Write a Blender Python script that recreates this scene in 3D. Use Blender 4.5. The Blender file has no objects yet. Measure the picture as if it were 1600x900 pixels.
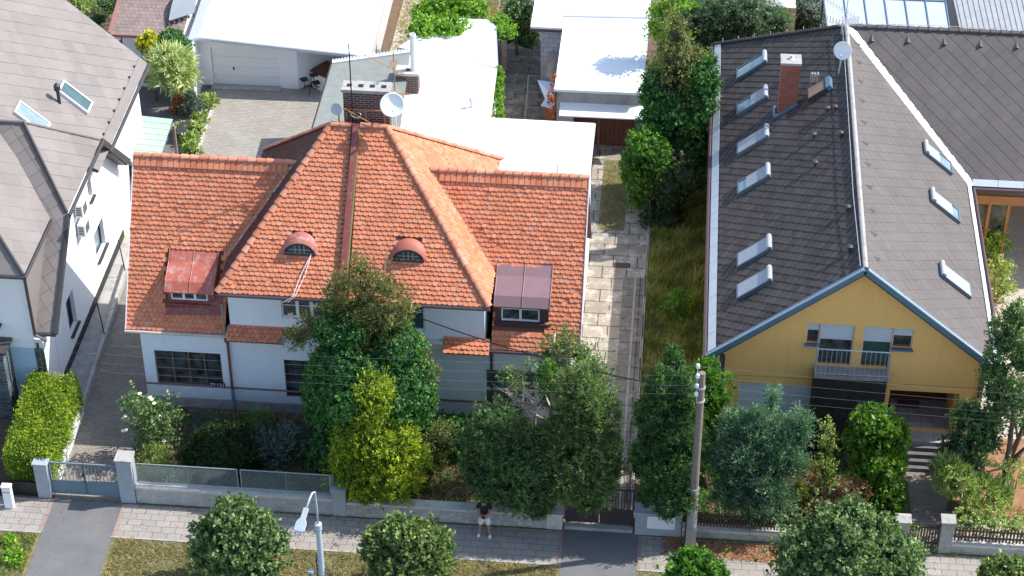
import bpy, bmesh, math, random
import numpy as np
from mathutils import Vector, Matrix

random.seed(7); RNG = np.random.default_rng(7)
sc = bpy.context.scene
COL = sc.collection
R = math.radians

# ------------------------------------------------------------------ camera
F = 3250.0; TH = R(37.0); PS = R(5.1); CAMH = 50.0
_hx, _hy = -math.sin(PS), math.cos(PS)
FWD = Vector((_hx*math.cos(TH), _hy*math.cos(TH), -math.sin(TH)))
RT = Vector((math.cos(PS), math.sin(PS), 0))
UP = Vector((_hx*math.sin(TH), _hy*math.sin(TH), math.cos(TH)))
CP = Vector((0, 0, CAMH))
cd = bpy.data.cameras.new('camera'); cam = bpy.data.objects.new('camera', cd); COL.objects.link(cam)
cd.sensor_width = 36; cd.lens = F/1600*36; cd.clip_end = 2000; cd.clip_start = 1
cam.matrix_world = Matrix.Translation(CP) @ Matrix((RT, UP, -FWD)).transposed().to_4x4()
sc.camera = cam

# ------------------------------------------------------------------ light
SUN_AZ = R(16)       # from +X towards +Y
SUN_EL = R(47.5)
w = bpy.data.worlds.new('World'); sc.world = w; w.use_nodes = True
nt = w.node_tree; bg = nt.nodes['Background']
sky = nt.nodes.new('ShaderNodeTexSky'); sky.sky_type = 'NISHITA'; sky.sun_disc = False
sky.sun_elevation = SUN_EL; sky.sun_rotation = math.pi/2 - SUN_AZ
nt.links.new(sky.outputs[0], bg.inputs[0]); bg.inputs[1].default_value = 0.15
sd = bpy.data.lights.new('sun', 'SUN'); sd.energy = 3.6; sd.angle = R(0.53); sd.color = (1, .955, .9)
so = bpy.data.objects.new('sun', sd); COL.objects.link(so); so.location = (40, 60, 80)
sdir = Vector((math.cos(SUN_EL)*math.cos(SUN_AZ), math.cos(SUN_EL)*math.sin(SUN_AZ), math.sin(SUN_EL)))
so.rotation_euler = sdir.to_track_quat('Z', 'Y').to_euler()
vs = sc.view_settings; vs.view_transform = 'Standard'; vs.look = 'None'; vs.gamma = 1; vs.exposure = 1.0
vs.use_curve_mapping = False

# ------------------------------------------------------------------ photo pixel -> point on a real plane
def ray(px, py): return FWD + RT*((px-800)/F) + UP*(-(py-450)/F)
def GZ(px, py, z=0.0):
    d = ray(px, py); return CP + d*((z-CAMH)/d.z)
def GY(px, py, y):
    d = ray(px, py); return CP + d*(y/d.y)
def GX(px, py, x):
    d = ray(px, py); return CP + d*(x/d.x)
def GP(px, py, a, b, c):
    a, b, c = Vector(a), Vector(b), Vector(c)
    n = (b-a).cross(c-a); d = ray(px, py); return CP + d*((a-CP).dot(n)/d.dot(n))
def ppm(p): return F/((Vector(p)-CP).dot(FWD))

# ------------------------------------------------------------------ materials
MATS = {}
def new_mat(name):
    m = bpy.data.materials.new(name); m.use_nodes = True
    N = m.node_tree.nodes; L = m.node_tree.links
    return m, N, L, N['Principled BSDF']
def wpos(N, L, mode='xyz', scale=1.0, rot=0.0):
    g = N.new('ShaderNodeNewGeometry')
    if mode == 'xyz': src = g.outputs['Position']
    else:
        s = N.new('ShaderNodeSeparateXYZ'); c = N.new('ShaderNodeCombineXYZ'); L.new(g.outputs['Position'], s.inputs[0])
        L.new(s.outputs[{'x': 0, 'y': 1, 'z': 2}[mode[0]]], c.inputs[0]); L.new(s.outputs[{'x': 0, 'y': 1, 'z': 2}[mode[1]]], c.inputs[1])
        src = c.outputs[0]
    mp = N.new('ShaderNodeMapping'); L.new(src, mp.inputs[0]); mp.inputs['Scale'].default_value = (scale,)*3
    mp.inputs['Rotation'].default_value = (0, 0, rot)
    return mp.outputs[0]
def noise(N, L, vec, scale, detail=6, rough=.6):
    n = N.new('ShaderNodeTexNoise'); n.inputs['Scale'].default_value = scale; n.inputs['Detail'].default_value = detail
    n.inputs['Roughness'].default_value = rough
    if vec is not None: L.new(vec, n.inputs['Vector'])
    return n.outputs['Fac']
def ramp(N, L, fac, stops):
    r = N.new('ShaderNodeValToRGB'); L.new(fac, r.inputs[0])
    e = r.color_ramp.elements
    while len(e) < len(stops): e.new(.5)
    for i, (p, c) in enumerate(stops):
        e[i].position = p; e[i].color = (*c, 1) if len(c) == 3 else c
    return r.outputs[0]
def mix(N, L, fac, a, b, mode='MIX'):
    m = N.new('ShaderNodeMix'); m.data_type = 'RGBA'; m.blend_type = mode
    def put(sock, v):
        if isinstance(v, bpy.types.NodeSocket): L.new(v, sock)
        else: sock.default_value = (*v, 1) if not isinstance(v, (int, float)) else v
    if isinstance(fac, bpy.types.NodeSocket): L.new(fac, m.inputs[0])
    else: m.inputs[0].default_value = fac
    put(m.inputs[6], a); put(m.inputs[7], b); return m.outputs[2]
def bump(N, L, h, dist, P, strength=.6):
    b = N.new('ShaderNodeBump'); b.inputs['Strength'].default_value = strength; b.inputs['Distance'].default_value = dist
    L.new(h, b.inputs['Height']); L.new(b.outputs[0], P.inputs['Normal'])
def plain(name, col, rough=.7, var=.18, dirt=None, nscale=1.2, bmp=.004, metal=0, fine=25, spec=.5):
    """a real surface: base colour, large soft variation, fine grain, optional dirt patches"""
    if name in MATS: return MATS[name]
    m, N, L, P = new_mat(name); v = wpos(N, L)
    a = noise(N, L, v, nscale, 8); b = noise(N, L, v, fine, 4)
    lo = tuple(c*(1-var) for c in col); hi = tuple(min(1, c*(1+var*.7)) for c in col)
    c = ramp(N, L, a, [(.3, lo), (.7, hi)])
    c = mix(N, L, .35, c, ramp(N, L, b, [(.3, lo), (.7, hi)]))
    if dirt:
        d = noise(N, L, v, nscale*2.3, 10, .75)
        f = ramp(N, L, d, [(.5, (0, 0, 0)), (.68, (.8,)*3)])
        c = mix(N, L, f, c, dirt)
    L.new(c, P.inputs['Base Color']); P.inputs['Roughness'].default_value = rough
    P.inputs['Metallic'].default_value = metal; P.inputs['Specular IOR Level'].default_value = spec
    bump(N, L, b, bmp, P); MATS[name] = m; return m
def island(name, cols, rough=.8, stain=None, streak=(.8, .35), bmp=.004, spec=.3):
    """one colour per tile (random per mesh island), weathering on top"""
    m, N, L, P = new_mat(name); v = wpos(N, L)
    g = N.new('ShaderNodeNewGeometry'); n = len(cols)
    c = ramp(N, L, g.outputs['Random Per Island'], [(i/max(1, n-1), cols[i]) for i in range(n)])
    a = noise(N, L, v, streak[0], 8, .65)
    c = mix(N, L, streak[1], c, ramp(N, L, a, [(.3, (.55, .55, .55)), (.7, (1.0, 1.0, 1.0))]), 'MULTIPLY')
    if stain:
        s = noise(N, L, v, 3.2, 12, .8)
        c = mix(N, L, ramp(N, L, s, [(.56, (0, 0, 0)), (.72, (.75,)*3)]), c, stain)
    b = noise(N, L, v, 30, 4)
    L.new(c, P.inputs['Base Color']); P.inputs['Roughness'].default_value = rough; P.inputs['Specular IOR Level'].default_value = spec
    bump(N, L, b, bmp, P); MATS[name] = m; return m
def bricks(name, mode, bw, bh, cols, mortar, ms=.012, rough=.85, rot=0, var=.5, dirt=None, off=.5, bd=.008):
    m, N, L, P = new_mat(name); v = wpos(N, L, mode, 1.0, rot)
    t = N.new('ShaderNodeTexBrick'); L.new(v, t.inputs['Vector']); t.inputs['Scale'].default_value = 1
    t.inputs['Brick Width'].default_value = bw; t.inputs['Row Height'].default_value = bh
    t.inputs['Mortar Size'].default_value = ms; t.inputs['Color1'].default_value = (*cols[0], 1); t.inputs['Color2'].default_value = (*cols[1], 1)
    t.inputs['Mortar'].default_value = (*mortar, 1); t.offset = off; t.inputs['Mortar Smooth'].default_value = .3
    w3 = wpos(N, L); a = noise(N, L, w3, .9, 10, .7); b = noise(N, L, w3, 22, 5)
    c = mix(N, L, var, t.outputs['Color'], ramp(N, L, a, [(.3, (.5, .5, .5)), (.65, (1.05, 1.05, 1.05))]), 'MULTIPLY')
    c = mix(N, L, .35, c, ramp(N, L, b, [(.3, (.6, .6, .6)), (.7, (1.15, 1.15, 1.15))]), 'MULTIPLY')
    if dirt:
        d = noise(N, L, w3, 1.9, 12, .75)
        c = mix(N, L, ramp(N, L, d, [(.5, (0, 0, 0)), (.62, (.8,)*3)]), c, dirt)
    L.new(c, P.inputs['Base Color']); P.inputs['Roughness'].default_value = rough
    inv = N.new('ShaderNodeMath'); inv.operation = 'MULTIPLY_ADD'; L.new(t.outputs['Fac'], inv.inputs[0]); inv.inputs[1].default_value = -1
    L.new(b, inv.inputs[2]); bump(N, L, inv.outputs[0], bd, P); MATS[name] = m; return m
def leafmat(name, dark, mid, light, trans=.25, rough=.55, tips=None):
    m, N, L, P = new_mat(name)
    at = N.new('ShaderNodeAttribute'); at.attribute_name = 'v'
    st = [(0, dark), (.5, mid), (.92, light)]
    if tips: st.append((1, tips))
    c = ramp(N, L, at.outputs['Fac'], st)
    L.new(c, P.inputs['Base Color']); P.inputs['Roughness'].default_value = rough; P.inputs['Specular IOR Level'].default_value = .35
    t = N.new('ShaderNodeBsdfTranslucent'); L.new(mix(N, L, 1.0, c, (1.5, 1.6, .7), 'MULTIPLY'), t.inputs[0])
    s = N.new('ShaderNodeMixShader'); s.inputs[0].default_value = trans
    L.new(P.outputs[0], s.inputs[1]); L.new(t.outputs[0], s.inputs[2]); L.new(s.outputs[0], N['Material Output'].inputs[0])
    MATS[name] = m; return m
def glassmat(name, col, rough=.08, var=.5):
    m, N, L, P = new_mat(name); v = wpos(N, L); a = noise(N, L, v, 2.3, 3)
    L.new(ramp(N, L, a, [(.35, tuple(c*(1-var) for c in col)), (.65, col)]), P.inputs['Base Color'])
    P.inputs['Roughness'].default_value = rough; P.inputs['Specular IOR Level'].default_value = .8
    MATS[name] = m; return m

# ------------------------------------------------------------------ mesh builder
class MB:
    def __init__(s): s.v = []; s.f = []; s.m = []; s.mi = 0
    def add(s, vs, fs):
        b = len(s.v); s.v += [tuple(p) for p in vs]; s.f += [tuple(b+i for i in f) for f in fs]; s.m += [s.mi]*len(fs); return s
    def box(s, x0, y0, z0, x1, y1, z1):
        x0, x1 = sorted((x0, x1)); y0, y1 = sorted((y0, y1)); z0, z1 = sorted((z0, z1))
        return s.add([(x0, y0, z0), (x1, y0, z0), (x1, y1, z0), (x0, y1, z0), (x0, y0, z1), (x1, y0, z1), (x1, y1, z1), (x0, y1, z1)],
                     [(0, 3, 2, 1), (4, 5, 6, 7), (0, 1, 5, 4), (1, 2, 6, 5), (2, 3, 7, 6), (3, 0, 4, 7)])
    def prism(s, pts, ext):
        """polygon extruded by a vector"""
        n = len(pts); e = Vector(ext); P = [Vector(p) for p in pts]
        return s.add(P+[p+e for p in P], [tuple(range(n))[::-1], tuple(range(n, 2*n))]+[(i, (i+1) % n, n+(i+1) % n, n+i) for i in range(n)])
    def poly(s, pts): return s.add(pts, [tuple(range(len(pts)))])
    def obox(s, c, ax, ay, az):
        """box centred at c with half-axis vectors"""
        c, ax, ay, az = map(Vector, (c, ax, ay, az))
        V = [c+ax*i+ay*j+az*k for k in (-1, 1) for j in (-1, 1) for i in (-1, 1)]
        return s.add(V, [(0, 2, 3, 1), (4, 5, 7, 6), (0, 1, 5, 4), (1, 3, 7, 5), (3, 2, 6, 7), (2, 0, 4, 6)])
    def beam(s, a, b, w, h, up=(0, 0, 1)):
        a, b = Vector(a), Vector(b); d = (b-a); l = d.length; d.normalize(); r = d.cross(Vector(up))
        if r.length < 1e-4: r = d.cross(Vector((0, 1, 0)))
        r.normalize(); u = r.cross(d).normalized()
        return s.obox((a+b)/2, d*l/2, r*w/2, u*h/2)
    def tube(s, pts, r, n=8, cap=True):
        P = [Vector(p) for p in pts]; rs = r if isinstance(r, (list, tuple)) else [r]*len(P)
        V = []; Fs = []; prev = None
        for i, p in enumerate(P):
            d = (P[min(i+1, len(P)-1)]-P[max(i-1, 0)]).normalized()
            a = prev if prev is not None and abs(prev.dot(d)) < .95 else (Vector((0, 0, 1)) if abs(d.z) < .9 else Vector((1, 0, 0)))
            x = (a-d*a.dot(d)).normalized(); prev = x; y = d.cross(x)
            V += [p+(x*math.cos(2*math.pi*k/n)+y*math.sin(2*math.pi*k/n))*rs[i] for k in range(n)]
        for i in range(len(P)-1):
            for k in range(n): Fs.append((i*n+k, i*n+(k+1) % n, (i+1)*n+(k+1) % n, (i+1)*n+k))
        if cap: Fs.append(tuple(range(n))[::-1]); Fs.append(tuple(range((len(P)-1)*n, len(P)*n)))
        return s.add(V, Fs)
    def lathe(s, c, prof, n=16, axis=(0, 0, 1)):
        """profile of (radius, height) along an axis"""
        c = Vector(c); q = Vector((0, 0, 1)).rotation_difference(Vector(axis).normalized()); V = []; Fs = []
        for r, h in prof:
            for k in range(n):
                t = 2*math.pi*k/n; V.append(c+q @ Vector((r*math.cos(t), r*math.sin(t), h)))
        for i in range(len(prof)-1):
            for k in range(n): Fs.append((i*n+k, i*n+(k+1) % n, (i+1)*n+(k+1) % n, (i+1)*n+k))
        Fs.append(tuple(range(n))[::-1]); Fs.append(tuple(range((len(prof)-1)*n, len(prof)*n)))
        return s.add(V, Fs)
    def build(s, name, mat, parent=None, smooth=False, label=None, bevel=0):
        if parent is not None: o0 = world_loc(parent)
        else:
            A = np.array([tuple(p) for p in s.v]); o0 = Vector(((A[:, 0].min()+A[:, 0].max())/2, (A[:, 1].min()+A[:, 1].max())/2, A[:, 2].min()))
        me = bpy.data.meshes.new(name); me.from_pydata([tuple(Vector(p)-o0) for p in s.v], [], s.f)
        for mm in (mat if isinstance(mat, (list, tuple)) else [mat]): me.materials.append(mm)
        if isinstance(mat, (list, tuple)): me.polygons.foreach_set('material_index', s.m)
        if smooth: me.polygons.foreach_set('use_smooth', [True]*len(me.polygons))
        me.update(); o = bpy.data.objects.new(name, me); COL.objects.link(o)
        if parent is not None: o.parent = parent
        else: o.location = o0
        if bevel:
            b = o.modifiers.new('bevel', 'BEVEL'); b.width = bevel; b.segments = 2; b.limit_method = 'ANGLE'
        if label: o['label'] = label
        return o
def world_loc(o):
    l = Vector(o.location)
    while o.parent: o = o.parent; l += Vector(o.location)
    return l
def tag(o, label, cat, group=None):
    o['label'] = label; o['category'] = cat
    if group: o['group'] = group
    return o
def thing(name, label, cat, loc, group=None):
    o = bpy.data.objects.new(name, None); COL.objects.link(o); o.location = loc; o.empty_display_size = .2
    return tag(o, label, cat, group)
def struct(o): o['kind'] = 'structure'; return o
def stuff(o, label=None, cat=None):
    o['kind'] = 'stuff'
    if label: o['label'] = label; o['category'] = cat
    return o
def copy_tree(o, loc=None, rz=None, parent=None):
    c = o.copy(); COL.objects.link(c); c.parent = parent
    if loc is not None: c.location = loc
    if rz is not None: c.rotation_euler = (0, 0, rz)
    for ch in list(o.children): copy_tree(ch, parent=c)
    return c

def raw_mesh(name, V, Fq, mat, parent=None, attr=None, smooth=False):
    """fast path for numpy arrays of quads"""
    V = np.asarray(V, dtype=np.float32); Fq = np.asarray(Fq, dtype=np.int32)
    o0 = np.array(world_loc(parent)) if parent is not None else np.array([(V[:, 0].min()+V[:, 0].max())/2, (V[:, 1].min()+V[:, 1].max())/2, V[:, 2].min()])
    me = bpy.data.meshes.new(name); me.vertices.add(len(V)); me.vertices.foreach_set('co', (V-o0).astype(np.float32).ravel())
    k = Fq.shape[1]; me.loops.add(Fq.size); me.loops.foreach_set('vertex_index', Fq.ravel())
    me.polygons.add(len(Fq)); me.polygons.foreach_set('loop_start', np.arange(len(Fq), dtype=np.int32)*k)
    me.polygons.foreach_set('loop_total', np.full(len(Fq), k, dtype=np.int32))
    if smooth: me.polygons.foreach_set('use_smooth', np.ones(len(Fq), dtype=bool))
    me.update(); me.validate()
    if attr is not None:
        a = me.attributes.new('v', 'FLOAT', 'POINT'); a.data.foreach_set('value', np.asarray(attr, dtype=np.float32))
    me.materials.append(mat); o = bpy.data.objects.new(name, me); COL.objects.link(o)
    if parent is not None: o.parent = parent
    else: o.location = o0
    return o

# ------------------------------------------------------------------ tiled roof planes
def clip2(pts, a, b):
    """Sutherland-Hodgman keep left of a->b"""
    out = []; ex, ey = b[0]-a[0], b[1]-a[1]
    def sd(p): return ex*(p[1]-a[1])-ey*(p[0]-a[0])
    for i in range(len(pts)):
        p, q = pts[i], pts[(i+1) % len(pts)]; sp, sq = sd(p), sd(q)
        if sp >= 0: out.append(p)
        if (sp > 0 and sq < 0) or (sp < 0 and sq > 0):
            t = sp/(sp-sq); out.append(tuple(p[k]+(q[k]-p[k])*t for k in range(2)))
    return out
def frame3(pts):
    P = [Vector(p) for p in pts]; n = Vector((0, 0, 0))
    for i in range(len(P)): n += P[i].cross(P[(i+1) % len(P)])
    n.normalize()
    if n.z < 0: n = -n
    u = Vector((0, 0, 1)).cross(n)
    if u.length < 1e-3: u = Vector((1, 0, 0))
    u.normalize(); v = n.cross(u).normalized()      # v runs up the slope
    return P[0], u, v, n
def tile_plane(mb, pts, w, h, shape='square', rot=0.0, lift=.02, th=.014, slab=.10, jit=.0, gap=.004, holes=(), org=None):
    """overlapping tiles as real little slabs; holes = convex 3D polygons left free; convex outline"""
    o, u, v, n = frame3(pts); c, s = math.cos(rot), math.sin(rot)
    if org is not None: o = Vector(org)
    U, Vv = u*c+v*s, v*c-u*s
    P2 = [((Vector(p)-o).dot(U), (Vector(p)-o).dot(Vv)) for p in pts]
    ar = sum(P2[i][0]*P2[(i+1) % len(P2)][1]-P2[(i+1) % len(P2)][0]*P2[i][1] for i in range(len(P2)))
    if ar < 0: P2 = P2[::-1]
    H2 = []
    for hp in holes:
        H2.append([((Vector(p)-o).dot(U), (Vector(p)-o).dot(Vv)) for p in hp])
    x0, x1 = min(p[0] for p in P2), max(p[0] for p in P2); y0, y1 = min(p[1] for p in P2), max(p[1] for p in P2)
    x0 = math.floor(x0/w)*w; y0 = math.floor(y0/h)*h
    rows = int((y1-y0)/h)+2; colsn = int((x1-x0)/w)+3
    for r in range(rows):
        yb = y0+(r)*h
        for k in range(-1, colsn):
            xb = x0+(k+(.5 if r % 2 else 0)*(shape != 'square'))*w
            j = (random.random()-.5)*jit; a, b = xb+gap, xb+w-gap; yt = yb+h*1.12; y_ = yb+j
            if shape == 'beaver': base = [(a, yt), (a, y_+h*.20), (a+.22*w, y_+h*.05), (xb+w/2, y_), (b-.22*w, y_+h*.05), (b, y_+h*.20), (b, yt)]
            else: base = [(a, yt), (a, y_), (b, y_), (b, yt)]
            poly = base
            for i in range(len(P2)):
                poly = clip2(poly, P2[i], P2[(i+1) % len(P2)])
                if len(poly) < 3: break
            if len(poly) < 3: continue
            cx, cy = xb+w/2, yb+h/2
            bad = False
            for hp in H2:
                sg = [((hp[(i+1) % len(hp)][0]-hp[i][0])*(cy-hp[i][1])-(hp[(i+1) % len(hp)][1]-hp[i][1])*(cx-hp[i][0])) for i in range(len(hp))]
                if all(q >= 0 for q in sg) or all(q <= 0 for q in sg): bad = True; break
            if bad: continue
            j_ = 0; lf = lift*(1+(random.random()-.5)*(.35 if shape != 'beaver' or random.random() > .04 else 2.2)); tl = (random.random()-.5)*.006
            top = [o+U*q[0]+Vv*q[1]+n*(th+lf*(1-(q[1]-yb)/(h*1.12))+tl*(q[0]-cx)/w) for q in poly]
            bot = [p-n*(th+lf*.6) for p in top]; m = len(poly)
            mb.add(top+bot, [tuple(range(m))]+[(i, m+i, m+(i+1) % m, (i+1) % m) for i in range(m)])
    return n
def roof_slab(mb, pts, t=.12):
    o, u, v, n = frame3(pts); P = [Vector(p)-n*(t+.012) for p in pts]; mb.prism(P, n*t)
def ridge_caps(mb, a, b, r=.11, step=.33, tilt=.02):
    a, b = Vector(a), Vector(b); d = b-a; L_ = d.length; d.normalize(); n = max(1, int(L_/step)); st = L_/n
    side = d.cross(Vector((0, 0, 1))).normalized(); up = side.cross(d).normalized(); K = 7
    for i in range(n):
        p, q = a+d*(i*st), a+d*((i+1)*st+.03); ra, rb = r*1.25, r*.86; V = []
        for (c0, rr) in ((p, ra), (q, rb)):
            for k in range(K):
                t = math.pi*k/(K-1); V.append(c0+side*math.cos(t)*rr+up*(math.sin(t)*rr*.8+.0))
        Fs = [(k, k+1, K+k+1, K+k) for k in range(K-1)]+[tuple(range(K))[::-1], tuple(range(K, 2*K))]
        mb.add(V, Fs)
def gutter(mb, a, b, r=.075):
    mb.tube([a, b], r, 8)

# wall plane with rectangular openings; U = direction along the wall, outward = N
def wall(mb, o, U, L_, H, holes, depth, inward, clips=()):
    o, U, IN = Vector(o), Vector(U).normalized(), Vector(inward).normalized()
    xs = sorted({0, L_, *[h[0] for h in holes], *[h[1] for h in holes]}); zs = sorted({0, H, *[h[2] for h in holes], *[h[3] for h in holes]})
    Z = Vector((0, 0, 1))
    for i in range(len(xs)-1):
        for j in range(len(zs)-1):
            cx, cz = (xs[i]+xs[i+1])/2, (zs[j]+zs[j+1])/2
            if any(h[0] < cx < h[1] and h[2] < cz < h[3] for h in holes): continue
            poly = [(xs[i], zs[j]), (xs[i+1], zs[j]), (xs[i+1], zs[j+1]), (xs[i], zs[j+1])]
            for (a, b) in clips:
                poly = clip2(poly, a, b)
                if len(poly) < 3: break
            if len(poly) >= 3: mb.poly([o+U*p[0]+Z*p[1] for p in poly])
    for h in holes:
        c = [o+U*h[0]+Z*h[2], o+U*h[1]+Z*h[2], o+U*h[1]+Z*h[3], o+U*h[0]+Z*h[3]]
        for k in range(4): mb.poly([c[k], c[(k+1) % 4], c[(k+1) % 4]+IN*depth, c[k]+IN*depth])
def window(parent, o, U, IN, h, depth, cols=2, transom=None, fm=None, gm=None, fw=.055, mull=.045, sill=None, name='window', label=None, bars=()):
    """frame + panes in an opening h=(x0,x1,z0,z1) of a wall starting at o"""
    o, U, IN = Vector(o), Vector(U).normalized(), Vector(IN).normalized(); Z = Vector((0, 0, 1))
    x0, x1, z0, z1 = h; D = IN*(depth-.07)
    f = MB()
    def bar(xa, xb, za, zb, dd=0.0, t=.03):
        c = o+U*(xa+xb)/2+Z*(za+zb)/2+D+IN*dd; f.obox(c, U*(xb-xa)/2, IN*t, Z*(zb-za)/2)
    e = .004
    bar(x0+e, x1-e, z0+e, z0+fw); bar(x0+e, x1-e, z1-fw, z1-e); bar(x0+e, x0+fw, z0+fw, z1-fw); bar(x1-fw, x1-e, z0+fw, z1-fw)
    ps = [x0+fw+(x1-x0-2*fw)*i/cols for i in range(cols+1)] if isinstance(cols, int) else [x0+(x1-x0)*c for c in cols]
    for p in ps[1:-1]: bar(p-mull, p+mull, z0+fw, z1-fw, -.003)
    if transom: 
        zt = z0+(z1-z0)*transom; bar(x0+fw, x1-fw, zt-.022, zt+.022, .006, .02)
    for bz in bars:
        zt = z0+(z1-z0)*bz; bar(x0+fw, x1-fw, zt-.012, zt+.012, .009, .012)
    fo = f.build(name, fm, parent, label=label)
    g = MB(); c = o+U*(x0+x1)/2+Z*(z0+z1)/2+IN*(depth-.03); g.obox(c, U*(x1-x0)/2*.99, IN*.005, Z*(z1-z0)/2*.99); g.build('pane', gm, fo)
    if sill:
        s = MB(); c = o+U*(x0+x1)/2+Z*(z0-.02)-IN*.06; s.obox(c, U*((x1-x0)/2+.05), IN*(.09), Z*.02); s.build('sill', sill, fo)
    return fo

# ------------------------------------------------------------------ foliage
def unit(v): return v/np.maximum(1e-6, np.linalg.norm(v, axis=-1, keepdims=True))
def foliage(name, lobes, dens, leaf, mat, parent=None, tuft=.18, per=9, up=.35, spread=.9, droop=0.0, rough=.13, fill=.82, down=-.5, vshift=0.0, out=.1, fold=.0, seed=None, freq=3.0, sub=0, ssc=.36, ssz=1.2):
    """lobes: (cx,cy,cz,rx,ry,rz); dens tufts per m2; leaf=(length,width)"""
    g = np.random.default_rng(seed if seed is not None else RNG.integers(1e9))
    Vs, Fs, As = [], [], []; base = 0; nbase = len(lobes); lobes = [tuple(l) for l in lobes]; lv = [0.0]*nbase
    if sub: lobes = [(*l[:3], l[3]*.88, l[4]*.88, l[5]*.90) for l in lobes]
    for l in list(lobes[:nbase]):
        for _ in range(sub):
            d = unit(g.normal(size=3)+np.array([0, -.35, .35])); k_ = g.uniform(.75, 1.25)*ssc
            mr = (l[3]+l[4]+l[5])/3
            lobes.append((l[0]+d[0]*l[3]*.88, l[1]+d[1]*l[4]*.88, l[2]+d[2]*l[5]*.88, mr*k_, mr*k_, mr*k_*ssz*g.uniform(.8, 1.25))); lv.append(g.uniform(-.16, .2))
    C3 = np.array([l[:3] for l in lobes]); R3 = np.array([l[3:6] for l in lobes])
    for li, (cx, cy, cz, rx, ry, rz) in enumerate(lobes):
        area = 4*math.pi*((((rx*ry)**1.6+(rx*rz)**1.6+(ry*rz)**1.6)/3)**(1/1.6)); n = int(area*dens)+4
        d = unit(g.normal(size=(n, 3))); d = d[d[:, 2] > down]; n = len(d)
        ph = g.uniform(0, 6.28, 6); k1 = g.normal(size=(3, 3))*freq; 
        def lump(d): return 1-.4*rough+.75*rough*(np.sin(d@k1[0]+ph[0])*np.sin(d@k1[1]+ph[1])+.7*np.sin(2.3*(d@k1[2])+ph[2]))
        rr = lump(d)*(1+g.normal(size=n)*out*.5)-np.abs(g.normal(size=n))*out*.6
        r3 = np.array([rx, ry, rz]); p = np.array([cx, cy, cz])+d*r3*rr[:, None]
        # drop tufts buried inside other lobes
        keep = np.ones(n, bool)
        for lj in range(len(lobes)):
            if lj == li: continue
            q = (p-C3[lj])/R3[lj]; keep &= (np.sum(q*q, axis=1) > .62)
        p, d = p[keep], d[keep]; n = len(p)
        if n:
            nrm = unit(d/r3); ax = unit(nrm+np.array([0, 0, up])+g.normal(size=(n, 3))*.35)
            tv = g.uniform(0, 1, n)
            P = np.repeat(p, per, 0); AX = np.repeat(ax, per, 0); NR = np.repeat(nrm, per, 0); TV = np.repeat(tv, per)
            m = len(P); t = g.uniform(0, 1, m)
            P = P+AX*(t*tuft*1.6)[:, None]+g.normal(size=(m, 3))*tuft*.45*(1-.5*t[:, None])
            ld = unit(AX+g.normal(size=(m, 3))*spread+np.array([0, 0, -droop])); wd = unit(np.cross(ld, NR+g.normal(size=(m, 3))*.6))
            ll = leaf[0]*g.uniform(.6, 1.3, m)[:, None]; lw = leaf[1]*g.uniform(.6, 1.25, m)[:, None]
            nn = np.cross(ld, wd)*lw*fold
            a = P; b = P+ld*ll*.45+wd*lw+nn; c = P+ld*ll; e = P+ld*ll*.45-wd*lw+nn
            Vq = np.stack([a, b, c, e], 1).reshape(-1, 3); Vs.append(Vq)
            Fs.append(np.arange(m*4).reshape(-1, 4)+base); base += m*4
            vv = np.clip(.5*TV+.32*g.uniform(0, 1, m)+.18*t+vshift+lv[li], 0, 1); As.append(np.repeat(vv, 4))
        if fill > 0 and li < nbase:
            nu, nv = 22, 14; th = np.linspace(0, 2*np.pi, nu, endpoint=False); fi = np.linspace(.02, np.pi-.02, nv)
            T, Fi = np.meshgrid(th, fi); dd = np.stack([np.sin(Fi)*np.cos(T), np.sin(Fi)*np.sin(T), np.cos(Fi)], -1).reshape(-1, 3)
            rr = lump(dd)*fill*(1+g.normal(size=len(dd))*.06); Vb = np.array([cx, cy, cz])+dd*r3*rr[:, None]
            q = []
            for i in range(nv-1):
                for j in range(nu): q.append((i*nu+j, (i+1)*nu+j, (i+1)*nu+(j+1) % nu, i*nu+(j+1) % nu))
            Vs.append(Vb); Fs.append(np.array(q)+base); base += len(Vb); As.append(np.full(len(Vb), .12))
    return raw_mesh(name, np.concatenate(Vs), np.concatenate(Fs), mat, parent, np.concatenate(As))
def lobe(px, py, Y, rx, rv=None, ry=None, zmin=None):
    """ellipsoid whose outline in the photograph is rx (half width) by rv (half height) pixels, centred at depth Y"""
    c = GY(px, py, Y); k = ppm(c); a = rx/k; b = (ry/k if ry else a); rv = rv or rx
    rz = math.sqrt(max((rv/k)**2-(b*.6)**2, (.45*a)**2))/.8
    return (c.x, c.y, c.z, a, b, rz)
def trunk_mb(base, top, r0, r1, wob=.08, limbs=0, rl=.4, seed=1, spread=1.0):
    g = random.Random(seed); mb = MB(); b, t = Vector(base), Vector(top); n = 7
    pts = [b.lerp(t, i/(n-1))+Vector((g.uniform(-wob, wob), g.uniform(-wob, wob), 0))*(0 if i == 0 else 1) for i in range(n)]
    mb.tube(pts, [r0*(1.35 if i == 0 else 1)+(r1-r0)*i/(n-1) for i in range(n)], 9)
    for k in range(limbs):
        i = g.uniform(.3, .95); p = b.lerp(t, i); a = g.uniform(0, 6.28); l = (t-b).length*rl*g.uniform(.6, 1.1)
        q = p+Vector((math.cos(a)*spread, math.sin(a)*spread, .7))*l*.6; q2 = q+Vector((math.cos(a+.5)*spread, math.sin(a+.5)*spread, .9))*l*.4
        rr = r0*(1-i)*.5+r1*.6; mb.tube([p, q, q2], [rr, rr*.6, rr*.3], 6)
    return mb
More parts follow.
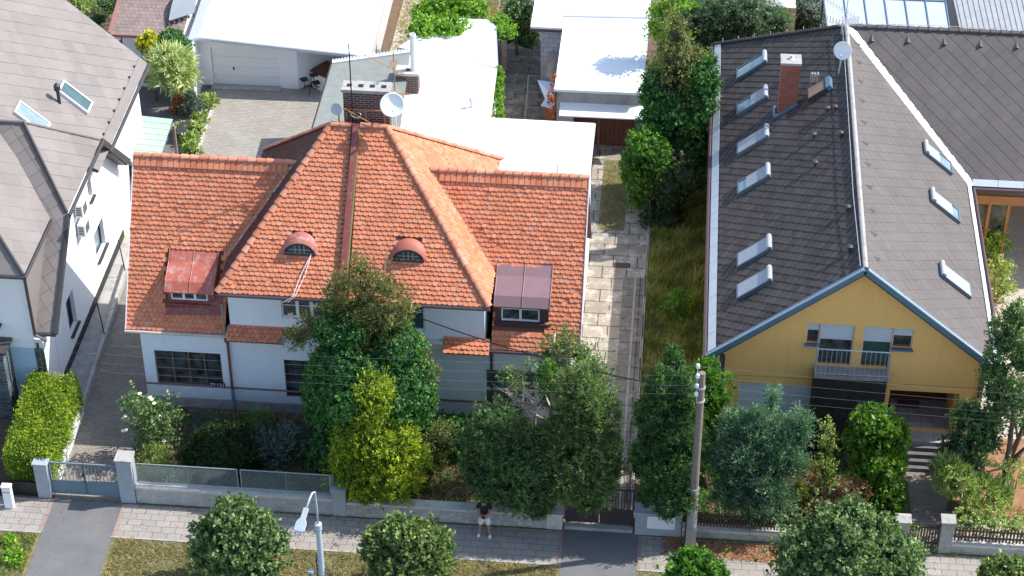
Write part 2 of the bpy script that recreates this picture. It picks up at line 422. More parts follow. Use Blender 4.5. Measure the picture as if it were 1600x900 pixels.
def blades(name, poly, n, h, w, mat, z=0.0, lean=.5, seed=3, patch=None):
    """grass blades scattered in a ground polygon"""
    g = np.random.default_rng(seed); P = np.array([(p[0], p[1]) for p in poly]); lo, hi = P.min(0), P.max(0)
    q = g.uniform(lo, hi, size=(n*2, 2)); ins = np.zeros(len(q), bool); j = len(P)-1
    for i in range(len(P)):
        c = ((P[i, 1] > q[:, 1]) != (P[j, 1] > q[:, 1])) & (q[:, 0] < (P[j, 0]-P[i, 0])*(q[:, 1]-P[i, 1])/(P[j, 1]-P[i, 1]+1e-9)+P[i, 0]); ins ^= c; j = i
    q = q[ins][:n]
    pn = .5+.5*np.sin(q[:, 0]*2.1+np.sin(q[:, 1]*1.7)*2)*np.sin(q[:, 1]*2.6+np.cos(q[:, 0]*1.3)*2)
    if patch: q = q[g.uniform(0, 1, len(q)) < (patch+(1-patch)*pn)]; pn = .5+.5*np.sin(q[:, 0]*2.1+np.sin(q[:, 1]*1.7)*2)*np.sin(q[:, 1]*2.6+np.cos(q[:, 0]*1.3)*2)
    m = len(q); a = g.uniform(0, 6.28, m); hh = h*g.uniform(.4, 1.3, m)*(.6+.6*pn)
    dx = np.stack([np.cos(a), np.sin(a), 0*a], 1)*w; ln = g.normal(size=(m, 2))*lean*hh[:, None]
    b = np.column_stack([q, np.full(m, z)]); t = b+np.column_stack([ln, hh])
    V = np.stack([b-dx, b+dx, t+dx*.15, t-dx*.15], 1).reshape(-1, 3)
    v = np.repeat(np.clip(pn*.6+g.uniform(0, .4, m), 0, 1), 4)
    return raw_mesh(name, V, np.arange(m*4).reshape(-1, 4), mat, None, v)

# ================================================================== MATERIALS
def stucco(name, col, stain, zb=.75, k=.5):
    m, N, L, P = new_mat(name); v = wpos(N, L); mp = N.new('ShaderNodeMapping'); L.new(v, mp.inputs[0]); mp.inputs['Scale'].default_value = (2.2, 2.2, .28)
    s_ = N.new('ShaderNodeSeparateXYZ'); L.new(v, s_.inputs[0]); a = noise(N, L, mp.outputs[0], 1.4, 9, .7); b = noise(N, L, v, 45, 4); e = noise(N, L, v, .5, 6); h = noise(N, L, v, 2.4, 8)
    c = ramp(N, L, e, [(.3, tuple(x*.95 for x in col)), (.7, col)]); c = mix(N, L, ramp(N, L, a, [(.52, (0, 0, 0)), (.78, (k,)*3)]), c, stain)
    w_ = N.new('ShaderNodeMath'); w_.operation = 'MULTIPLY_ADD'; L.new(h, w_.inputs[0]); w_.inputs[1].default_value = -1.1; L.new(s_.outputs[2], w_.inputs[2])
    c = mix(N, L, ramp(N, L, w_.outputs[0], [(0.0, (.75,)*3), (zb, (0, 0, 0))]), c, stain)
    L.new(c, P.inputs['Base Color']); P.inputs['Roughness'].default_value = .92; bump(N, L, b, .006, P); MATS[name] = m; return m
M_stucco_white = stucco('white stucco', (.76, .79, .84), (.58, .58, .58))
M_plainstucco = plain('white stucco plain', (.64, .66, .69), .9, .06, dirt=(.57, .57, .58), nscale=.7, bmp=.006, fine=40)
M_stucco_bright = plain('bright white render', (.78, .78, .78), .9, .05, nscale=.6, fine=40)
M_stucco_bluish = plain('pale blue render', (.36, .49, .62), .9, .08, nscale=.6, fine=40)
M_yellow = stucco('ochre yellow render', (.93, .52, .17), (.58, .37, .14), .6, .35)
M_plinth = plain('grey stained plinth', (.33, .31, .29), .95, .25, dirt=(.16, .13, .11), nscale=1.5)
M_concrete = plain('weathered concrete', (.36, .35, .33), .95, .25, dirt=(.17, .16, .14), nscale=1.6)
M_concrete_lt = plain('light concrete', (.52, .50, .46), .95, .2, dirt=(.3, .28, .24), nscale=1.6)
def membrane():
    m, N, L, P = new_mat('white roof coating'); v = wpos(N, L, 'xy', 1.0, .03); t = N.new('ShaderNodeTexBrick'); L.new(v, t.inputs['Vector']); t.inputs['Scale'].default_value = 1
    t.inputs['Brick Width'].default_value = 4.3; t.inputs['Row Height'].default_value = 1.05; t.inputs['Mortar Size'].default_value = .012; t.inputs['Color1'].default_value = (.84, .84, .84, 1); t.inputs['Color2'].default_value = (.80, .80, .80, 1); t.inputs['Mortar'].default_value = (.62, .62, .61, 1)
    w3 = wpos(N, L); a = noise(N, L, w3, .55, 10, .7); b = noise(N, L, w3, 2.1, 12, .8)
    c = mix(N, L, 1, t.outputs['Color'], ramp(N, L, a, [(.35, (.93, .93, .92)), (.55, (1, 1, 1))]), 'MULTIPLY')
    c = mix(N, L, ramp(N, L, b, [(.60, (0, 0, 0)), (.75, (.5,)*3)]), c, (.60, .60, .58))
    L.new(c, P.inputs['Base Color']); P.inputs['Roughness'].default_value = .7; bump(N, L, a, .05, P, .3); return m
M_membrane = membrane()
M_asphalt = plain('asphalt', (.13, .13, .135), .92, .22, dirt=(.20, .195, .185), nscale=1.4, bmp=.006, fine=60)
M_soil = plain('garden soil', (.13, .085, .055), 1, .45, dirt=(.20, .14, .09), nscale=3, bmp=.03, fine=14)
M_soil_red = plain('bark mulch', (.30, .15, .075), 1, .4, dirt=(.14, .08, .05), nscale=3, bmp=.03, fine=22)
M_grassy = plain('turf ground', (.16, .145, .06), 1, .45, dirt=(.30, .235, .14), nscale=2.2, bmp=.03, fine=18)
M_gravel_dk = plain('dark gravel', (.13, .12, .12), .95, .5, dirt=(.3, .28, .27), nscale=9, bmp=.02, fine=35)
M_gravel_lt = plain('pale pebbles', (.46, .41, .34), .95, .4, dirt=(.22, .18, .14), nscale=9, bmp=.02, fine=30)
def asphalt():
    m, N, L, P = new_mat('worn asphalt'); v = wpos(N, L); a = noise(N, L, v, .8, 9, .7); b = noise(N, L, v, 70, 4); d = noise(N, L, v, 2.2, 10, .8)
    c = ramp(N, L, a, [(.3, (.095, .096, .10)), (.5, (.13, .13, .134)), (.7, (.165, .163, .16))]); c = mix(N, L, .4, c, ramp(N, L, b, [(.3, (.07, .07, .07)), (.72, (.24, .235, .23))]))
    c = mix(N, L, ramp(N, L, d, [(.58, (0, 0, 0)), (.7, (.6,)*3)]), c, (.20, .19, .175))
    wn = N.new('ShaderNodeTexNoise'); wn.inputs['Scale'].default_value = 3; L.new(v, wn.inputs['Vector']); wv = mix(N, L, .12, v, wn.outputs['Color'], 'ADD')
    k = N.new('ShaderNodeTexVoronoi'); k.feature = 'DISTANCE_TO_EDGE'; k.inputs['Scale'].default_value = .22; L.new(wv, k.inputs['Vector'])
    c = mix(N, L, ramp(N, L, k.outputs['Distance'], [(0, (.28,)*3), (.004, (0, 0, 0))]), c, (.04, .04, .038))
    L.new(c, P.inputs['Base Color']); P.inputs['Roughness'].default_value = .92; bump(N, L, b, .006, P); return m
M_asphalt = asphalt()
M_render_grey = plain('rough grey render', (.34, .34, .33), .95, .25, dirt=(.2, .2, .19), nscale=1.3, bmp=.01)
M_felt = plain('grey green roofing felt', (.22, .24, .22), .95, .2, dirt=(.28, .3, .26), nscale=2.5, fine=50)
M_dark_metal = plain('anthracite metal', (.045, .042, .045), .5, .2, nscale=3)
M_black = plain('black paint', (.012, .012, .013), .5, .2)
M_zinc = plain('zinc sheet', (.50, .55, .60), .45, .12, nscale=2, metal=.35)
M_zinc_blue = plain('blue grey painted metal', (.10, .19, .27), .4, .15, nscale=2)
M_white_metal = plain('white painted metal', (.75, .76, .76), .4, .05, nscale=3)
M_galv = plain('galvanised steel', (.48, .52, .55), .4, .15, nscale=6, metal=.4)
M_copper_red = plain('oxide red sheet metal', (.40, .105, .07), .55, .18, dirt=(.48, .36, .33), nscale=1.7, bmp=.004)
M_red_dark = plain('dark red sheet metal', (.22, .055, .045), .55, .2, dirt=(.3, .16, .13), nscale=2.5)
M_brown_metal = plain('plum brown sheet metal', (.215, .13, .14), .5, .1, nscale=2)
M_brown_dark = plain('dark brown painted metal', (.07, .04, .045), .5, .15, nscale=3)
M_wood_dark = plain('dark stained boards', (.030, .025, .022), .85, .5, dirt=(.07, .05, .04), nscale=3, fine=9)
M_wood_red = plain('red brown timber', (.13, .045, .025), .75, .3, nscale=3)
M_wood_warm = plain('warm brown timber', (.36, .17, .06), .65, .25, nscale=3)
M_wood_grey = plain('weathered timber', (.27, .22, .17), .9, .3, nscale=4, fine=12)
M_pole_wood = plain('concrete pole grey brown', (.21, .17, .14), .9, .25, dirt=(.12, .095, .075), nscale=2.5, fine=18)
M_gate_blue = plain('grey blue painted steel', (.16, .22, .26), .5, .15, nscale=3)
M_picket = plain('brown picket paint', (.07, .045, .035), .75, .3, nscale=5)
M_roofslat = plain('dull roof shutter slats', (.34, .37, .40), .5, .08, nscale=2)
M_shutter = plain('light grey roller slats', (.62, .64, .67), .5, .06, nscale=2)
M_plastic = plain('white plastic', (.82, .82, .82), .4, .03)
M_dish = plain('off white dish', (.80, .81, .80), .45, .05, nscale=3)
M_rust = plain('rust orange steel', (.42, .17, .06), .7, .3, nscale=8)
M_green_sheet = plain('pale green corrugated sheet', (.33, .46, .36), .6, .06, dirt=(.40, .38, .30), nscale=1.2)
M_brickred = bricks('red chimney brick', 'xz', .25, .075, [(.36, .085, .045), (.26, .06, .035)], (.30, .22, .17), .008)
M_brickdark = bricks('sooty chimney brick', 'xz', .26, .09, [(.125, .048, .036), (.075, .032, .026)], (.27, .235, .21), .016, var=.3)
M_brickdark_y = bricks('sooty chimney brick side', 'yz', .26, .09, [(.125, .048, .036), (.075, .032, .026)], (.27, .235, .21), .016, var=.3)
M_block = bricks('grey concrete blockwork', 'xz', .45, .24, [(.42, .43, .46), (.36, .37, .40)], (.2, .2, .2), .012, var=.2)
M_slab = bricks('footpath slabs', 'xy', .50, .30, [(.345, .315, .28), (.30, .272, .245)], (.13, .11, .09), .010, var=.45, dirt=None)
M_paver = bricks('clinker driveway pavers', 'xy', .20, .10, [(.30, .26, .22), (.23, .20, .17)], (.08, .07, .06), .008, var=.45)
M_paver_lt = bricks('yard brick pavers', 'xy', .22, .12, [(.37, .345, .305), (.31, .285, .25)], (.14, .12, .09), .010, var=.35)
M_patio = bricks('patio pavers', 'xy', .20, .10, [(.55, .49, .42), (.47, .42, .35)], (.22, .19, .16), .008, var=.25)
M_floor_tile = bricks('porch floor tiles', 'xy', .42, .42, [(.42, .38, .38), (.36, .33, .33)], (.2, .18, .17), .012, var=.25, off=0)
M_concslab = bricks('driveway concrete slabs', 'xy', .98, .78, [(.34, .295, .235), (.27, .235, .19)], (.07, .06, .045), .028, var=.55, dirt=(.52, .475, .39), off=.42)
M_stone = bricks('stacked slate cladding', 'xz', .34, .07, [(.17, .22, .23), (.05, .065, .07)], (.02, .025, .03), .008, var=.3, bd=.03)
M_tile = island('clay beaver tail tiles', [(.60, .20, .10), (.64, .235, .12), (.53, .165, .085), (.69, .27, .15), (.58, .19, .10), (.62, .225, .118), (.50, .17, .095), (.66, .25, .13), (.58, .205, .11), (.58, .28, .19)], .8, stain=(.52, .215, .13), streak=(.55, .42))
M_tile_ridge = island('clay ridge tiles', [(.46, .16, .09), (.60, .24, .14), (.42, .17, .11), (.64, .30, .2), (.52, .2, .12)], .8, stain=(.42, .22, .16))
M_mortar = plain('lime mortar', (.52, .42, .36), .95, .2)
M_slate_shade = island('shaded slope slates', [(.068, .056, .054), (.080, .067, .064), (.056, .047, .046), (.090, .076, .072), (.073, .061, .058)], .7, stain=(.115, .095, .085), streak=(.8, .65))  # shaded-side copy of the brown grey slates, slope's shade put into the colour
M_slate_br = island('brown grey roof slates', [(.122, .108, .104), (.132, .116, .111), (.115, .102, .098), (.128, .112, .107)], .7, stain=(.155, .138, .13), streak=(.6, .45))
M_slate_lt = island('pale grey brown roof slates', [(.215, .192, .178), (.238, .212, .196), (.20, .18, .167), (.226, .203, .188)], .7, stain=(.25, .232, .22), streak=(.5, .45))
M_shingle = island('brown bitumen shingles', [(.24, .185, .165), (.28, .215, .19), (.21, .165, .15), (.26, .20, .18)], .85)
M_glass = glassmat('dark window glass', (.10, .115, .115), .06, .85)  # strong patches in the base colour stand in for reflections in the panes
M_glass_blue = glassmat('sky reflecting glass', (.22, .31, .37), .15, .25)
M_glass_green = glassmat('green curtained glass', (.06, .12, .115), .15, .3)
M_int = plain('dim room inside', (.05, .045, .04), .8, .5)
M_panel = plain('milky canopy panel', (.40, .44, .48), .8, .08, nscale=1)
M_corr = plain('grey corrugated roof', (.30, .32, .33), .8, .15, dirt=(.22, .23, .23), nscale=2)
M_cream = plain('cream awning cloth', (.78, .62, .36), .8, .08)
M_tarp = plain('grey tarpaulin', (.28, .31, .34), .6, .15, nscale=1)
M_bark = plain('bark', (.13, .095, .07), .95, .4, nscale=7, fine=30, bmp=.02)
M_bark_pale = plain('bleached dead wood', (.50, .43, .36), .9, .25, nscale=7, fine=30)
M_rag = plain('bleached tarpaulin', (.55, .62, .70), .7, .1, dirt=(.75, .75, .75), nscale=3)

L_juniper = leafmat('juniper green', (.016, .046, .020), (.075, .155, .052), (.25, .36, .11))
L_juniper_y = leafmat('juniper yellow green', (.018, .045, .016), (.095, .170, .050), (.30, .39, .12))
L_cypress = leafmat('cypress green', (.010, .036, .014), (.050, .130, .038), (.17, .29, .07))
L_pine = leafmat('pine green', (.022, .055, .03), (.10, .175, .09), (.25, .35, .20))
L_blue = leafmat('blue juniper', (.018, .050, .032), (.085, .185, .105), (.30, .43, .27))
L_ivy = leafmat('ivy', (.012, .045, .014), (.045, .150, .032), (.14, .31, .075))
L_olive = leafmat('olive conifer', (.035, .048, .014), (.135, .155, .045), (.29, .29, .09), tips=(.33, .25, .09))
L_thuja = leafmat('golden thuja', (.035, .065, .006), (.20, .29, .018), (.50, .56, .045))
L_bright = leafmat('bright green leaves', (.020, .070, .010), (.075, .20, .022), (.20, .38, .05), trans=.3)
L_vine = leafmat('bright vine leaves', (.05, .13, .010), (.16, .33, .03), (.36, .52, .06), trans=.3, tips=(.52, .58, .06))
L_maple = leafmat('street tree leaves', (.022, .055, .018), (.105, .185, .060), (.31, .41, .17))
L_maple_y = leafmat('yellowing tree leaves', (.028, .060, .020), (.115, .185, .055), (.31, .39, .12), tips=(.42, .40, .10))
L_hedge = leafmat('clipped hedge', (.04, .09, .008), (.17, .27, .018), (.40, .46, .035))
L_laurel = leafmat('cherry laurel', (.012, .040, .006), (.075, .17, .016), (.20, .37, .045), rough=.35)
L_grassplant = leafmat('variegated bamboo', (.14, .20, .06), (.42, .50, .20), (.75, .78, .46))
L_dark = leafmat('dark mound shrub', (.008, .020, .006), (.022, .050, .012), (.05, .095, .022))
L_grey = leafmat('grey green shrub', (.035, .055, .045), (.10, .145, .115), (.22, .28, .23))
L_orange = leafmat('rust orange shrub', (.22, .07, .02), (.50, .17, .05), (.68, .30, .10))
L_dry = leafmat('dried foliage', (.10, .05, .025), (.26, .13, .06), (.42, .26, .13))
L_gold = leafmat('golden ball shrub', (.14, .16, .01), (.42, .43, .02), (.70, .66, .06))
L_grassdry = leafmat('dry verge grass', (.07, .105, .02), (.25, .225, .085), (.50, .41, .22))
L_grassgrn = leafmat('green verge grass', (.05, .09, .015), (.15, .22, .03), (.34, .36, .11))
L_lawn = leafmat('rough lawn grass', (.06, .095, .02), (.19, .235, .05), (.44, .38, .14))
L_pale = leafmat('pale perennial leaves', (.08, .13, .03), (.24, .34, .08), (.50, .56, .22))

# ================================================================== SETTING
def sheet(name, pts, z, mat, th=.0):
    mb = MB(); mb.poly([(p[0], p[1], z) for p in pts]); return struct(mb.build(name, mat))
def rect(x0, y0, x1, y1): return [(x0, y0), (x1, y0), (x1, y1), (x0, y1)]
mb = MB(); mb.box(-260, -160, -.5, 260, 360, -.012); struct(mb.build('ground', M_soil))
sheet('road', rect(-120, 38, 120, 45.2), .0, M_asphalt)
kb = MB()
for k in range(-60, 60): kb.box(k*1.0+.005, 45.2, -.02, k*1.0+.995, 45.35, .10)
struct(kb.build('kerb', M_concrete_lt))
sheet('verge', rect(-60, 45.36, 60, 50.68), -.004, M_grassy)
sheet('footpath', [(-60, 50.7), (60, 50.7), (60, 52.34), (-60, 52.34)], .004, M_slab)
eb = MB(); 
for a, b in ((-60, -20.86), (-18.42, -2.86), (-.28, 60)): eb.box(a, 50.62, -.03, b, 50.70, .022)
struct(eb.build('footpath_edging', M_concrete))
sheet('driveway_apron', [(-20.80, 45.3), (-18.25, 45.3), (-18.40, 52.40), (-20.84, 52.40)], .009, M_asphalt)
sheet('driveway_apron', [(-2.86, 45.3), (-.28, 45.3), (-.30, 52.40), (-2.90, 52.40)], .009, M_asphalt)
for x in (-20.90, -18.34, -2.93, -.22):
    q = MB(); q.box(x-.05, 50.72, -.02, x+.05, 52.33, .014); struct(q.build('apron_edging', plain('reddish edging stone', (.30, .20, .17), .9, .2)))
sheet('driveway', [(-20.86, 52.42), (-18.5, 52.42), (-18.62, 58), (-18.6, 74), (-21.5, 74), (-21.42, 66), (-21.02, 57.2)], .004, M_paver)
sheet('side_path', [(-22.3, 56.9), (-21.2, 56.9), (-21.6, 67.7), (-22.3, 67.7)], .004, M_concrete)
sheet('pebble_strip', [(-22.3, 67.7), (-18.6, 67.7), (-18.6, 71.6), (-22.3, 71.6)], .010, M_gravel_lt)
sheet('gravel_yard', rect(-30, 71.6, -21.2, 84), .002, M_gravel_dk)
sheet('rear_yard', [(-20.75, 70), (-11.5, 70), (-11.5, 82), (-21.0, 82)], .004, M_paver_lt)
sheet('rear_lawn', rect(-13.3, 78.6, -8.5, 95), .006, M_grassy)
sheet('rear_path', rect(-13.25, 82.2, -12.3, 95), .011, M_gravel_lt)
sheet('middle_yard', rect(-8.0, 66, -4.9, 92), .004, bricks('shade toned yard slabs', 'xy', 1.1, .95, [(.16, .14, .115), (.12, .105, .09)], (.04, .035, .03), .03, var=.6, dirt=(.26, .235, .2), off=.4))  # slab colours darkened to stand in for the shade over this yard
sheet('concrete_driveway', rect(-3.2, 52.42, -.62, 80), .005, M_concslab)
sheet('driveway_side_track', rect(-1.5, 52.44, -.66, 67.2), .009, bricks('dark track slabs', 'xy', .8, .75, [(.20, .175, .14), (.16, .14, .115)], (.05, .045, .03), .03, var=.5, dirt=(.30, .27, .22), off=0))  # strip of darker slabs along the right side of the drive
sheet('driveway_turf', rect(-2.72, 70.4, -1.62, 75.6), .010, M_grassy)
sheet('side_lawn', rect(-.58, 55.5, 3, 95), .002, M_grassy)
sheet('garden_bed', rect(-18.0, 52.7, -3.2, 57.9), .0, M_soil)
sheet('garden_bed', rect(-.3, 52.7, 8.9, 58), .0, M_soil)
sheet('garden_bed', rect(10.8, 52.7, 26, 60), .0, M_soil_red)
sheet('patio', rect(11.6, 58.6, 26, 75.4), .006, M_patio)
sheet('front_path', [(9.2, 52.4), (10.55, 52.4), (10.5, 56.5), (9.1, 56.5)], .006, M_paver)
sheet('gravel_path', [(10.6, 53.1), (26, 53.2), (26, 54.25), (10.6, 54.15)], .005, M_gravel_lt)
sheet('mulch_patch', [(1.0, 51.65), (4.9, 51.3), (6.8, 51.75), (6.8, 52.3), (.6, 52.3)], .009, M_soil_red)

# ================================================================== ORANGE TILED SEMI-DETACHED HOUSE
EZ, EY, RZ, RY = 3.8, 57.4, 8.9, 61.0          # wing eave, wing ridge
XL, XR, XA, XB = -19.05, -2.72, -15.45, -5.87  # verges, middle block eaves
MZ, MY, TZ, TY = 6.05, 56.9, 10.6, 61.0        # middle block eave, top
TL, TR, BY = -11.83, -9.84, 66.0
hs = thing('semi_detached_house', 'white house under orange clay tiles with a central hipped block and two low wings', 'house', (-10.9, 61, 0))
def wingY(z): return EY+(z-EZ)/(RZ-EZ)*(RY-EY)
xl9 = XA+(RZ-MZ)/(TZ-MZ)*(TL-XA); xr9 = XB+(RZ-MZ)/(TZ-MZ)*(TR-XB)
wl_plane = [(XL, EY, EZ), (XA, EY, EZ), (XA, RY, RZ), (XL, RY, RZ)]
wr_plane = [(XB, EY, EZ), (XR, EY, EZ), (XR, RY, RZ), (XB, RY, RZ)]
mf_plane = [(XA, MY, MZ), (XB, MY, MZ), (TR, TY, TZ), (TL, TY, TZ)]
# dormer footprints on the roof
dl = [GP(262, 391, *wl_plane[:3]), GP(347, 391, *wl_plane[:3]), GP(345, 490, *wl_plane[:3]), GP(258, 490, *wl_plane[:3])]
dr = [GP(776, 413, *wr_plane[:3]), GP(860, 416, *wr_plane[:3]), GP(850, 520, *wr_plane[:3]), GP(770, 514, *wr_plane[:3])]
eyes = []
for px in (469, 638.5):
    c = GP(px, 392 if px < 500 else 402, *mf_plane[:3]); eyes.append(c)
def eye_hole(c): 
    k = (TY-MY)/(TZ-MZ)
    return [(c.x-.42, c.y, c.z), (c.x+.42, c.y, c.z), (c.x+.42, c.y+.55*k, c.z+.55), (c.x-.42, c.y+.55*k, c.z+.55)]
TW, THh = .185, .165
rf = MB()
O_ = (XL, EY, EZ)
tile_plane(rf, wl_plane, TW, THh, 'beaver', holes=[dl], org=O_, jit=.03, lift=.042)
tile_plane(rf, [(XA, wingY(MZ), MZ), (xl9, RY, RZ), (XA, RY, RZ)], TW, THh, 'beaver', org=O_, jit=.03, lift=.042)
tile_plane(rf, wr_plane, TW, THh, 'beaver', holes=[dr], org=(XB, EY, EZ), jit=.03, lift=.042)
tile_plane(rf, [(XB, wingY(MZ), MZ), (XB, RY, RZ), (xr9, RY, RZ)], TW, THh, 'beaver', org=(XB, EY, EZ), jit=.03, lift=.042)
roofA = rf.build('wing_roof', M_tile, hs)
rf = MB(); PX = -10.95
def mfX(z, side): 
    t = (z-MZ)/(TZ-MZ); return XA+(TL-XA)*t if side < 0 else XB+(TR-XB)*t
tile_plane(rf, [(XA, MY, MZ), (PX-.16, MY, MZ), (PX-.16, TY, TZ), (TL, TY, TZ)], TW, THh, 'beaver', holes=[eye_hole(eyes[0])], org=(XA, MY, MZ), jit=.03, lift=.042)
tile_plane(rf, [(PX+.16, MY, MZ), (XB, MY, MZ), (TR, TY, TZ), (PX+.16, TY, TZ)], TW, THh, 'beaver', holes=[eye_hole(eyes[1])], org=(PX+.1, MY, MZ), jit=.03, lift=.042)
tile_plane(rf, [(XB, MY, MZ), (XB, BY, MZ), (TR, TY, TZ)], TW, THh, 'beaver', org=(XB, MY, MZ), jit=.03, lift=.042)
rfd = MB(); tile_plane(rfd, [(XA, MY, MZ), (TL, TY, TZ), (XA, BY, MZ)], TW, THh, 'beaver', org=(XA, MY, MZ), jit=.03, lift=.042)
tile_plane(rf, [(XA, BY, MZ), (TL, TY, TZ), (TR, TY, TZ), (XB, BY, MZ)], TW, THh, 'beaver', org=(XA, BY, MZ), jit=.03, lift=.042)
# skirts of tiles under the middle upper storey
SK = (57.50, 4.18, 57.02, 3.80)
for a, b in ((XA+.12, -13.35), (-7.55, XB-.05)):
    tile_plane(rf, [(a, SK[2], SK[3]), (b, SK[2], SK[3]), (b, SK[0], SK[1]), (a, SK[0], SK[1])], TW, THh, 'beaver', jit=.03, lift=.042)
roofB = rf.build('main_roof', M_tile, hs); rfd.build('side_roof', island('shade darkened clay tiles', [(.13, .05, .035), (.16, .065, .045), (.10, .042, .032), (.19, .08, .055)], .85, stain=(.09, .05, .045)), hs, label='tiles on the left hip slope with shade put into their colour')  # left hip tiles get a darker colour that paints in the slope's shade
rs = MB()
for pl in (wl_plane, wr_plane, mf_plane, [(XB, MY, MZ), (XB, BY, MZ), (TR, TY, TZ)], [(XA, MY, MZ), (TL, TY, TZ), (XA, BY, MZ)],
           [(XA, BY, MZ), (TL, TY, TZ), (TR, TY, TZ), (XB, BY, MZ)], [(XA, wingY(MZ), MZ), (xl9, RY, RZ), (XA, RY, RZ)], [(XB, wingY(MZ), MZ), (XB, RY, RZ), (xr9, RY, RZ)],
           [(XL, RY, RZ), (xl9, RY, RZ), (XA, 64.6, EZ), (XL, 64.6, EZ)], [(xr9, RY, RZ), (XR, RY, RZ), (XR, 64.6, EZ), (XB, 64.6, EZ)],
           [(XA+.12, SK[2], SK[3]), (-13.35, SK[2], SK[3]), (-13.35, SK[0], SK[1]), (XA+.12, SK[0], SK[1])],
           [(-7.55, SK[2], SK[3]), (XB-.05, SK[2], SK[3]), (XB-.05, SK[0], SK[1]), (-7.55, SK[0], SK[1])]): roof_slab(rs, pl, .07)
rs.build('roof_underlay', plain('dark tile underlay', (.16, .06, .035), .9, .2), hs)
rc = MB()
up = Vector((0, 0, .035))
for a, b in (((XL, RY, RZ), (xl9, RY, RZ)), ((xr9, RY, RZ), (XR, RY, RZ)), ((XA, MY, MZ), (TL, TY, TZ)), ((XB, MY, MZ), (TR, TY, TZ)), ((TL, TY, TZ), (PX-.16, TY, TZ)), ((PX+.16, TY, TZ), (TR, TY, TZ)), ((XA, BY, MZ), (TL, TY, TZ)), ((XB, BY, MZ), (TR, TY, TZ))):
    rc = MB(); ridge_caps(rc, Vector(a)+up, Vector(b)+up); rc.build('ridge_tiles', M_tile_ridge, hs)
# flat upper rows next to the wing ridges and mortar flaunching
for x0, x1 in ((XL+.02, xl9-.25), (xr9+.35, XR-.02)):
    fl = MB(); n = int((x1-x0)/.2)
    for i in range(n):
        a = x0+(x1-x0)*i/n; b = x0+(x1-x0)*(i+1)/n-.022
        nn = Vector((0, -(RZ-EZ), RY-EY)).normalized(); dz = Vector((0, -(RY-EY), -(RZ-EZ))).normalized()
        p = Vector((a, RY, RZ))+nn*.05; q = Vector((b, RY, RZ))+nn*.05
        fl.prism([p, q, q+dz*.36+nn*.02, p+dz*.36+nn*.02], nn*.02)
    fl.build('ridge_course', M_tile, hs)
# lead valleys and soot marks
vl = MB(); vl.beam((XA-.02, wingY(MZ), MZ+.03), (xl9, RY, RZ+.05), .16, .02, up=(0, -1, .7)); vl.build('valley_flashing', M_mortar, hs); vl = MB(); vl.beam((XB+.02, wingY(MZ), MZ+.03), (xr9, RY, RZ+.05), .12, .02, up=(0, -1, .7))
vl.build('valley_flashing', M_mortar, hs)
for x in (XL-.02, XR+.02):
    vg = MB(); vg.beam((x, EY, EZ-.02), (x, RY, RZ-.02), .03, .16, up=(0, -1, .7)); vg.build('verge_board', M_white_metal, hs)
# party wall flashing running down the middle of the front slope
pf = MB(); nrm = Vector((0, -(TZ-MZ), TY-MY)).normalized()
a = Vector((PX-.10, MY, MZ))+nrm*.10; b = Vector((PX+.02, TY+.05, TZ+.05))+nrm*.10
pf.beam(a, b, .20, .18, up=nrm); pf.build('party_wall_flashing', M_red_dark, hs)
pf = MB(); pf.beam(a+Vector((-.17, 0, 0))-nrm*.09, b+Vector((-.17, 0, 0))-nrm*.09, .13, .03, up=nrm); pf.build('lead_strip', plain('weathered lead', (.06, .055, .055), .7, .3), hs)
pf = MB(); pf.beam(a+Vector((.135, 0, 0))-nrm*.05, b+Vector((.135, 0, 0))-nrm*.05, .05, .1, up=nrm); pf.build('mossy_board', plain('mossy board', (.22, .20, .08), .95, .3), hs)

# walls (openings taken from the photograph on the wall plane)
WY = 57.78; UY = 57.50
def holes_px(lst, Y, x0, z0):
    out = []
    for (a, b, c, d) in lst:
        p, q = GY(a, b, Y), GY(c, d, Y); out.append((p.x-x0, q.x-x0, q.z-z0, p.z-z0))
    return out
wm = MB()
low = holes_px([(240, 547, 350, 606), (443, 562, 500, 624), (757, 577, 876, 640)], WY, -18.7, 0)
low[1] = (low[1][0], low[1][0]+1.25, low[1][2], low[1][3]); low[2] = (low[2][0], low[2][1], low[1][2]+.1, low[2][3])
wall(wm, (-18.7, WY, .0), (1, 0, 0), 15.65, 3.85, low, .2, (0, 1, 0))
upw = holes_px([(438, 462, 508, 500), (620, 474, 664, 518)], UY, -15.25, 3.9)
upw = [(upw[0][0], upw[0][1]+.1, upw[0][2], 2.02), (upw[1][0]-.55, upw[1][1], upw[1][2], 2.02)]
wall(wm, (-15.25, UY, 3.9), (1, 0, 0), 9.15, 2.15, upw, .16, (0, 1, 0))
wm.poly([(-15.25, UY, 3.7), (-15.25, UY, 6.05), (-15.25, 60, 6.05), (-15.25, 60, 3.7)]); wm.poly([(-6.10, UY, 3.7), (-6.10, 60, 3.7), (-6.10, 60, 6.05), (-6.10, UY, 6.05)])
for x, s_ in ((-18.7, 1), (-3.05, -1)):
    P = [(x, WY, 0), (x, 64.2, 0), (x, 64.2, 4.0), (x, RY, 8.65), (x, WY, 4.0)]; wm.poly(P if s_ < 0 else P[::-1])
wm.poly([(-18.7, 64.2, 0), (-3.05, 64.2, 0), (-3.05, 64.2, 4), (-18.7, 64.2, 4)][::-1])
wm.poly([(XA+.2, BY-.4, 0), (XB-.2, BY-.4, 0), (XB-.2, BY-.4, 6), (XA+.2, BY-.4, 6)][::-1])
wm.build('wall', M_stucco_white, hs)
ub = MB(); ub.box(-18.6, WY+.35, .05, -3.2, 64, .1); ub.box(-18.6, WY+.9, .1, -3.2, WY+1.0, 3.8); ub.box(-15.1, UY+.9, 3.9, -6.3, UY+1, 6.0); ub.build('room_back', M_int, hs)
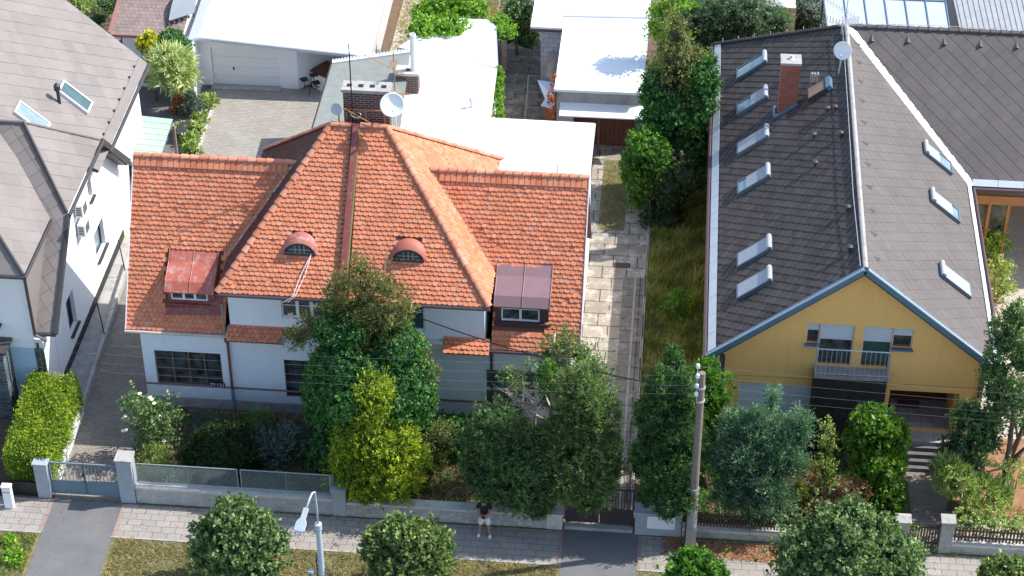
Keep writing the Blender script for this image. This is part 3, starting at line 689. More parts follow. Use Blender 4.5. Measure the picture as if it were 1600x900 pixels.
bd = MB(); bd.box(-18.73, WY-.035, .98, -3.02, WY-.003, 1.05); bd.build('string_course', plain('reddish string course', (.27, .15, .13), .9, .2), hs)
pl = MB(); pl.box(-18.74, WY-.06, 0, -3.0, WY-.004, .42); pl.build('plinth', M_plinth, hs)
ld = MB(); ld.box(-13.33, 57.22, 3.86, -12.2, 57.78, 4.02); ld.build('ledge', M_concrete_lt, hs); ld = MB(); ld.box(-8.95, 57.2, 3.84, -7.58, 57.78, 4.05); ld.build('ledge', M_concrete_lt, hs)
rdl = MB(); rdl.prism([(-13.33, 57.28, 4.03), (-10.9, 57.28, 4.03), (-10.9, 57.51, 4.2), (-13.33, 57.51, 4.2)], (0, 0, .015)); rdl.build('sill_flashing', M_red_dark, hs)
sf = MB(); sf.box(XL, EY+.03, EZ-.06, XA, WY, EZ-.03); sf.box(XB, EY+.03, EZ-.06, XR, WY, EZ-.03); sf.box(XA, MY+.05, MZ-.07, XB, UY, MZ-.03); sf.build('soffit', M_stucco_white, hs)
M_frame_w = plain('white window paint', (.80, .82, .82), .5, .06); M_frame_g = plain('grey brown window paint', (.15, .105, .08), .6, .15); M_frame_dk = plain('dark window paint', (.05, .05, .06), .5, .2)
window(hs, (-18.7, WY, 0), (1, 0, 0), (0, 1, 0), low[0], .2, 4, fm=M_frame_g, gm=M_glass, mull=.035, bars=(.24,), fw=.06)
window(hs, (-18.7, WY, 0), (1, 0, 0), (0, 1, 0), low[1], .2, 2, .72, fm=M_frame_dk, gm=M_glass, mull=.05)
window(hs, (-18.7, WY, 0), (1, 0, 0), (0, 1, 0), low[2], .2, 2, .45, fm=M_frame_w, gm=M_glass_green, mull=.03)
window(hs, (-15.25, UY, 3.9), (1, 0, 0), (0, 1, 0), upw[0], .16, 3, fm=M_frame_w, gm=M_glass, bars=(.4, .72), mull=.06)
window(hs, (-15.25, UY, 3.9), (1, 0, 0), (0, 1, 0), upw[1], .16, 2, fm=M_frame_w, gm=M_glass_green, bars=(.5,), mull=.05)
# gutters and downpipes
g_ = MB(); gutter(g_, (XL-.05, EY-.07, EZ-.05), (XA+.1, EY-.07, EZ-.05), .055); g_.build('gutter', M_mortar, hs)
g_ = MB(); gutter(g_, (XA-.05, MY-.07, MZ-.05), (XB+.05, MY-.07, MZ-.05), .055); g_.build('gutter', M_brown_dark, hs)
g_ = MB(); gutter(g_, (XB-.05, EY-.07, EZ-.05), (XR+.05, EY-.07, EZ-.05), .06); g_.build('gutter', M_brown_dark, hs)
d = MB(); d.tube([(XA+.0, EY-.07, EZ-.06), (XA+.0, EY+.02, EZ-.35), (XA-.02, WY-.09, EZ-.5), (XA-.02, WY-.09, 1.0)], .05, 10); d.build('downpipe', M_red_dark, hs)
d = MB(); d.tube([(XA-.02, WY-.09, .99), (XA-.02, WY-.09, .3)], .058, 10); d.tube([(XA-.02, WY-.09, .3), (XA-.02, WY-.09, .0)], .075, 10); d.build('drain_stub', M_gate_blue, hs)
d = MB(); d.tube([(XA+.0, 57.35, 5.2), (XA+.0, EY-.02, 4.0)], .04, 8); d.build('downpipe', plain('mossy zinc', (.25, .23, .15), .8, .3), hs)
d = MB(); d.tube([(XB-.02, EY-.07, EZ-.1), (XB-.02, WY-.1, EZ-.45), (XB-.02, WY-.1, .1)], .05, 10); d.build('downpipe', M_brown_dark, hs)
d = MB(); d.box(XA+.75, WY-.05, 3.25, XA+1.02, WY-.004, 3.42); d.build('junction_box', M_red_dark, hs)
# dormers
def dormer(q, front_y, zf, mat, dark, label, x0, x1, winpx, cols, seam, fm, overh=.22):
    """shed dormer: roof from the slope's top edge q[0]-q[1] down to a front edge above a small window wall"""
    A, B = q[0], q[1]; k = (RY-EY)/(RZ-EZ)
    zb = EZ+(front_y-EY)/k
    top = [Vector((x0, A.y+.02, A.z+.05)), Vector((x1, A.y+.02, A.z+.05))]; mid_y = front_y+.28; fy = front_y-overh
    zm = zf+.30
    rm = MB()
    sec = [(A.y+.1, A.z+.09), ((A.y*1.2+mid_y*.8)/2, (A.z*1.05+zm*.95)/2+.02), (mid_y-.25, zm), (fy, zf)]
    for i in range(3):
        (ya, za), (yb, zb_) = sec[i], sec[i+1]
        rm.prism([(x0-.06, yb, zb_), (x1+.06, yb, zb_), (x1+.06, ya, za), (x0-.06, ya, za)], (0, 0, .035))
    for i in range(seam+2):
        xs = x0-.05+(x1-x0+.10)*i/(seam+1)
        rm.tube([(xs, y, z+.05) for (y, z) in sec], .018, 5)
    dm = rm.build('dormer_roof', mat, hs, label=label)
    wl = MB(); p, r = GY(winpx[0], winpx[1], front_y), GY(winpx[2], winpx[3], front_y)
    H = zf+.12-zb; hole = (p.x-x0, r.x-x0, max(.05, r.z-zb), min(H-.04, p.z-zb))
    wall(wl, (x0, front_y, zb-.15), (1, 0, 0), x1-x0, H+.15, [(hole[0], hole[1], hole[2]+.15, hole[3]+.15)], .12, (0, 1, 0))
    ye = A.y
    for xx in (x0, x1): wl.poly([(xx, front_y, zb-.15), (xx, ye, EZ+(ye-EY)/k-.15), (xx, ye, A.z+.05), (xx, front_y, zf+.10)])
    wl.box(x0-.08, front_y-.10, zb-.16, x1+.08, front_y-.01, zb+.02)
    wl.build('dormer_cheek', dark, dm)
    window(dm, (x0, front_y, zb-.15), (1, 0, 0), (0, 1, 0), (hole[0], hole[1], hole[2]+.15, hole[3]+.15), .12, cols, fm=fm, gm=M_glass, fw=.05, mull=.04)
    return dm
xa, xb = GY(262, 456, 58.0).x, GY(331, 456, 58.0).x
dormer(dl, 58.0, 5.25, M_copper_red, plain('faded red cheek metal', (.24, .05, .045), .6, .25, dirt=(.36, .2, .18), nscale=2), 'faded red sheet metal dormer with paint flaking off', xa, xb+.06, (266, 454, 325, 471), 3, 1, M_frame_w)
xa, xb = GY(775, 482, 57.98).x, GY(852, 482, 57.98).x
dormer(dr, 57.98, 5.42, M_brown_metal, M_brown_dark, 'plum brown sheet metal dormer with one standing seam', xa, xb+.12, (783, 481, 843, 509), 2, 1, M_frame_w)
# low red apron beside the left dormer
ap = MB(); q = [GP(330, 455, *wl_plane[:3]), GP(348, 452, *wl_plane[:3]), GP(348, 492, *wl_plane[:3]), GP(258, 492, *wl_plane[:3]), GP(262, 480, *wl_plane[:3]), GP(330, 480, *wl_plane[:3])]
n_ = Vector((0, -(RZ-EZ), RY-EY)).normalized()
ap.prism([p+n_*.04 for p in q], n_*.03); ap.build('dormer_apron', M_red_dark, hs)
# eyebrow windows
def eyebrow(c, mat, label):
    k = (TY-MY)/(TZ-MZ); yf = c.y-.10; zb = c.z-.06; rx, rz = .47, .44; n = 15
    arcs = lambda sx, sz: [(c.x+sx*math.cos(math.pi*i/n), zb+sz*math.sin(math.pi*i/n)) for i in range(n+1)]
    hood = MB(); fr = arcs(rx+.10, rz+.07); V = []
    for (x, z) in fr: V.append((x, yf-.06, z))
    for (x, z) in fr: V.append((x*1.0, yf-.06, z-.035))
    for (x, z) in fr:
        zt = z+.02; flare = 1.14; xx = c.x+(x-c.x)*flare; zz = zb+(zt-zb)*1.05
        V.append((xx, MY+(zz-MZ)*k-.02, zz+.03))
    m = n+1
    Fs = [(i, i+1, 2*m+i+1, 2*m+i) for i in range(n)]+[(i, m+i, m+i+1, i+1) for i in range(n)]
    hood.add(V, Fs); h = hood.build('eyebrow_hood', mat, hs, smooth=True, label=label)
    fc = MB(); a = arcs(rx+.05, rz+.05); fc.prism([(x, yf+.02, z) for x, z in a], (0, .05, 0)); fc.box(c.x-rx-.08, yf-.04, zb-.06, c.x+rx+.08, yf+.12, zb+.01); 
    fc.build('eyebrow_frame', M_frame_dk, h)
    gl = MB(); a = arcs(rx-.06, rz-.07); gl.prism([(x, yf+.012, z+.03) for x, z in a], (0, .006, 0)); gl.build('pane', M_glass_green, h)
    br = MB(); 
    for x in (-.16, 0, .16): br.box(c.x+x-.012, yf-.004, zb+.03, c.x+x+.012, yf+.01, zb+rz*.9*math.sqrt(max(.05, 1-(x/rx)**2))-.03)
    br.box(c.x-rx*.8, yf-.006, zb+.17, c.x+rx*.8, yf+.006, zb+.19); br.build('glazing_bar', M_galv, h)
eyebrow(eyes[0], plain('flaking red hood', (.38, .12, .09), .6, .2, dirt=(.52, .47, .44), nscale=2.6), 'red metal hood with grey flaking patches')
eyebrow(eyes[1], plain('smooth red hood', (.38, .115, .08), .6, .15), 'evenly red metal hood')
# chimneys of the tiled house
def chimney(parent, x0, y0, z0, x1, y1, z1, mats, cap, holes, label=None):
    b = MB(); b.box(x0, y0, z0, x1, y1, z1-.12); ch = b.build('chimney', mats, parent, label=label)
    c = MB(); c.box(x0-.05, y0-.05, z1-.119, x1+.05, y1+.05, z1)
    c.build('chimney_cap', cap, ch)
    h = MB()
    for i in range(holes):
        cx = x0+(x1-x0)*(i+.5)/holes; h.box(cx-.09, (y0+y1)/2-.10, z1+.002, cx+.09, (y0+y1)/2+.10, z1+.006)
    h.build('flue', M_black, ch); return ch
chimney(hs, -11.42, 61.4, 9.6, -9.80, 61.95, 11.85, M_brickdark, M_concrete, 4, 'broad sooty brick chimney with four flues')
fr = MB()
for x in (-11.3, -10.6, -9.95): fr.tube([(x, 61.2, 10.4), (x, 61.2, 11.15)], .018, 6)
fr.tube([(-11.4, 61.2, 11.15), (-9.85, 61.2, 11.15)], .02, 6); fr.tube([(-11.4, 61.2, 11.2), (-10.3, 60.9, 10.75)], .02, 6); fr.build('chimney_bracket', M_rust, hs)
# house number plates below the bay window
np_ = MB(); p = GY(333.5, 605, WY-.05); q = GY(340.5, 605, WY-.05)
def plate(x0, x1, z0, z1, mat, txt, tcol):
    b = MB(); b.box(x0, WY-.035, z0, x1, WY-.015, z1); o = b.build('number_plate', mat, hs)
    cu = bpy.data.curves.new('digits', 'FONT'); cu.body = txt; cu.size = (z1-z0)*1.05; cu.extrude = .002; cu.align_x = 'CENTER'
    tmp = bpy.data.objects.new('tmp', cu); COL.objects.link(tmp); bpy.context.view_layer.update()
    me = bpy.data.meshes.new_from_object(tmp.evaluated_get(bpy.context.evaluated_depsgraph_get())); bpy.data.objects.remove(tmp)
    t = bpy.data.objects.new('digits', me); COL.objects.link(t); t.parent = o; t.rotation_euler = (math.pi/2, 0, 0)
    t.location = Vector(((x0+x1)/2, WY-.039, z0+(z1-z0)*.14))-world_loc(o); t.data.materials.clear(); t.data.materials.append(tcol)
z_ = GY(340, 607, WY).z+.20
plate(GY(329, 605, WY).x, GY(338, 605, WY).x, z_-.09, z_+.09, plain('enamel blue', (.02, .04, .22), .4, .1), '77', M_plastic)
plate(GY(338.6, 605, WY).x, GY(352, 605, WY).x, z_-.10, z_+.10, M_black, '121', M_plastic)

# ================================================================== FLAT ROOFED ANNEXES
def flat_block(name, label, pts, z, wallmat, roofmat, lip=.0, cat='building', t=.12, over=.08, edge=None):
    c = Vector((sum(p[0] for p in pts)/len(pts), sum(p[1] for p in pts)/len(pts), 0)); r = thing(name, label, cat, c)
    ins = [Vector((p[0], p[1], 0))+(c-Vector((p[0], p[1], 0))).normalized()*over for p in pts]
    w_ = MB(); w_.prism([(p.x, p.y, 0) for p in ins], (0, 0, z-t-.003)); w_.build('wall', wallmat, r)
    k = MB(); k.prism([(p[0], p[1], z-t) for p in pts], (0, 0, t)); k.build('roof', roofmat, r)
    if edge:
        e = MB(); n = len(pts)
        for i in range(n): e.beam((*pts[i][:2], z-.02), (*pts[(i+1) % n][:2], z-.02), .04, .07)
        e.build('roof_edge', edge, r)
    return r
annA = flat_block('annex', 'tall annex with a white flat roof directly behind the right half of the tiled house', [(-9.0, 62.9), (-2.9, 62.9), (-2.9, 68.3), (-9.0, 68.35)], 6.55, M_stucco_white, M_membrane)
e = MB(); e.tube([(-2.88, 62.9, 6.5), (-2.88, 68.3, 6.5)], .05, 8); e.build('gutter', M_zinc, annA)
e = MB(); p = GZ(871, 272, 6.55); e.lathe(p, [(.05, -.1), (.05, .42), (.0, .42)], 12); e.build('vent_pipe', M_galv, annA)
annB = flat_block('annex', 'lower white roofed annex with a small vent, edged by a strip of vine', [GZ(641, 76, 3.2), GZ(776, 108, 3.2), (-7.3, 66.6), (-10.9, 66.6)], 3.2, M_stucco_white, M_membrane, edge=M_white_metal)
e = MB(); p = GZ(736.7, 168, 3.2); e.lathe(p, [(.055, 0), (.055, .3), (.10, .32), (.10, .42), (.02, .48)], 12); e.build('vent_pipe', M_galv, annB)
_p = GZ(637, 146, 3.2); chimney(annB, _p.x-.46, _p.y, 3.0, _p.x+.46, _p.y+.6, 4.2, M_brickdark, M_concrete_lt, 1)
annC = flat_block('annex', 'white roofed outbuilding half overgrown with bright green vine', [GZ(622, 74, 2.9), GZ(700, 25, 2.9), GZ(735, 30, 2.9), GZ(762, 31, 2.9), GZ(775, 42, 2.9), GZ(778, 106, 2.9)], 2.9, M_stucco_white, M_membrane, edge=M_zinc)
annD = thing('annex', 'lean-to behind the tiled house with grey green felt roof and white metal edge', 'building', (-13, 74, 0))
P = [GZ(519, 101, 3.5), GZ(641, 84, 3.9), Vector((-10.7, 66, 3.4)), Vector((-14.75, 66, 3.1))]
k = MB(); k.prism(P, (0, 0, .07)); k.build('roof', M_felt, annD)
k = MB(); k.prism([(p.x, p.y, 0) for p in (P[0]+Vector((.1, -.2, 0)), P[1]+Vector((-.1, -.2, 0)), P[2], P[3]+Vector((.1, 0, 0)))], (0, 0, 3.0)); k.build('wall', M_stucco_white, annD)
k = MB(); k.beam(P[0]+Vector((0, .04, .1)), P[1]+Vector((0, .04, .1)), .22, .08)
n = 26
for i in range(n): a = P[0].lerp(P[1], i/n)+Vector((0, .12, .15)); b = P[0].lerp(P[1], (i+.5)/n)+Vector((0, .12, .15)); k.beam(a, b, .06, .08)
k.build('verge_capping', M_white_metal, annD)
k = MB(); k.beam(P[0]+Vector((-.03, 0, .03)), P[3]+Vector((-.03, 0, .03)), .06, .12); k.build('barge_board', M_wood_dark, annD)
k = MB(); p = Vector((_p.x+.25, _p.y+.3, 4.2)); k.lathe(p, [(.13, 0), (.13, 1.75), (.10, 1.75), (.10, 1.6)], 14); k.lathe(p, [(.145, .85), (.145, .95)], 14)
tag(k.build('flue_pipe', M_white_metal), 'white metal flue pipe standing behind the chimneys', 'pipe')

M_frame_sky = plain('slate blue window cladding', (.10, .135, .165), .45, .15)
# ================================================================== generic roof furniture
def basis(pts):
    o, u, v, n = frame3(pts); return u, v, n
def skylight(parent, c, pts, w, l, kind, mat_f=None):
    """roof window lying in a slope: kerb, glass, roller box, optional outer shutter"""
    u, v, n = basis(pts); mat_f = mat_f or M_frame_sky; c = Vector(c)
    k = MB(); t = .07
    for s in (-1, 1): k.obox(c+u*s*(w/2-t/2)+n*.07, u*t/2, v*l/2, n*.08); k.obox(c+v*s*(l/2-t/2)+n*.07, u*(w/2-t), v*t/2, n*.08)
    f = k.build('roof_window', mat_f, parent)
    g = MB(); g.obox(c+n*.105, u*(w/2-t), v*(l/2-t), n*.012); g.build('pane', M_glass_blue if kind != 'dark' else M_glass_green, f)
    if kind in ('glass', 'half', 'closed', 'most'):
        b = MB(); b.tube([c+v*(l/2-.06)+n*.14-u*w/2*.98, c+v*(l/2-.06)+n*.14+u*w/2*.98], .10, 12); b.build('roller_box', M_roofslat, f, smooth=False)
    fr = {'closed': 1.0, 'most': .72, 'half': .5}.get(kind, 0)
    if fr:
        s_ = MB(); L0 = (l-.2)*fr; m = int(L0/.07)
        for i in range(m): s_.obox(c+v*(l/2-.14-(i+.5)*L0/m)+n*.14, u*(w/2-t+.01), v*L0/m*.44, n*.012)
        s_.build('roller_shutter', M_roofslat, f)
    return f
def tri_vent(parent, c, pts, down, s=.20):
    u, v, n = basis(pts); c = Vector(c)+n*.02; d = -v*down
    b = MB(); a0, a1, tip = c-u*s*.55, c+u*s*.55, c-d*s*.95; h0, h1 = c-u*s*.3+n*s*.45, c+u*s*.3+n*s*.45
    b.add([c-u*s*.55+d*.06, c+u*s*.55+d*.06, tip, c+n*s*.5+d*.08], [(0, 1, 2), (0, 3, 1), (1, 3, 2), (0, 2, 3)]); return b.build('roof_vent', M_slate_br, parent)
def mushroom(parent, p, h=.28, r=.055, mat=None):
    b = MB(); b.lathe(p, [(r, -.1), (r, h*.7), (r*1.9, h*.75), (r*1.9, h), (r*.4, h*1.15)], 12); return b.build('vent_cowl', mat or M_dark_metal, parent)

# ================================================================== YELLOW L-SHAPED HOUSE
yh = thing('gabled_house', 'ochre yellow house with large dark slate gable roof, roof windows and a right wing', 'house', (6.9, 66, 0))
A1, A2 = (6.89, 57.42, 8.1), (6.89, 74, 8.1)
yl = [(1.8, 57.42, 4), A1, A2, (1.8, 79.1, 4)]
yr = [A1, (11.95, 57.42, 4), (11.95, 69, 4), A2]
yc = [A2, (11.95, 69, 4), (24, 69, 4), (24, 74, 8.1)]
yb = [A2, (24, 74, 8.1), (24, 79.1, 4), (1.8, 79.1, 4)]
def sub(pl, off): return pl
rm = MB(); tile_plane(rm, yl, .33, .33, 'square', rot=R(45), lift=.018, th=.006, gap=.017, jit=.012); rm.build('left_roof_slope', M_slate_shade, yh)
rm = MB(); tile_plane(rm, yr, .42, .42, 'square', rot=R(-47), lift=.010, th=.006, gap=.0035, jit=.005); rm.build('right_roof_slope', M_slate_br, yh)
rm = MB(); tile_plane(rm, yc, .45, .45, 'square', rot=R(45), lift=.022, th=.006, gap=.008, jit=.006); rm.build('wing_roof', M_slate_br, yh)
rs = MB()
for pl in (yl, yr, yc, yb): roof_slab(rs, pl, .16)
rs.build('roof_underlay', M_dark_metal, yh)
rc = MB(); rc.tube([Vector(A1)+Vector((0, .05, .05)), Vector(A2)+Vector((0, 0, .05))], .09, 8); rc.build('ridge_tiles', M_concrete, yh)
rc = MB(); ridge_caps(rc, Vector(A2)+Vector((0, 0, .03)), (24, 74, 8.13), .10, .4); rc.build('ridge_tiles', M_slate_br, yh)
rc = MB(); ridge_caps(rc, (1.8, 79.1, 4.03), Vector(A2)+Vector((0, 0, .03)), .10, .4); rc.build('ridge_tiles', M_slate_shade, yh)
# valley strip, eave flashing, gutters
ny = Vector((.63, 0, .777)); v_ = MB(); v_.beam(Vector(A2)+Vector((.05, -.05, .06)), (12.0, 69.0, 4.07), .34, .02, up=(.45, -.45, .8)); v_.build('valley_flashing', M_zinc, yh)
nl = Vector((-4.1, 0, 5.09)).normalized(); s_ = MB(); a = Vector((1.95, 57.5, 4.12))+nl*.05; b = Vector((1.95, 79.0, 4.12))+nl*.05
for i in range(20): s_.beam(a.lerp(b, i/20), a.lerp(b, (i+.985)/20), .34, .012, up=nl)
s_.build('eave_flashing', M_zinc, yh)
nr = Vector((4.1, 0, 5.06)).normalized(); s_ = MB(); a = Vector((11.82, 57.5, 4.10))+nr*.05; b = Vector((11.82, 68.9, 4.10))+nr*.05
for i in range(11): s_.beam(a.lerp(b, i/11), a.lerp(b, (i+.985)/11), .22, .012, up=nr)
s_.build('eave_flashing', M_zinc, yh)
s_ = MB(); nc = Vector((0, -4.1, 5)).normalized()
for i in range(12): s_.beam(Vector((12+i, 69.12, 4.1))+nc*.05, Vector((12.985+i, 69.12, 4.1))+nc*.05, .28, .012, up=nc)
s_.build('eave_flashing', M_zinc, yh)
for a, b in (((1.70, 57.4, 3.95), (1.70, 79.1, 3.95)), ((12.05, 57.4, 3.95), (12.05, 68.95, 3.95)), ((12.0, 68.9, 3.95), (24, 68.9, 3.95))):
    g_ = MB(); gutter(g_, a, b, .08); g_.build('gutter', M_brown_dark, yh)
# verge
for sgn, E_ in ((-1, (1.8, 57.42, 4)), (1, (11.95, 57.42, 4))):
    d = (Vector(A1)-Vector(E_)); up_ = Vector((0, -1, 0)).cross(d).normalized(); up_ = up_ if up_.z > 0 else -up_
    b = MB(); b.beam(Vector(E_)+up_*.03+Vector((0, -.01, 0)), Vector(A1)+up_*.03+Vector((0, -.01, 0)), .10, .26, up=up_); b.build('verge_board', M_zinc_blue, yh)
    b = MB(); b.beam(Vector(E_)+up_*.13+Vector((0, -.09, 0)), Vector(A1)+up_*.13+Vector((0, -.09, 0)), .05, .05, up=up_); b.build('verge_trim', M_zinc, yh)
YY = 57.80; X0 = 2.35; X1 = 11.45
wm = MB()
def gh(lst): return holes_px(lst, YY, X0, 0)
hb = gh([(1155, 597, 1268, 655), (1262, 505, 1328, 578), (1351, 510, 1419, 581), (1388, 609, 1494, 645)])
hs_ = [hb[0], (hb[1][0]+.46, hb[1][1], 3.62, hb[1][3]), (hb[1][0], hb[1][0]+.459, 4.55, hb[1][3]), (hb[2][0], hb[2][1]-.70, 3.62, hb[2][3]), (hb[2][1]-.699, hb[2][1], 4.55, hb[2][3]), (hb[3][0], hb[3][1], .8, hb[3][3])]
k = 4.1/5.06
clips = [((11.95-X0, 3.86), (6.89-X0, 7.96)), ((6.89-X0, 7.96), (1.8-X0, 3.86))]
wall(wm, (X0, YY, 0), (1, 0, 0), X1-X0, 8.2, hs_, .22, (0, 1, 0), clips)
wm.poly([(X1, YY, 0), (X1, 69.2, 0), (X1, 69.2, 4), (X1, YY, 4)]); wm.poly([(X0, YY, 0), (X0, YY, 4), (X0, 78.6, 4), (X0, 78.6, 0)])
wm.poly([(X1, 75.5, 0), (24, 75.5, 0), (24, 75.5, 6.7), (X1, 75.5, 6.7)]); wm.poly([(X1, 69.2, 0), (X1, 75.5, 0), (X1, 75.5, 6.7), (X1, 69.2, 3.9)]); wm.poly([(X0, 78.6, 0), (X0, 78.6, 4), (24, 78.6, 4), (24, 78.6, 0)])
wm.poly([(24, 75.5, 0), (24, 78.6, 0), (24, 78.6, 4), (24, 75.5, 6.5)])
wm.build('wall', M_yellow, yh)
st = MB(); st.box(X1+.005, 57.82, 0, X1+.12, 62, 3.9); st.build('side_cladding', plain('pebble dash', (.20, .15, .14), .95, .5, dirt=(.42, .38, .35), nscale=8), yh)
st = MB(); st.box(X0-.12, 57.82, 0, X0-.005, 60, 3.9); st.build('side_cladding', MATS['pebble dash'], yh)
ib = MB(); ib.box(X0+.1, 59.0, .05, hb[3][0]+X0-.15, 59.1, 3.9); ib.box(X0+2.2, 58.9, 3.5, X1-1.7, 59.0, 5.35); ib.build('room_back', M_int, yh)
M_brownw = plain('brown window wood', (.13, .06, .03), .6, .2)
def shut(parent, h, frac, depth=.1):
    """roller shutter slats in the top fraction of opening h"""
    b = MB(); z1 = h[3]; z0 = z1-(h[3]-h[2])*frac; m = max(3, int((z1-z0)/.055))
    for i in range(m): b.box(X0+h[0]+.03, YY+depth, z0+(z1-z0)*i/m+.004, X0+h[1]-.03, YY+depth+.02, z0+(z1-z0)*(i+1)/m-.004)
    b.box(X0+h[0]+.005, YY+depth-.01, h[2], X0+h[0]+.04, YY+depth+.03, h[3]-.004); b.box(X0+h[1]-.04, YY+depth-.01, h[2], X0+h[1]-.005, YY+depth+.03, h[3]-.004)
    b.build('roller_shutter', M_shutter, parent)
for i, fr, sl in ((1, .40, None), (2, .40, M_zinc_blue), (3, .40, None), (4, .44, M_zinc_blue)):
    h = hs_[i]; f = window(yh, (X0, YY, 0), (1, 0, 0), (0, 1, 0), h, .22, 1, fm=M_brownw, gm=M_glass_green if i == 3 else M_glass, fw=.09, sill=sl, name='balcony_door' if i in (1, 3) else 'window'); shut(f, h, fr)
h = hs_[0]; f = window(yh, (X0, YY, 0), (1, 0, 0), (0, 1, 0), h, .22, 2, fm=M_brownw, gm=M_glass, sill=M_zinc_blue, name='window'); shut(f, h, .97, .06)
for x in (X0+.02, X1-.02):
    gl = MB(); gl.tube([(x, YY-.06, 3.85), (x, YY-.06, .1)], .045, 8); gl.build('downpipe', M_brown_dark, yh)
ln = MB(); ln.box(X0, YY-.006, 2.93, hs_[1][0]+X0-.1, YY-.001, 2.945); ln.build('wall_joint', plain('joint shadow gap', (.3, .17, .05), .9, .1), yh); ln = MB(); ln.box(X0+6.3, YY-.006, 2.93, X1, YY-.001, 2.945); ln.build('wall_joint', plain('joint shadow gap', (.3, .17, .05), .9, .1), yh)
# balcony
BYF = 57.26; bx0, bx1 = GY(1274, 580, BYF).x, GY(1388, 586, BYF).x; bz = GY(1330, 592, BYF).z
b = MB(); b.box(bx0-.03, BYF-.04, bz-.02, bx1+.03, YY-.003, bz+.10); bal = b.build('balcony', M_plinth, yh)
b = MB(); ty = BYF; tz = GY(1330, 548, BYF).z
b.tube([(bx0, YY, tz), (bx0, ty, tz), (bx1, ty, tz), (bx1, YY, tz)], .026, 8)
b.tube([(bx0, YY, bz+.18), (bx0, ty, bz+.18), (bx1, ty, bz+.18), (bx1, YY, bz+.18)], .016, 6)
n = 15
for i in range(n+1):
    x = bx0+(bx1-bx0)*i/n; b.tube([(x, ty, bz+.1), (x, ty, tz)], .022 if i in (0, n) else .010, 6)
for y in (57.42, 57.6):
    for x in (bx0, bx1): b.tube([(x, y, bz+.1), (x, y, tz)], .011, 6)
b.build('railing', M_galv, bal)
b = MB(); b.box(bx0-.02, BYF+.03, 0, bx1+.0, YY-.005, bz-.03)
b.mi = 0; n = 30
for i in range(n): x = bx0-.02+(bx1-bx0+.02)*i/n; b.box(x+.006, BYF, .05, x+(bx1-bx0+.02)/n-.006, BYF+.03, bz-.05+random.uniform(-.02, .0))
b.build('boarded_storage', M_wood_dark, yh)
# porch : tiled floor, recessed entrance, steps
px0, px1 = X0+hb[3][0], X0+hb[3][1]
p = MB(); p.box(px0+.35, 57.25, 0, px1, 59.6, .78); p.build('porch_floor', M_floor_tile, yh)
p = MB(); p.box(px0+.02, YY+.23, .785, px0+.1, 59.7, 2.9); p.box(px1-.1, YY+.23, .785, px1-.02, 59.7, 2.9); p.box(px0+.1, YY+.23, 2.84, px1-.1, 59.7, 2.9); p.box(px0, 59.7, .5, px1, 59.8, 2.9); p.build('porch_recess', M_yellow, yh)
p = MB(); p.box(px0+.1, 59.62, .79, px1-.1, 59.69, 2.75); e1 = p.build('entrance_frame', M_wood_red, yh)
p = MB(); 
for a, c in ((.55, 1.15), (1.3, 2.05)): p.box(px0+a, 59.60, 1.3, px0+c, 59.615, 2.5)
p.build('pane', M_glass_green, e1)
p = MB(); p.box(px0+.6, 59.1, .79, px0+1.4, 59.5, .82); p.build('doormat', plain('red brown doormat', (.16, .07, .06), 1, .2), yh)
sp = MB(); sx0, sx1 = px0+.42, px1-.35
for i in range(4): sp.box(sx0, 56.5+i*.20, 0, sx1, 57.247, .155*(i+1))
sp.build('entrance_steps', plain('grey stone steps', (.12, .117, .117), .9, .25, dirt=(.17, .165, .165), nscale=2), yh)  # stone colour lowered to carry the shade of the laurel
for x in (sx0-.22, sx1+.003):
    sp = MB(); sp.box(x, 56.5, 0, x+.215, 57.24, .74); sp.build('step_wall', M_wood_dark, yh)
# wooden wall and glazing under the wing eave
w_ = MB(); w_.box(11.95, 69.1, 0.0, 13.6, 69.19, 3.2); 
gw = w_.build('glazed_bay', M_glass, yh)
w_ = MB()
for x in (11.95, 12.75, 13.5): w_.box(x, 69.02, 0, x+.12, 69.09, 3.3)
w_.box(11.95, 69.0, 3.2, 14.2, 69.09, 3.6); w_.build('bay_frame', M_wood_warm, gw)
# roof windows
for (px, py, kind) in ((1176.5, 105, 'glass'), (1177.5, 160, 'half'), (1178.5, 222, 'closed'), (1180, 283, 'most'), (1181, 396, 'closed'), (1181, 445, 'closed')):
    c = GP(px, py, *yl[:3]); skylight(yh, c, yl, .84, 1.48, kind)
for (px, py, kind) in ((1463, 249, 'half'), (1474, 324, 'most'), (1490, 440, 'closed')):
    c = GP(px, py, *yr[:3]); skylight(yh, c, yr, .84, 1.5, kind)
c = GP(1280, 145, *yl[:3]); u, v, n = basis(yl); hk = MB(); hk.obox(c+n*.1, u*.38, v*.42, n*.11); h_ = hk.build('roof_hatch', M_dark_metal, yh); hk = MB(); hk.obox(c+n*.217, u*.33, v*.36, n*.008); hk.build('hatch_lid', M_wood_grey, h_); hk = MB(); hk.obox(c+n*.15+v*.55, u*.38, v*.10, n*.10); hk.build('hatch_hood', M_zinc_blue, h_)
for (px, py) in ((1340, 70), (1342, 98), (1344, 128), (1347, 158), (1350, 192), (1352, 225), (1356, 258), (1358, 293), (1362, 330), (1366, 367), (1370, 405)): tri_vent(yh, GP(px, py, *yr[:3]), yr, 1)
for (px, py) in ((1362, 60), (1418, 62), (1475, 65), (1531, 68), (1588, 71)): tri_vent(yh, GP(px, py+3, *yc[:3]), yc, 1, .26)
for (px, py) in ((1292, 176), (1304, 174), (1271, 217), (1273, 261), (1313, 215), (1324, 331), (1327, 394)): mushroom(yh, GP(px, py, *yl[:3]), .26, .06, M_dark_metal)
for dx in (-5, -1, 4): mushroom(yh, GP(1272+dx, 130, *yl[:3]), .45, .03, M_galv)
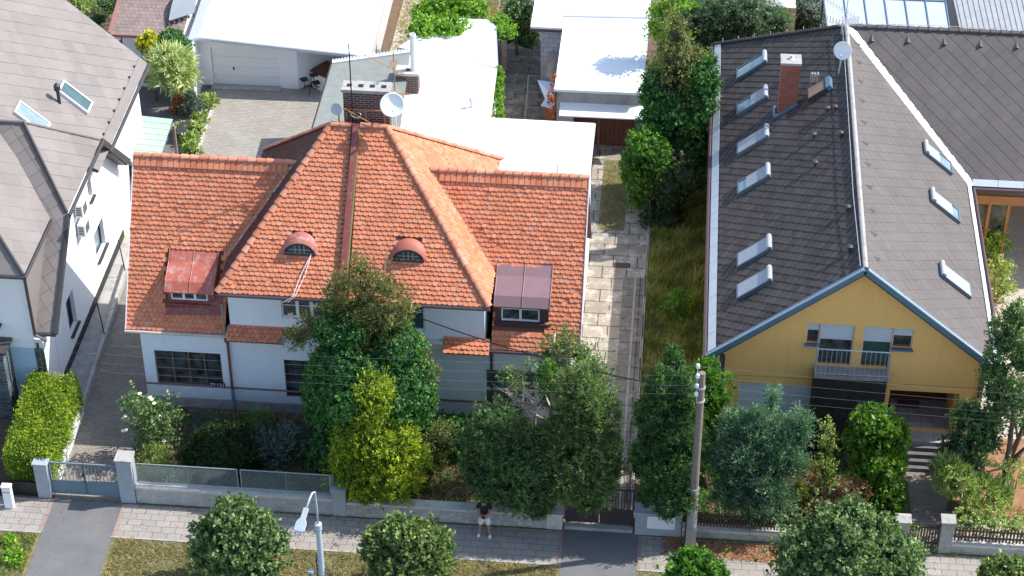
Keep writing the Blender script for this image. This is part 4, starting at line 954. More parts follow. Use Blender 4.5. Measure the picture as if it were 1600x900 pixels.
# red chimney
c0 = GP(1231, 172, *yl[:3]); k = MB(); k.box(c0.x-.40, c0.y-.05, c0.z-1, c0.x+.33, c0.y+.6, 8.35); ch = k.build('chimney', M_brickred, yh, label='tall bright red brick chimney with a pale concrete cap')
k = MB(); k.box(c0.x-.44, c0.y-.09, 8.353, c0.x+.37, c0.y+.64, 8.45); k.build('chimney_cap', M_concrete, ch)
k = MB(); k.lathe((c0.x-.03, c0.y+.28, 8.45), [(.14, 0), (.13, .02), (.07, .05), (.05, .16)], 12); k.build('flue', M_concrete_lt, ch)
u, v, n = basis(yl); k = MB(); q = c0+Vector((-.03, -.07, 0)); k.beam(q-v*.55+n*.03, q+v*.5+n*.03, .10, .14, up=n); k.beam(q-v*.55+n*.03, q-v*.55+n*.03+Vector((0, .75, 0)), .10, .14, up=n); k.build('chimney_flashing', M_zinc_blue, yh)
# lightning wire along the ridge
k = MB(); k.tube([(6.72, 57.6, 8.15), (6.66, 62, 8.12), (6.70, 68, 8.14), (6.72, 73.9, 8.16), (9, 74, 8.3), (24, 74, 8.3)], .012, 5)
for i in range(12): x = 7.5+i*1.3; k.tube([(x, 74, 8.1), (x, 74, 8.32)], .012, 5)
for i in range(8): t = (i+.5)/8; p = Vector((1.8, 79.1, 4)).lerp(Vector(A2), t); k.tube([p, p+Vector((0, 0, .25))], .02, 5)
k.build('lightning_wire', M_galv, yh)

def dish(name, label, base, top, c, r, face, matd=M_dish, matp=M_galv, arm=True, group=None):
    """satellite dish: mast from base to top, bowl at c facing a direction"""
    t = thing(name, label, 'satellite dish', base, group); face = Vector(face).normalized()
    m = MB(); m.tube([base, top], .028, 8); m.tube([top, Vector(c)-face*.06], .022, 6); m.build('mast', matp, t)
    b = MB(); n = 8; prof = [(r*i/n, .28*r*(i/n)**2) for i in range(n+1)]
    V = []; Fs = []; q = Vector((0, 0, 1)).rotation_difference(face); K = 28
    for rr, h in prof: V += [Vector(c)+q @ Vector((max(rr, .002)*math.cos(2*math.pi*k/K), max(rr, .002)*math.sin(2*math.pi*k/K), h)) for k in range(K)]
    for rr, h in reversed(prof): V += [Vector(c)+q @ Vector((max(rr, .002)*math.cos(2*math.pi*k/K), max(rr, .002)*math.sin(2*math.pi*k/K), h-.02)) for k in range(K)]
    for i in range(2*n+1):
        for k in range(K): Fs.append((i*K+k, i*K+(k+1) % K, (i+1)*K+(k+1) % K, (i+1)*K+k))
    b.add(V, Fs); b.build('reflector', matd, t, smooth=True)
    if arm:
        a = MB(); lo = Vector(c)+q @ Vector((0, -r, .2*r)); lo = Vector(c)-Vector((0, 0, 1))*r*.95+face*.1; tip = Vector(c)+face*r*1.1-Vector((0, 0, 1))*r*.5
        a.tube([lo, tip], .014, 6); a.lathe(tip, [(.03, 0), (.045, .05), (.03, .12)], 10, -face); a.build('feed_arm', matp, t)
    return t
# dish + aerials on the yellow house
b0 = GP(1310, 117, *yl[:3]); tp = Vector((b0.x+.05, b0.y, b0.z+1.15)); dish('satellite_dish', 'white oval satellite dish on a short mast by the slate roof ridge', b0, tp, tp+Vector((.02, -.15, .05)), .36, (-.35, -.9, .35))
def aerial(label, base, h, booms, name='tv_aerial', mat=M_galv, r=.02, cat='aerial'):
    """mast with yagi booms: (height, direction, length, n elements, element length, vertical?)"""
    t = thing(name, label, cat, base); base = Vector(base)
    m = MB(); m.tube([base-Vector((0, 0, .15)), base+Vector((0, 0, h))], r, 8); m.build('mast', mat, t)
    for (z, d, L_, n, el, vert) in booms:
        d = Vector(d).normalized(); s_ = d.cross(Vector((0, 0, 1))).normalized() if not vert else Vector((0, 0, 1)); b = MB(); p = base+Vector((0, 0, z))
        b.tube([p-d*L_*.25, p+d*L_*.75], .014, 6)
        for i in range(n): q = p-d*L_*.25+d*L_*(i+.3)/n; e_ = el*(1.1-.4*i/n); b.tube([q-s_*e_/2, q+s_*e_/2], .009, 5)
        b.build('boom', mat, t)
    return t
mb0 = Vector((6.80, 73.6, 8.1))
aerial('tall aerial mast with long rake booms on the slate roof ridge', mb0, 2.1, [(1.75, (1, -.1, .05), 2.6, 7, .30, False), (1.55, (-1, -.15, .0), .9, 4, .4, False), (.85, (-1, .5, .35), 1.5, 11, .35, True)])
k = thing('tv_aerial', 'white grid panel aerial low on the mast by the slate roof dish', 'aerial', mb0+Vector((-.1, -.3, .3)))
g_ = MB(); o_ = mb0+Vector((-.15, -.25, .35))
for s_ in (-1, 1):
    du = Vector((s_*.62, -.15, .30)); dv = Vector((0, -.1, .34))
    for i in range(6): g_.tube([o_+dv*i/5, o_+dv*i/5+du], .014, 5)
    for i in range(6): g_.tube([o_+du*i/5, o_+du*i/5+dv], .014, 5)
g_.build('grid_panel', M_plastic, k); g_ = MB(); g_.tube([mb0+Vector((-.15, -.25, 0)), mb0+Vector((-.15, -.25, .8))], .018, 6); g_.build('support', M_galv, k)
# dishes + masts on the chimney of the tiled house
cx = -10.05; b0 = Vector((cx+.35, 61.15, 10.6))
dish('satellite_dish', 'large round white satellite dish in front of the sooty brick chimney', b0, b0+Vector((0, 0, .9)), b0+Vector((.08, -.2, .98)), .43, (.12, -.85, .5))
m_mesh = plain('translucent grey mesh dish', (.42, .45, .48), .6, .1)
b0 = Vector((-11.55, 61.1, 10.3)); dish('satellite_dish', 'small grey mesh satellite dish left of the brick chimney', b0, b0+Vector((0, 0, .9)), b0+Vector((-.02, -.15, 1.0)), .21, (-.2, -.85, .4), m_mesh, M_rust, False)
aerial('very tall thin black mast rising over the brick chimney', (-11.08, 61.2, 9.8), 4.0, [(1.3, (1, -.4, .1), .8, 8, .25, False)], name='antenna_mast', mat=M_black, r=.022)
aerial('rusty aerial mast with rod booms behind the brick chimney', (-9.72, 62.3, 9.6), 3.3, [(2.6, (-1, .1, .45), 1.7, 9, .25, False), (2.9, (.1, -1, 0), .5, 5, .3, False), (1.6, (1, -.6, .4), 1.0, 7, .3, False)], mat=M_rust)
aerial('bare white aerial rod with ring loops beside the round dish', (-9.62, 61.6, 9.8), 1.9, [(1.5, (.3, -1, .3), .8, 5, .35, False)], mat=M_plastic)
lp = MB()
for (cx_, cy_, cz_, r_) in ((-9.8, 61.3, 11.3, .3), (-9.7, 61.35, 11.22, .24), (-10.95, 61.1, 11.0, .18)):
    lp.tube([(cx_+r_*math.cos(a*.4), cy_+.1*math.sin(a*.3), cz_+r_*.5*math.sin(a*.4)) for a in range(17)], .012, 5)
tag(lp.build('cable_loop', M_plastic), 'coiled white aerial cable hanging at the brick chimney', 'cable')

# ================================================================== LEFT SLATE HOUSE
lh = thing('slate_house', 'white rendered house under a pale slate roof cut by the left edge of the photo', 'house', (-26, 65, 0))
VX = -21.8; FE, FZ = 57.56, 3.3; HF, HZ = 60.85, 6.3; kk = (HZ-FZ)/(HF-FE); RYL = 63.3; RZL = HZ+(RYL-HF)*kk; HB = 65.75; XH = -23.8
XW = -38
f1 = [(XW, FE, FZ), (VX, FE, FZ), (VX, HF, HZ), (XH, RYL, RZL), (XW, RYL, RZL)]
hipA = [(VX, HF, HZ), (VX, HB, HZ), (XH, RYL, RZL)]
bkE = 68.8
f2 = [(VX, bkE, FZ), (XW, bkE, FZ), (XW, RYL, RZL), (XH, RYL, RZL), (VX, HB, HZ)]
MEZ = 5.4; ms = .92; MX = -40; mainp = [(VX+.05, 65.0, MEZ), (VX+.05, 73.05, MEZ), (MX, 73.05, MEZ+ms*(VX+.05-MX)), (MX, 63.0, MEZ+ms*(VX+.05-MX))]
mainp = [(VX+.05, 73.05, MEZ), (MX, 73.05, MEZ+ms*(VX+.05-MX)), (MX, 63.35, MEZ+ms*(VX+.05-MX)), (-24.6, 63.35, MEZ+ms*(VX+.05+24.6)), (VX+.05, 65.0, MEZ)]
for nm, pl, rt, sz in (('main_roof', mainp, 42, .55), ('hipped_end', hipA, 42, .55), ('front_slope', f1, 38, .5)):
    rm = MB(); tile_plane(rm, pl, sz, sz, 'square', rot=R(rt), lift=.020, th=.006, gap=.006, jit=.006); rm.build(nm, M_slate_lt, lh)
rs = MB()
for pl in (mainp, hipA, f1, f2): roof_slab(rs, pl, .14)
rs.build('roof_underlay', M_dark_metal, lh)
def cap(a, b, mat, r=.07, name='hip_capping'): 
    m = MB(); m.tube([a, b], r, 8); return m.build(name, mat, lh)
o3 = Vector((0, 0, .05))
cap(Vector((VX, HF, HZ))+o3, Vector((XH, RYL, RZL))+o3, M_dark_metal); cap(Vector((XH, RYL, RZL))+o3, Vector((VX, HB, HZ))+o3, M_slate_lt, .06); cap(Vector((XW, RYL, RZL))+o3, Vector((XH, RYL, RZL))+o3, M_slate_lt, .07)
for a, b in (((VX+.06, FE-.05, FZ-.03), (VX+.06, HF, HZ-.03)), ((VX+.06, HB, HZ-.03), (VX+.06, bkE+.05, FZ-.03))):
    m = MB(); m.beam(a, b, .10, .24, up=(0, -1, 1) if a[1] < 62 else (0, 1, 1)); m.build('verge_board', M_dark_metal, lh)
for a, b in (((VX+.1, HF-.1, HZ-.04), (VX+.1, HB+.1, HZ-.04)), ((VX+.12, 66.4, MEZ-.06), (VX+.12, 73.1, MEZ-.06)), ((XW, FE-.06, FZ-.05), (VX+.05, FE-.06, FZ-.05))):
    m = MB(); gutter(m, a, b, .075); m.build('gutter', M_dark_metal, lh)
m = MB(); m.beam((VX-.1, 66.5, MEZ+.2), (VX-.1, 73.0, MEZ+.2), .34, .012, up=(.68, 0, .73)); m.build('eave_flashing', M_slate_lt, lh)
GX_ = -22.2
wm = MB()
def hx(far_top, near_bot, far_bot):
    a, b, c = GX(*far_top, GX_), GX(*near_bot, GX_), GX(*far_bot, GX_)
    return (b.y-58.62, c.y-58.62, (b.z+c.z)/2, a.z)
hl = [hx((158.7, 340), (152, 407), (166, 383)), hx((110, 457), (111, 526), (121, 502)), hx((138, 281), (140, 316), (144, 306))]
hl = [(min(h[0], h[1]), max(h[0], h[1], h[0]+.5), h[2], h[3]) for h in hl]
cl = [((14.3, 5.30), (7.6, 5.30))] 
wall(wm, (GX_, 58.62, .0), (0, 1, 0), 14.2, 5.25, hl, .28, (-1, 0, 0), [((2, 5.97), (0, 4.15))])
wm.poly([(GX_, 58.62, 5.25-.0), (GX_, 58.62, 5.25), (GX_, 60.0, 5.25), (GX_, HF, HZ-.15), (GX_, HB, HZ-.15), (GX_, 66.6, 5.25)][2:])
wm.poly([(GX_, 72.82, 0), (-37, 72.82, 0), (-37, 72.82, 5.2), (GX_, 72.82, 5.2)])
wm.build('wall', M_stucco_bright, lh)
m = MB(); m.box(GX_+.004, 58.6, 0, GX_+.05, 68.2, .33); m.build('plinth', M_black, lh)
for h in hl:
    window(lh, (GX_, 58.62, 0), (0, 1, 0), (-1, 0, 0), h, .26, 1, fm=M_dark_metal, gm=M_glass_blue if h is hl[0] else M_glass, fw=.05)
    m = MB(); m.box(GX_-.2, 58.62+h[0]-.06, h[2]-.05, GX_+.13, 58.62+h[1]+.06, h[2]-.004); m.build('window_sill', M_dark_metal, lh)
# front storey (bay) with hipped roof
BY_, BX, BZ = 57.30, -22.50, 6.15
wm = MB(); wall(wm, (-37, BY_, 0), (1, 0, 0), 37+BX, BZ, [(37-26.2, 37-24.15, 3.9, 5.2), (37-25.8, 37-24.2, .6, 2.3)], .2, (0, 1, 0)); wm.build('bay_wall', M_stucco_bright, lh)
for h in ((37-26.2, 37-24.15, 3.9, 5.2), (37-25.8, 37-24.2, .6, 2.3)): window(lh, (-37, BY_, 0), (1, 0, 0), (0, 1, 0), h, .18, 2, fm=M_dark_metal, gm=M_glass)
wm = MB(); wm.prism([(BX, BY_+.01, FZ-.3), (BX, 61.0, HZ+.0), (BX, 61.0, BZ+.1), (BX, BY_+.01, BZ)], (-.12, 0, 0)); wm.build('slate_cheek', M_slate_lt, lh)
wm = MB(); wm.box(BX, BY_+.02, 0, GX_, 58.6, 3.15); wm.build('front_wall', M_stucco_bright, lh)
e_ = (-22.42, 57.15, BZ); pk = GP(0, 247, *f1[:3]); vy = GX(80, 328, e_[0])
brz = BZ+ (1.0)*3.2
ba = [e_, (e_[0], 61.2, BZ), (e_[0]-3.2, 61.2+2.4, brz), (e_[0]-3.2, e_[1]+2.9, brz)]
bf = [(XW, e_[1], BZ), e_, (e_[0]-3.2, e_[1]+2.9, brz), (XW, e_[1]+2.9, brz)]
for pl, rt in ((ba, 40), (bf, 45)):
    rm = MB(); tile_plane(rm, pl, .5, .5, 'square', rot=R(rt), lift=.012, th=.006, gap=.003); rm.build('bay_roof', M_slate_lt, lh)
    rm = MB(); roof_slab(rm, pl, .1); rm.build('bay_roof_underlay', M_dark_metal, lh)
cap(Vector(e_)+o3, Vector((e_[0]-3.2, e_[1]+2.9, brz))+o3, M_dark_metal)
m = MB(); gutter(m, (XW, 57.08, BZ-.05), (e_[0]+.06, 57.08, BZ-.05), .065); gutter(m, (e_[0]+.07, 57.05, BZ-.05), (e_[0]+.07, 61.0, BZ-.05), .06); m.build('gutter', M_dark_metal, lh)
m = MB(); m.tube([(BX+.08, 57.2, BZ-.1), (BX+.12, 57.15, FZ+.2), (BX+.5, 57.2, FZ-.1)], .06, 8); m.tube([(-22.35, 57.15, 3.1), (-22.35, 57.2, .0)], .05, 8); m.build('downpipe', M_dark_metal, lh)
m = MB(); m.box(-23.4, BY_-.03, 0, BX-.05, BY_-.004, 2.75); m.build('blue_panel', M_stucco_bluish, lh)
m = MB(); m.box(BX-.04, BY_-.03, 0, GX_+.0, BY_+.015, 2.75); m.build('stone_facing', M_stone, lh)
m = MB(); m.box(-26, 56.45, 0, -23.45, BY_-.005, 3.1); m.build('stone_facing', M_stone, lh)
m = MB(); m.box(-26.1, 56.35, 3.1, -23.3, BY_-.005, 3.2); m.build('stone_ledge', M_dark_metal, lh)
m = MB(); m.box(-26.1, 56.6, 3.2, -23.75, BY_-.005, 3.75); pb = m.build('window_box', M_stucco_bright, lh); m = MB(); m.box(-26.2, 56.5, 3.75, -23.6, BY_-.005, 3.83); m.build('sill', M_dark_metal, pb)
# roof details
for px, py, kd in ((48, 187, 'plain'), (115.5, 154, 'dark')):
    c = GP(px, py, *mainp[:3]); f = skylight(lh, c, mainp, .80, 1.45, kd, M_white_metal)
c = GP(93, 161, *mainp[:3]); mushroom(lh, c, .8, .07, M_dark_metal)
for i in range(7):
    t = i/7+.03; p = Vector((-22.05, 66.9+t*6.0, MEZ+ms*.3)); m = MB(); m.box(p.x-.05, p.y-.05, p.z, p.x+.03, p.y+.04, p.z+.1); m.build('snow_guard', M_dark_metal, lh)
# air conditioners on the gable wall
acs = []
for (px, py) in ((127, 322), (131, 352)):
    c = GX(px, py, GX_+.2); t = thing('air_conditioner', 'white wall air conditioner on the gable, '+('upper of the two' if py < 340 else 'lower of the two, just below its twin'), 'air conditioner', (GX_, c.y, c.z-.28))
    m = MB(); m.box(GX_+.06, c.y-.40, c.z-.28, GX_+.36, c.y+.40, c.z+.28); m.build('casing', M_plastic, t, bevel=.02)
    m = MB()
    for i in range(6): m.box(GX_+.363, c.y-.32, c.z-.2+i*.07, GX_+.372, c.y+.15, c.z-.16+i*.07)
    for i in range(5): m.box(GX_+.1, c.y-.415, c.z-.18+i*.08, GX_+.3, c.y-.403, c.z-.14+i*.08)
    m.build('grille', M_black, t)
    m = MB(); m.box(GX_+.0, c.y-.3, c.z-.33, GX_+.36, c.y-.26, c.z-.285); m.box(GX_+.0, c.y+.26, c.z-.33, GX_+.36, c.y+.3, c.z-.285); m.build('bracket', M_galv, t)
# ladder leaning, green shed roof, dark fence
sh = thing('carport', 'open shed with pale green corrugated roof wedged between the houses', 'carport', (-21.7, 72, 0))
P = [GZ(214, 181, 2.6), GZ(270, 187, 2.6), GZ(247, 257, 2.35), GZ(184, 252, 2.35)]
m = MB(); n = 16
for i in range(n):
    a0, a1 = P[0].lerp(P[3], i/n), P[1].lerp(P[2], i/n); b0, b1 = P[0].lerp(P[3], (i+.94)/n), P[1].lerp(P[2], (i+.94)/n); m.prism([b0, b1, a1, a0], (0, 0, .03+.01*(i % 2)))
m.build('roof', M_green_sheet, sh)
m = MB()
for p in P: m.beam((p.x, p.y+.0, 0), (p.x, p.y, 2.3), .1, .1)
m.build('post', M_wood_grey, sh)
m = MB(); a, b = P[3]+Vector((0, -.05, 0)), P[2]+Vector((0, -.05, 0))
for i in range(12): x = a.x+(b.x-a.x)*i/12; m.box(x+.01, a.y-.03, 0, x+(b.x-a.x)/12-.01, a.y, 2.25)
m.build('board_wall', M_wood_dark, sh)
ldr = MB(); a, b = GZ(204, 230, 2.75), GZ(210, 188, 2.75); s_ = Vector((.17, 0, 0))
for q in (-1, 1): ldr.tube([a+s_*q, b+s_*q], .02, 6)
for i in range(13): p = a.lerp(b, (i+.5)/13); ldr.tube([p-s_, p+s_], .014, 5)
ldr.build('ladder', M_galv); tag(bpy.data.objects['ladder'], 'grey metal ladder lying on the pale green shed roof', 'ladder')
# alley divider wall with rods
dv = MB(); pts = [(-21.08, 56.9), (-21.12, 58), (-21.5, 66.3)]
for i in range(2): dv.beam((*pts[i], .14), (*pts[i+1], .14), .14, .28)
dv.build('kerb_wall', M_concrete); tag(bpy.data.objects['kerb_wall'], 'low concrete strip wall dividing the side path from the paved drive', 'wall')
for (x, y), lb in (((-21.28, 61.4), 'thin dark rod standing on the low strip wall, nearer the street'), ((-21.45, 65.5), 'thin dark rod standing on the low strip wall, farther up the alley')):
    r_ = MB(); r_.tube([(x, y, .28), (x-.12, y+.05, 1.7)], .025, 6); r_.lathe((x-.12, y+.05, 1.68), [(.03, 0), (.04, .04), (.01, .08)], 8); tag(r_.build('fence_rod', M_dark_metal), lb, 'rod')
rw = MB(); rw.prism([(-21.02, 53.0, 0), (-20.86, 53.0, 0), (-20.96, 57, 0), (-21.1, 57, 0)], (0, 0, .5)); tag(rw.build('retaining_wall', M_stucco_white), 'low pale rendered wall beside the clipped hedge and paved drive', 'wall')

# ================================================================== BACKGROUND BUILDINGS
gw_ = thing('garage', 'white rendered garage with a big white roof and sectional door', 'garage', (-18, 81, 0))
R0, R1 = GZ(308, 60, 2.7), GZ(578, 90, 2.1); R2b = GZ(640, -150, 2.1); R3b = GZ(380, -160, 2.7)
m = MB(); m.prism([R0, R1, R2b, R3b], (0, 0, .10)); m.build('roof', M_membrane, gw_)
m = MB(); m.beam(R0+Vector((0, -.03, .0)), R1+Vector((0, -.03, .0)), .06, .14); m.beam(R1+Vector((.03, 0, 0)), R2b+Vector((.03, 0, 0)), .06, .12); m.build('roof_edge', M_zinc, gw_)
WL = GZ(310, 150, 0)
wy = 80.28
wm = MB(); a = GY(300, 62, wy); gx0, gx1 = -20.9, -17.8
wall(wm, (-21.5, wy, 0), (1, 0, 0), 4.55, 2.68, [(gx0+21.5, gx1+21.5, 0, 2.0)], .15, (0, 1, 0), [((4.55, 2.33), (0, 2.67))])
wm.poly([(-16.95, wy, 0), (-15.3, 82.0, 0), (-15.3, 82.0, 2.2), (-16.95, wy, 2.34)])
wm.poly([(-15.3, 82.0, 0), (-13.9, 83.2, 0), (-13.9, 83.2, 2.1), (-15.3, 82.0, 2.2)])
wm.build('wall', M_stucco_bright, gw_)
wm = MB(); wm.prism([(R1.x-.15, R1.y+.4, 0), (R2b.x-.15, R2b.y, 0), (R2b.x-.3, R2b.y, 0), (R1.x-.3, R1.y+.4, 0)], (0, 0, 2.0)); wm.build('side_wall', M_concrete_lt, gw_)
gd = MB()
for i in range(4): gd.box(gx0+.01, wy+.1, .02+i*.495, gx1-.01, wy+.14, .505+i*.495)
g1 = gd.build('garage_door', M_white_metal, gw_); gd = MB(); gd.box(-19.95, wy+.07, .82, -19.88, wy+.10, .95); gd.build('handle', M_black, g1)
th_ = MB(); th_.box(gx0-.05, wy-.35, 0, gx1+.05, wy-.005, .06); th_.build('threshold', M_concrete, gw_)
# stepped side parapet of the garage
m = MB(); a, b = GZ(295, 68, 3.0), GZ(335, -40, 3.0)
m.prism([GZ(293, 68, 2.75), GZ(309, 62, 2.75), GZ(352, -60, 2.75), GZ(336, -60, 2.75)], (0, 0, .12)); m.build('parapet', M_zinc, gw_)
m = MB(); m.box(-21.80, 78.6, 0, -21.42, 90, 2.73); m.build('side_wall', M_stucco_bright, gw_)
# plant stand and cabinet beside the garage
t = thing('plant_stand', 'black wrought iron plant stand with three square trays beside the garage', 'plant stand', GZ(487, 143))
c = Vector(t.location); m = MB()
trays = [(GZ(475, 124, .75), .75), (GZ(490, 117, 1.0), 1.0), (GZ(494, 129, .7), .7)]
for p, h in trays: m.tube([c+Vector((0, 0, .25)), Vector((p.x, p.y, h*.5)), (p.x, p.y, h)], .02, 6)
for a in range(3): an = a*2.1+.4; m.tube([c+Vector((0, 0, .3)), c+Vector((math.cos(an)*.3, math.sin(an)*.3, .2)), c+Vector((math.cos(an)*.5, math.sin(an)*.5, 0))], .02, 6)
m.tube([c+Vector((0, 0, .25)), c+Vector((0, 0, .5))], .025, 6); m.build('frame', M_black, t)
for p, h in trays: m = MB(); m.obox((p.x, p.y, h), (.14, .08, 0), (-.08, .14, 0), (0, 0, .02)); m.build('tray', M_black, t)
t = thing('storage_box', 'white cabinet with brown wooden lid beside the garage wall', 'cabinet', GZ(508, 138)); c = Vector(t.location)+Vector((.1, .2, 0))
m = MB(); m.obox(c+Vector((0, 0, .42)), (.42, -.28, 0), (.28, .42, 0), (0, 0, .42)); m.build('cabinet', M_stucco_bright, t); m = MB(); m.obox(c+Vector((0, 0, .87)), (.46, -.31, 0), (.31, .46, 0), (0, 0, .03)); m.build('lid', M_wood_red, t)
t = thing('sideboard', 'beige box standing behind the white cabinet under the garage roof', 'box', GZ(530, 112)); c = Vector(t.location); m = MB(); m.box(c.x-.7, c.y, 0, c.x+.7, c.y+.6, 1.0); m.build('box_body', plain('tan board', (.40, .31, .24), .8, .1), t); m = MB(); m.box(c.x-.72, c.y-.02, 1.003, c.x+.72, c.y+.62, 1.03); m.build('box_lid', M_wood_grey, t)
# brown shingled house at the top
bh = thing('shingled_outbuilding', 'small house with brown shingle roof and dusty pink edging at the top left', 'building', (-23.5, 82, 0))
c0, c1, c3 = GZ(172, 54, 2.9), GZ(312, 34, 2.9), GZ(205, -6, 2.9); c1 = Vector((-21.95, c0.y+.2, 2.9)); pr = [Vector((c0.x, c0.y, 2.9)), Vector((-21.95, c0.y, 2.9)), Vector((-21.95, c0.y+5, 4.3)), Vector((c0.x, c0.y+5, 4.3))]
m = MB(); tile_plane(m, pr, .22, .22, 'beaver', lift=.008, th=.004); m.build('roof', M_shingle, bh); m = MB(); roof_slab(m, pr, .12); m.build('roof_underlay', M_brown_metal, bh)
pk_ = plain('dusty pink metal edging', (.30, .14, .13), .5, .1); m = MB(); m.beam(pr[0]+Vector((0, -.05, 0)), pr[1]+Vector((0, -.05, 0)), .10, .14); m.beam(pr[0]+Vector((-.02, 0, .05)), pr[3]+Vector((-.02, 0, .05)), .12, .16); m.build('roof_edging', pk_, bh)
m = MB(); m.box(c0.x+.4, c0.y+.4, 0, -22.1, c0.y+4.8, 2.75); m.build('wall', M_stucco_white, bh)
m = MB(); m.box(c0.x+1.2, c0.y+.36, .2, c0.x+2.0, c0.y+.396, 2.2); m.build('door', M_gate_blue, bh)
t = thing('canopy', 'curved grey tarpaulin canopy over the brown shingle roof', 'canopy', GP(290, 20, *pr[:3])); m = MB()
a = [GP(264, 38, *pr[:3])+Vector((0, 0, .15)), GP(304, 25, *pr[:3])+Vector((0, 0, .15)), GP(316, -12, *pr[:3])+Vector((0, 0, .15)), GP(280, -10, *pr[:3])+Vector((0, 0, .15))]
n = 8
for i in range(n):
    def q(t_): b = a[0].lerp(a[3], t_); e = a[1].lerp(a[2], t_); l = .28*math.sin(math.pi*t_); return b+Vector((0, 0, l)), e+Vector((0, 0, l))
    b0, e0 = q(i/n); b1, e1 = q((i+1)/n); m.prism([b0, e0, e1, b1], (0, 0, .03))
m.build('cover', M_tarp, t)
m = MB()
for i in range(6): p = a[0].lerp(a[1], i/5)-Vector((0, 0, .06)); m.beam(p, p+Vector((0, -.18, 0)), .07, .08)
m.beam(a[0], a[3], .06, .1); m.build('rafters', M_wood_dark, t)
lmp = MB(); lmp.tube([GZ(192, 74, 0), GZ(192, 74, 0)+Vector((-.1, .0, 3.0)), GZ(192, 74, 0)+Vector((-.25, .1, 3.5))], .03, 8); lmp.lathe(GZ(192, 74, 0)+Vector((-.25, .1, 3.5)), [(.03, -.02), (.12, .02), (.11, .08), (.02, .12)], 12); tag(lmp.build('garden_lamp', M_dark_metal), 'thin dark rod lamp by the brown shingle roof', 'lamp')
# white roofed garage right
rg = thing('garage', 'white flat roofed garage with grey front, small canopy and dark timber doors', 'garage', (-3, 80, 0))
rz = 3.0; P = [GZ(866, 143, rz), GZ(1004, 150, rz), GZ(1024, -30, rz), GZ(880, -30, rz)]; P[3] = Vector((P[0].x, P[2].y, rz)); Pw = [Vector((P[0].x-1.45, GZ(828, 45, rz).y, rz)), Vector((P[0].x, GZ(828, 45, rz).y, rz)), Vector((P[0].x, P[2].y, rz)), Vector((P[0].x-1.45, P[2].y, rz))]
m = MB(); m.prism([(P[0].x, P[0].y, rz), (P[1].x, P[0].y, rz), (P[1].x, P[2].y, rz), (P[0].x, P[2].y, rz)], (0, 0, .12)); m.prism([p-Vector((.003, 0, 0)) for p in Pw], (0, 0, .12)); m.build('roof', M_membrane, rg)
gx0, gx1, gy0 = P[0].x+.1, P[1].x-.05, P[0].y+.15
m = MB(); d0, d1 = .75, gx1-gx0-.15
wall(m, (gx0, gy0, 0), (1, 0, 0), gx1-gx0, rz-.003, [(d0, d1, 0, 1.95)], .5, (0, 1, 0)); m.poly([(gx0, gy0, 0), (gx0, gy0, rz-.003), (gx0, gy0+8, rz-.003), (gx0, gy0+8, 0)]); m.build('wall', M_render_grey, rg)
m = MB()
for i in range(14): x = gx0+d0+(d1-d0)*i/14; m.box(x+.008, gy0+.45, 0, x+(d1-d0)/14-.008, gy0+.49, 1.94)
m.build('timber_door', M_wood_red, rg); m = MB(); m.box(gx0+d0-.1, gy0+.495, 0, gx0+d1+.1, gy0+.52, 2.0); m.build('door_backing', M_wood_dark, rg)
m = MB(); m.beam((gx0+d0+1.1, gy0-.25, 0), (gx0+d0+1.1, gy0-.25, 1.95), .1, .1); m.build('post', M_wood_red, rg)
cz = 2.1; m = MB(); q0, q1, q2, q3 = GZ(883, 172, cz), GZ(1012, 178, cz-.0), GZ(1000, 160, cz+.25), GZ(884, 157, cz+.25); m.prism([(gx0+.15, gy0-.62, cz-.05), (gx1+.3, gy0-.62, cz-.05), (gx1+.3, gy0-.005, cz+.25), (gx0+.15, gy0-.005, cz+.25)], (0, 0, .05)); m.build('canopy', M_white_metal, rg)
m = MB(); yb_ = GZ(872, 120, 0).y; m.box(Pw[0].x+.45, Pw[0].y+.25, 0, P[0].x-.02, Pw[0].y+.4, rz-.003); m.build('block_wall', M_block, rg)
m = MB(); m.box(Pw[0].x-.02, Pw[0].y-.05, rz-.1, P[0].x, Pw[0].y-.004, rz+.02); m.build('fascia', M_brown_dark, rg); m = MB(); a, b = GZ(881, 25, rz+.15), GZ(1020, 28, rz+.15); m.beam(a, b, .1, .06); m.build('roof_strip', M_galv, rg)
m = MB(); m.tube([(P[1].x, P[0].y, rz+.03), (P[1].x, P[2].y, rz+.03)], .06, 8); m.build('gutter', M_galv, rg)
rb = MB(); base = [GZ(868, 128, 1.6), GZ(866, 150, 1.5), GZ(868, 175, 1.4), GZ(845, 168, 1.3), GZ(852, 152, 1.3), GZ(840, 128, 1.4)]
rb.prism([p+Vector((0, 0, random.uniform(-.15, .15))) for p in base], (0, 0, .03)); tag(rb.build('torn_tarpaulin', M_rag), 'torn pale blue tarpaulin hanging beside the white roofed garage', 'tarpaulin')
rb = MB(); q = [GZ(853, 120, 1.5), GZ(858, 82, 1.7), GZ(866, 95, 1.9), GZ(862, 120, 1.8)]; rb.prism(q, (0, 0, .04)); tag(rb.build('broken_board', M_wood_grey), 'broken weathered board leaning against the grey block wall', 'board')
rb = MB(); a = GZ(849, 186, 0); rb.box(a.x, a.y-.1, 0, a.x+.55, a.y+.5, .95); tag(rb.build('crate', plain('orange brown crate', (.36, .14, .07), .8, .25)), 'orange brown wooden crate under the torn tarpaulin', 'crate')
hr = MB(); a, b = GZ(826, 118, 1.0), GZ(824, 175, 1.0)
hr.tube([a, b+Vector((0, -1.5, 0))], .03, 8)
for p in (a, a.lerp(b, .45)): hr.tube([p-Vector((0, 0, 0)), p+Vector((.75, 0, 0))], .018, 6); hr.tube([p, Vector((p.x, p.y, 0))], .02, 6)
tag(hr.build('pipe_rail', M_wood_grey), 'rusty pipe rail dividing the concrete yard', 'railing')
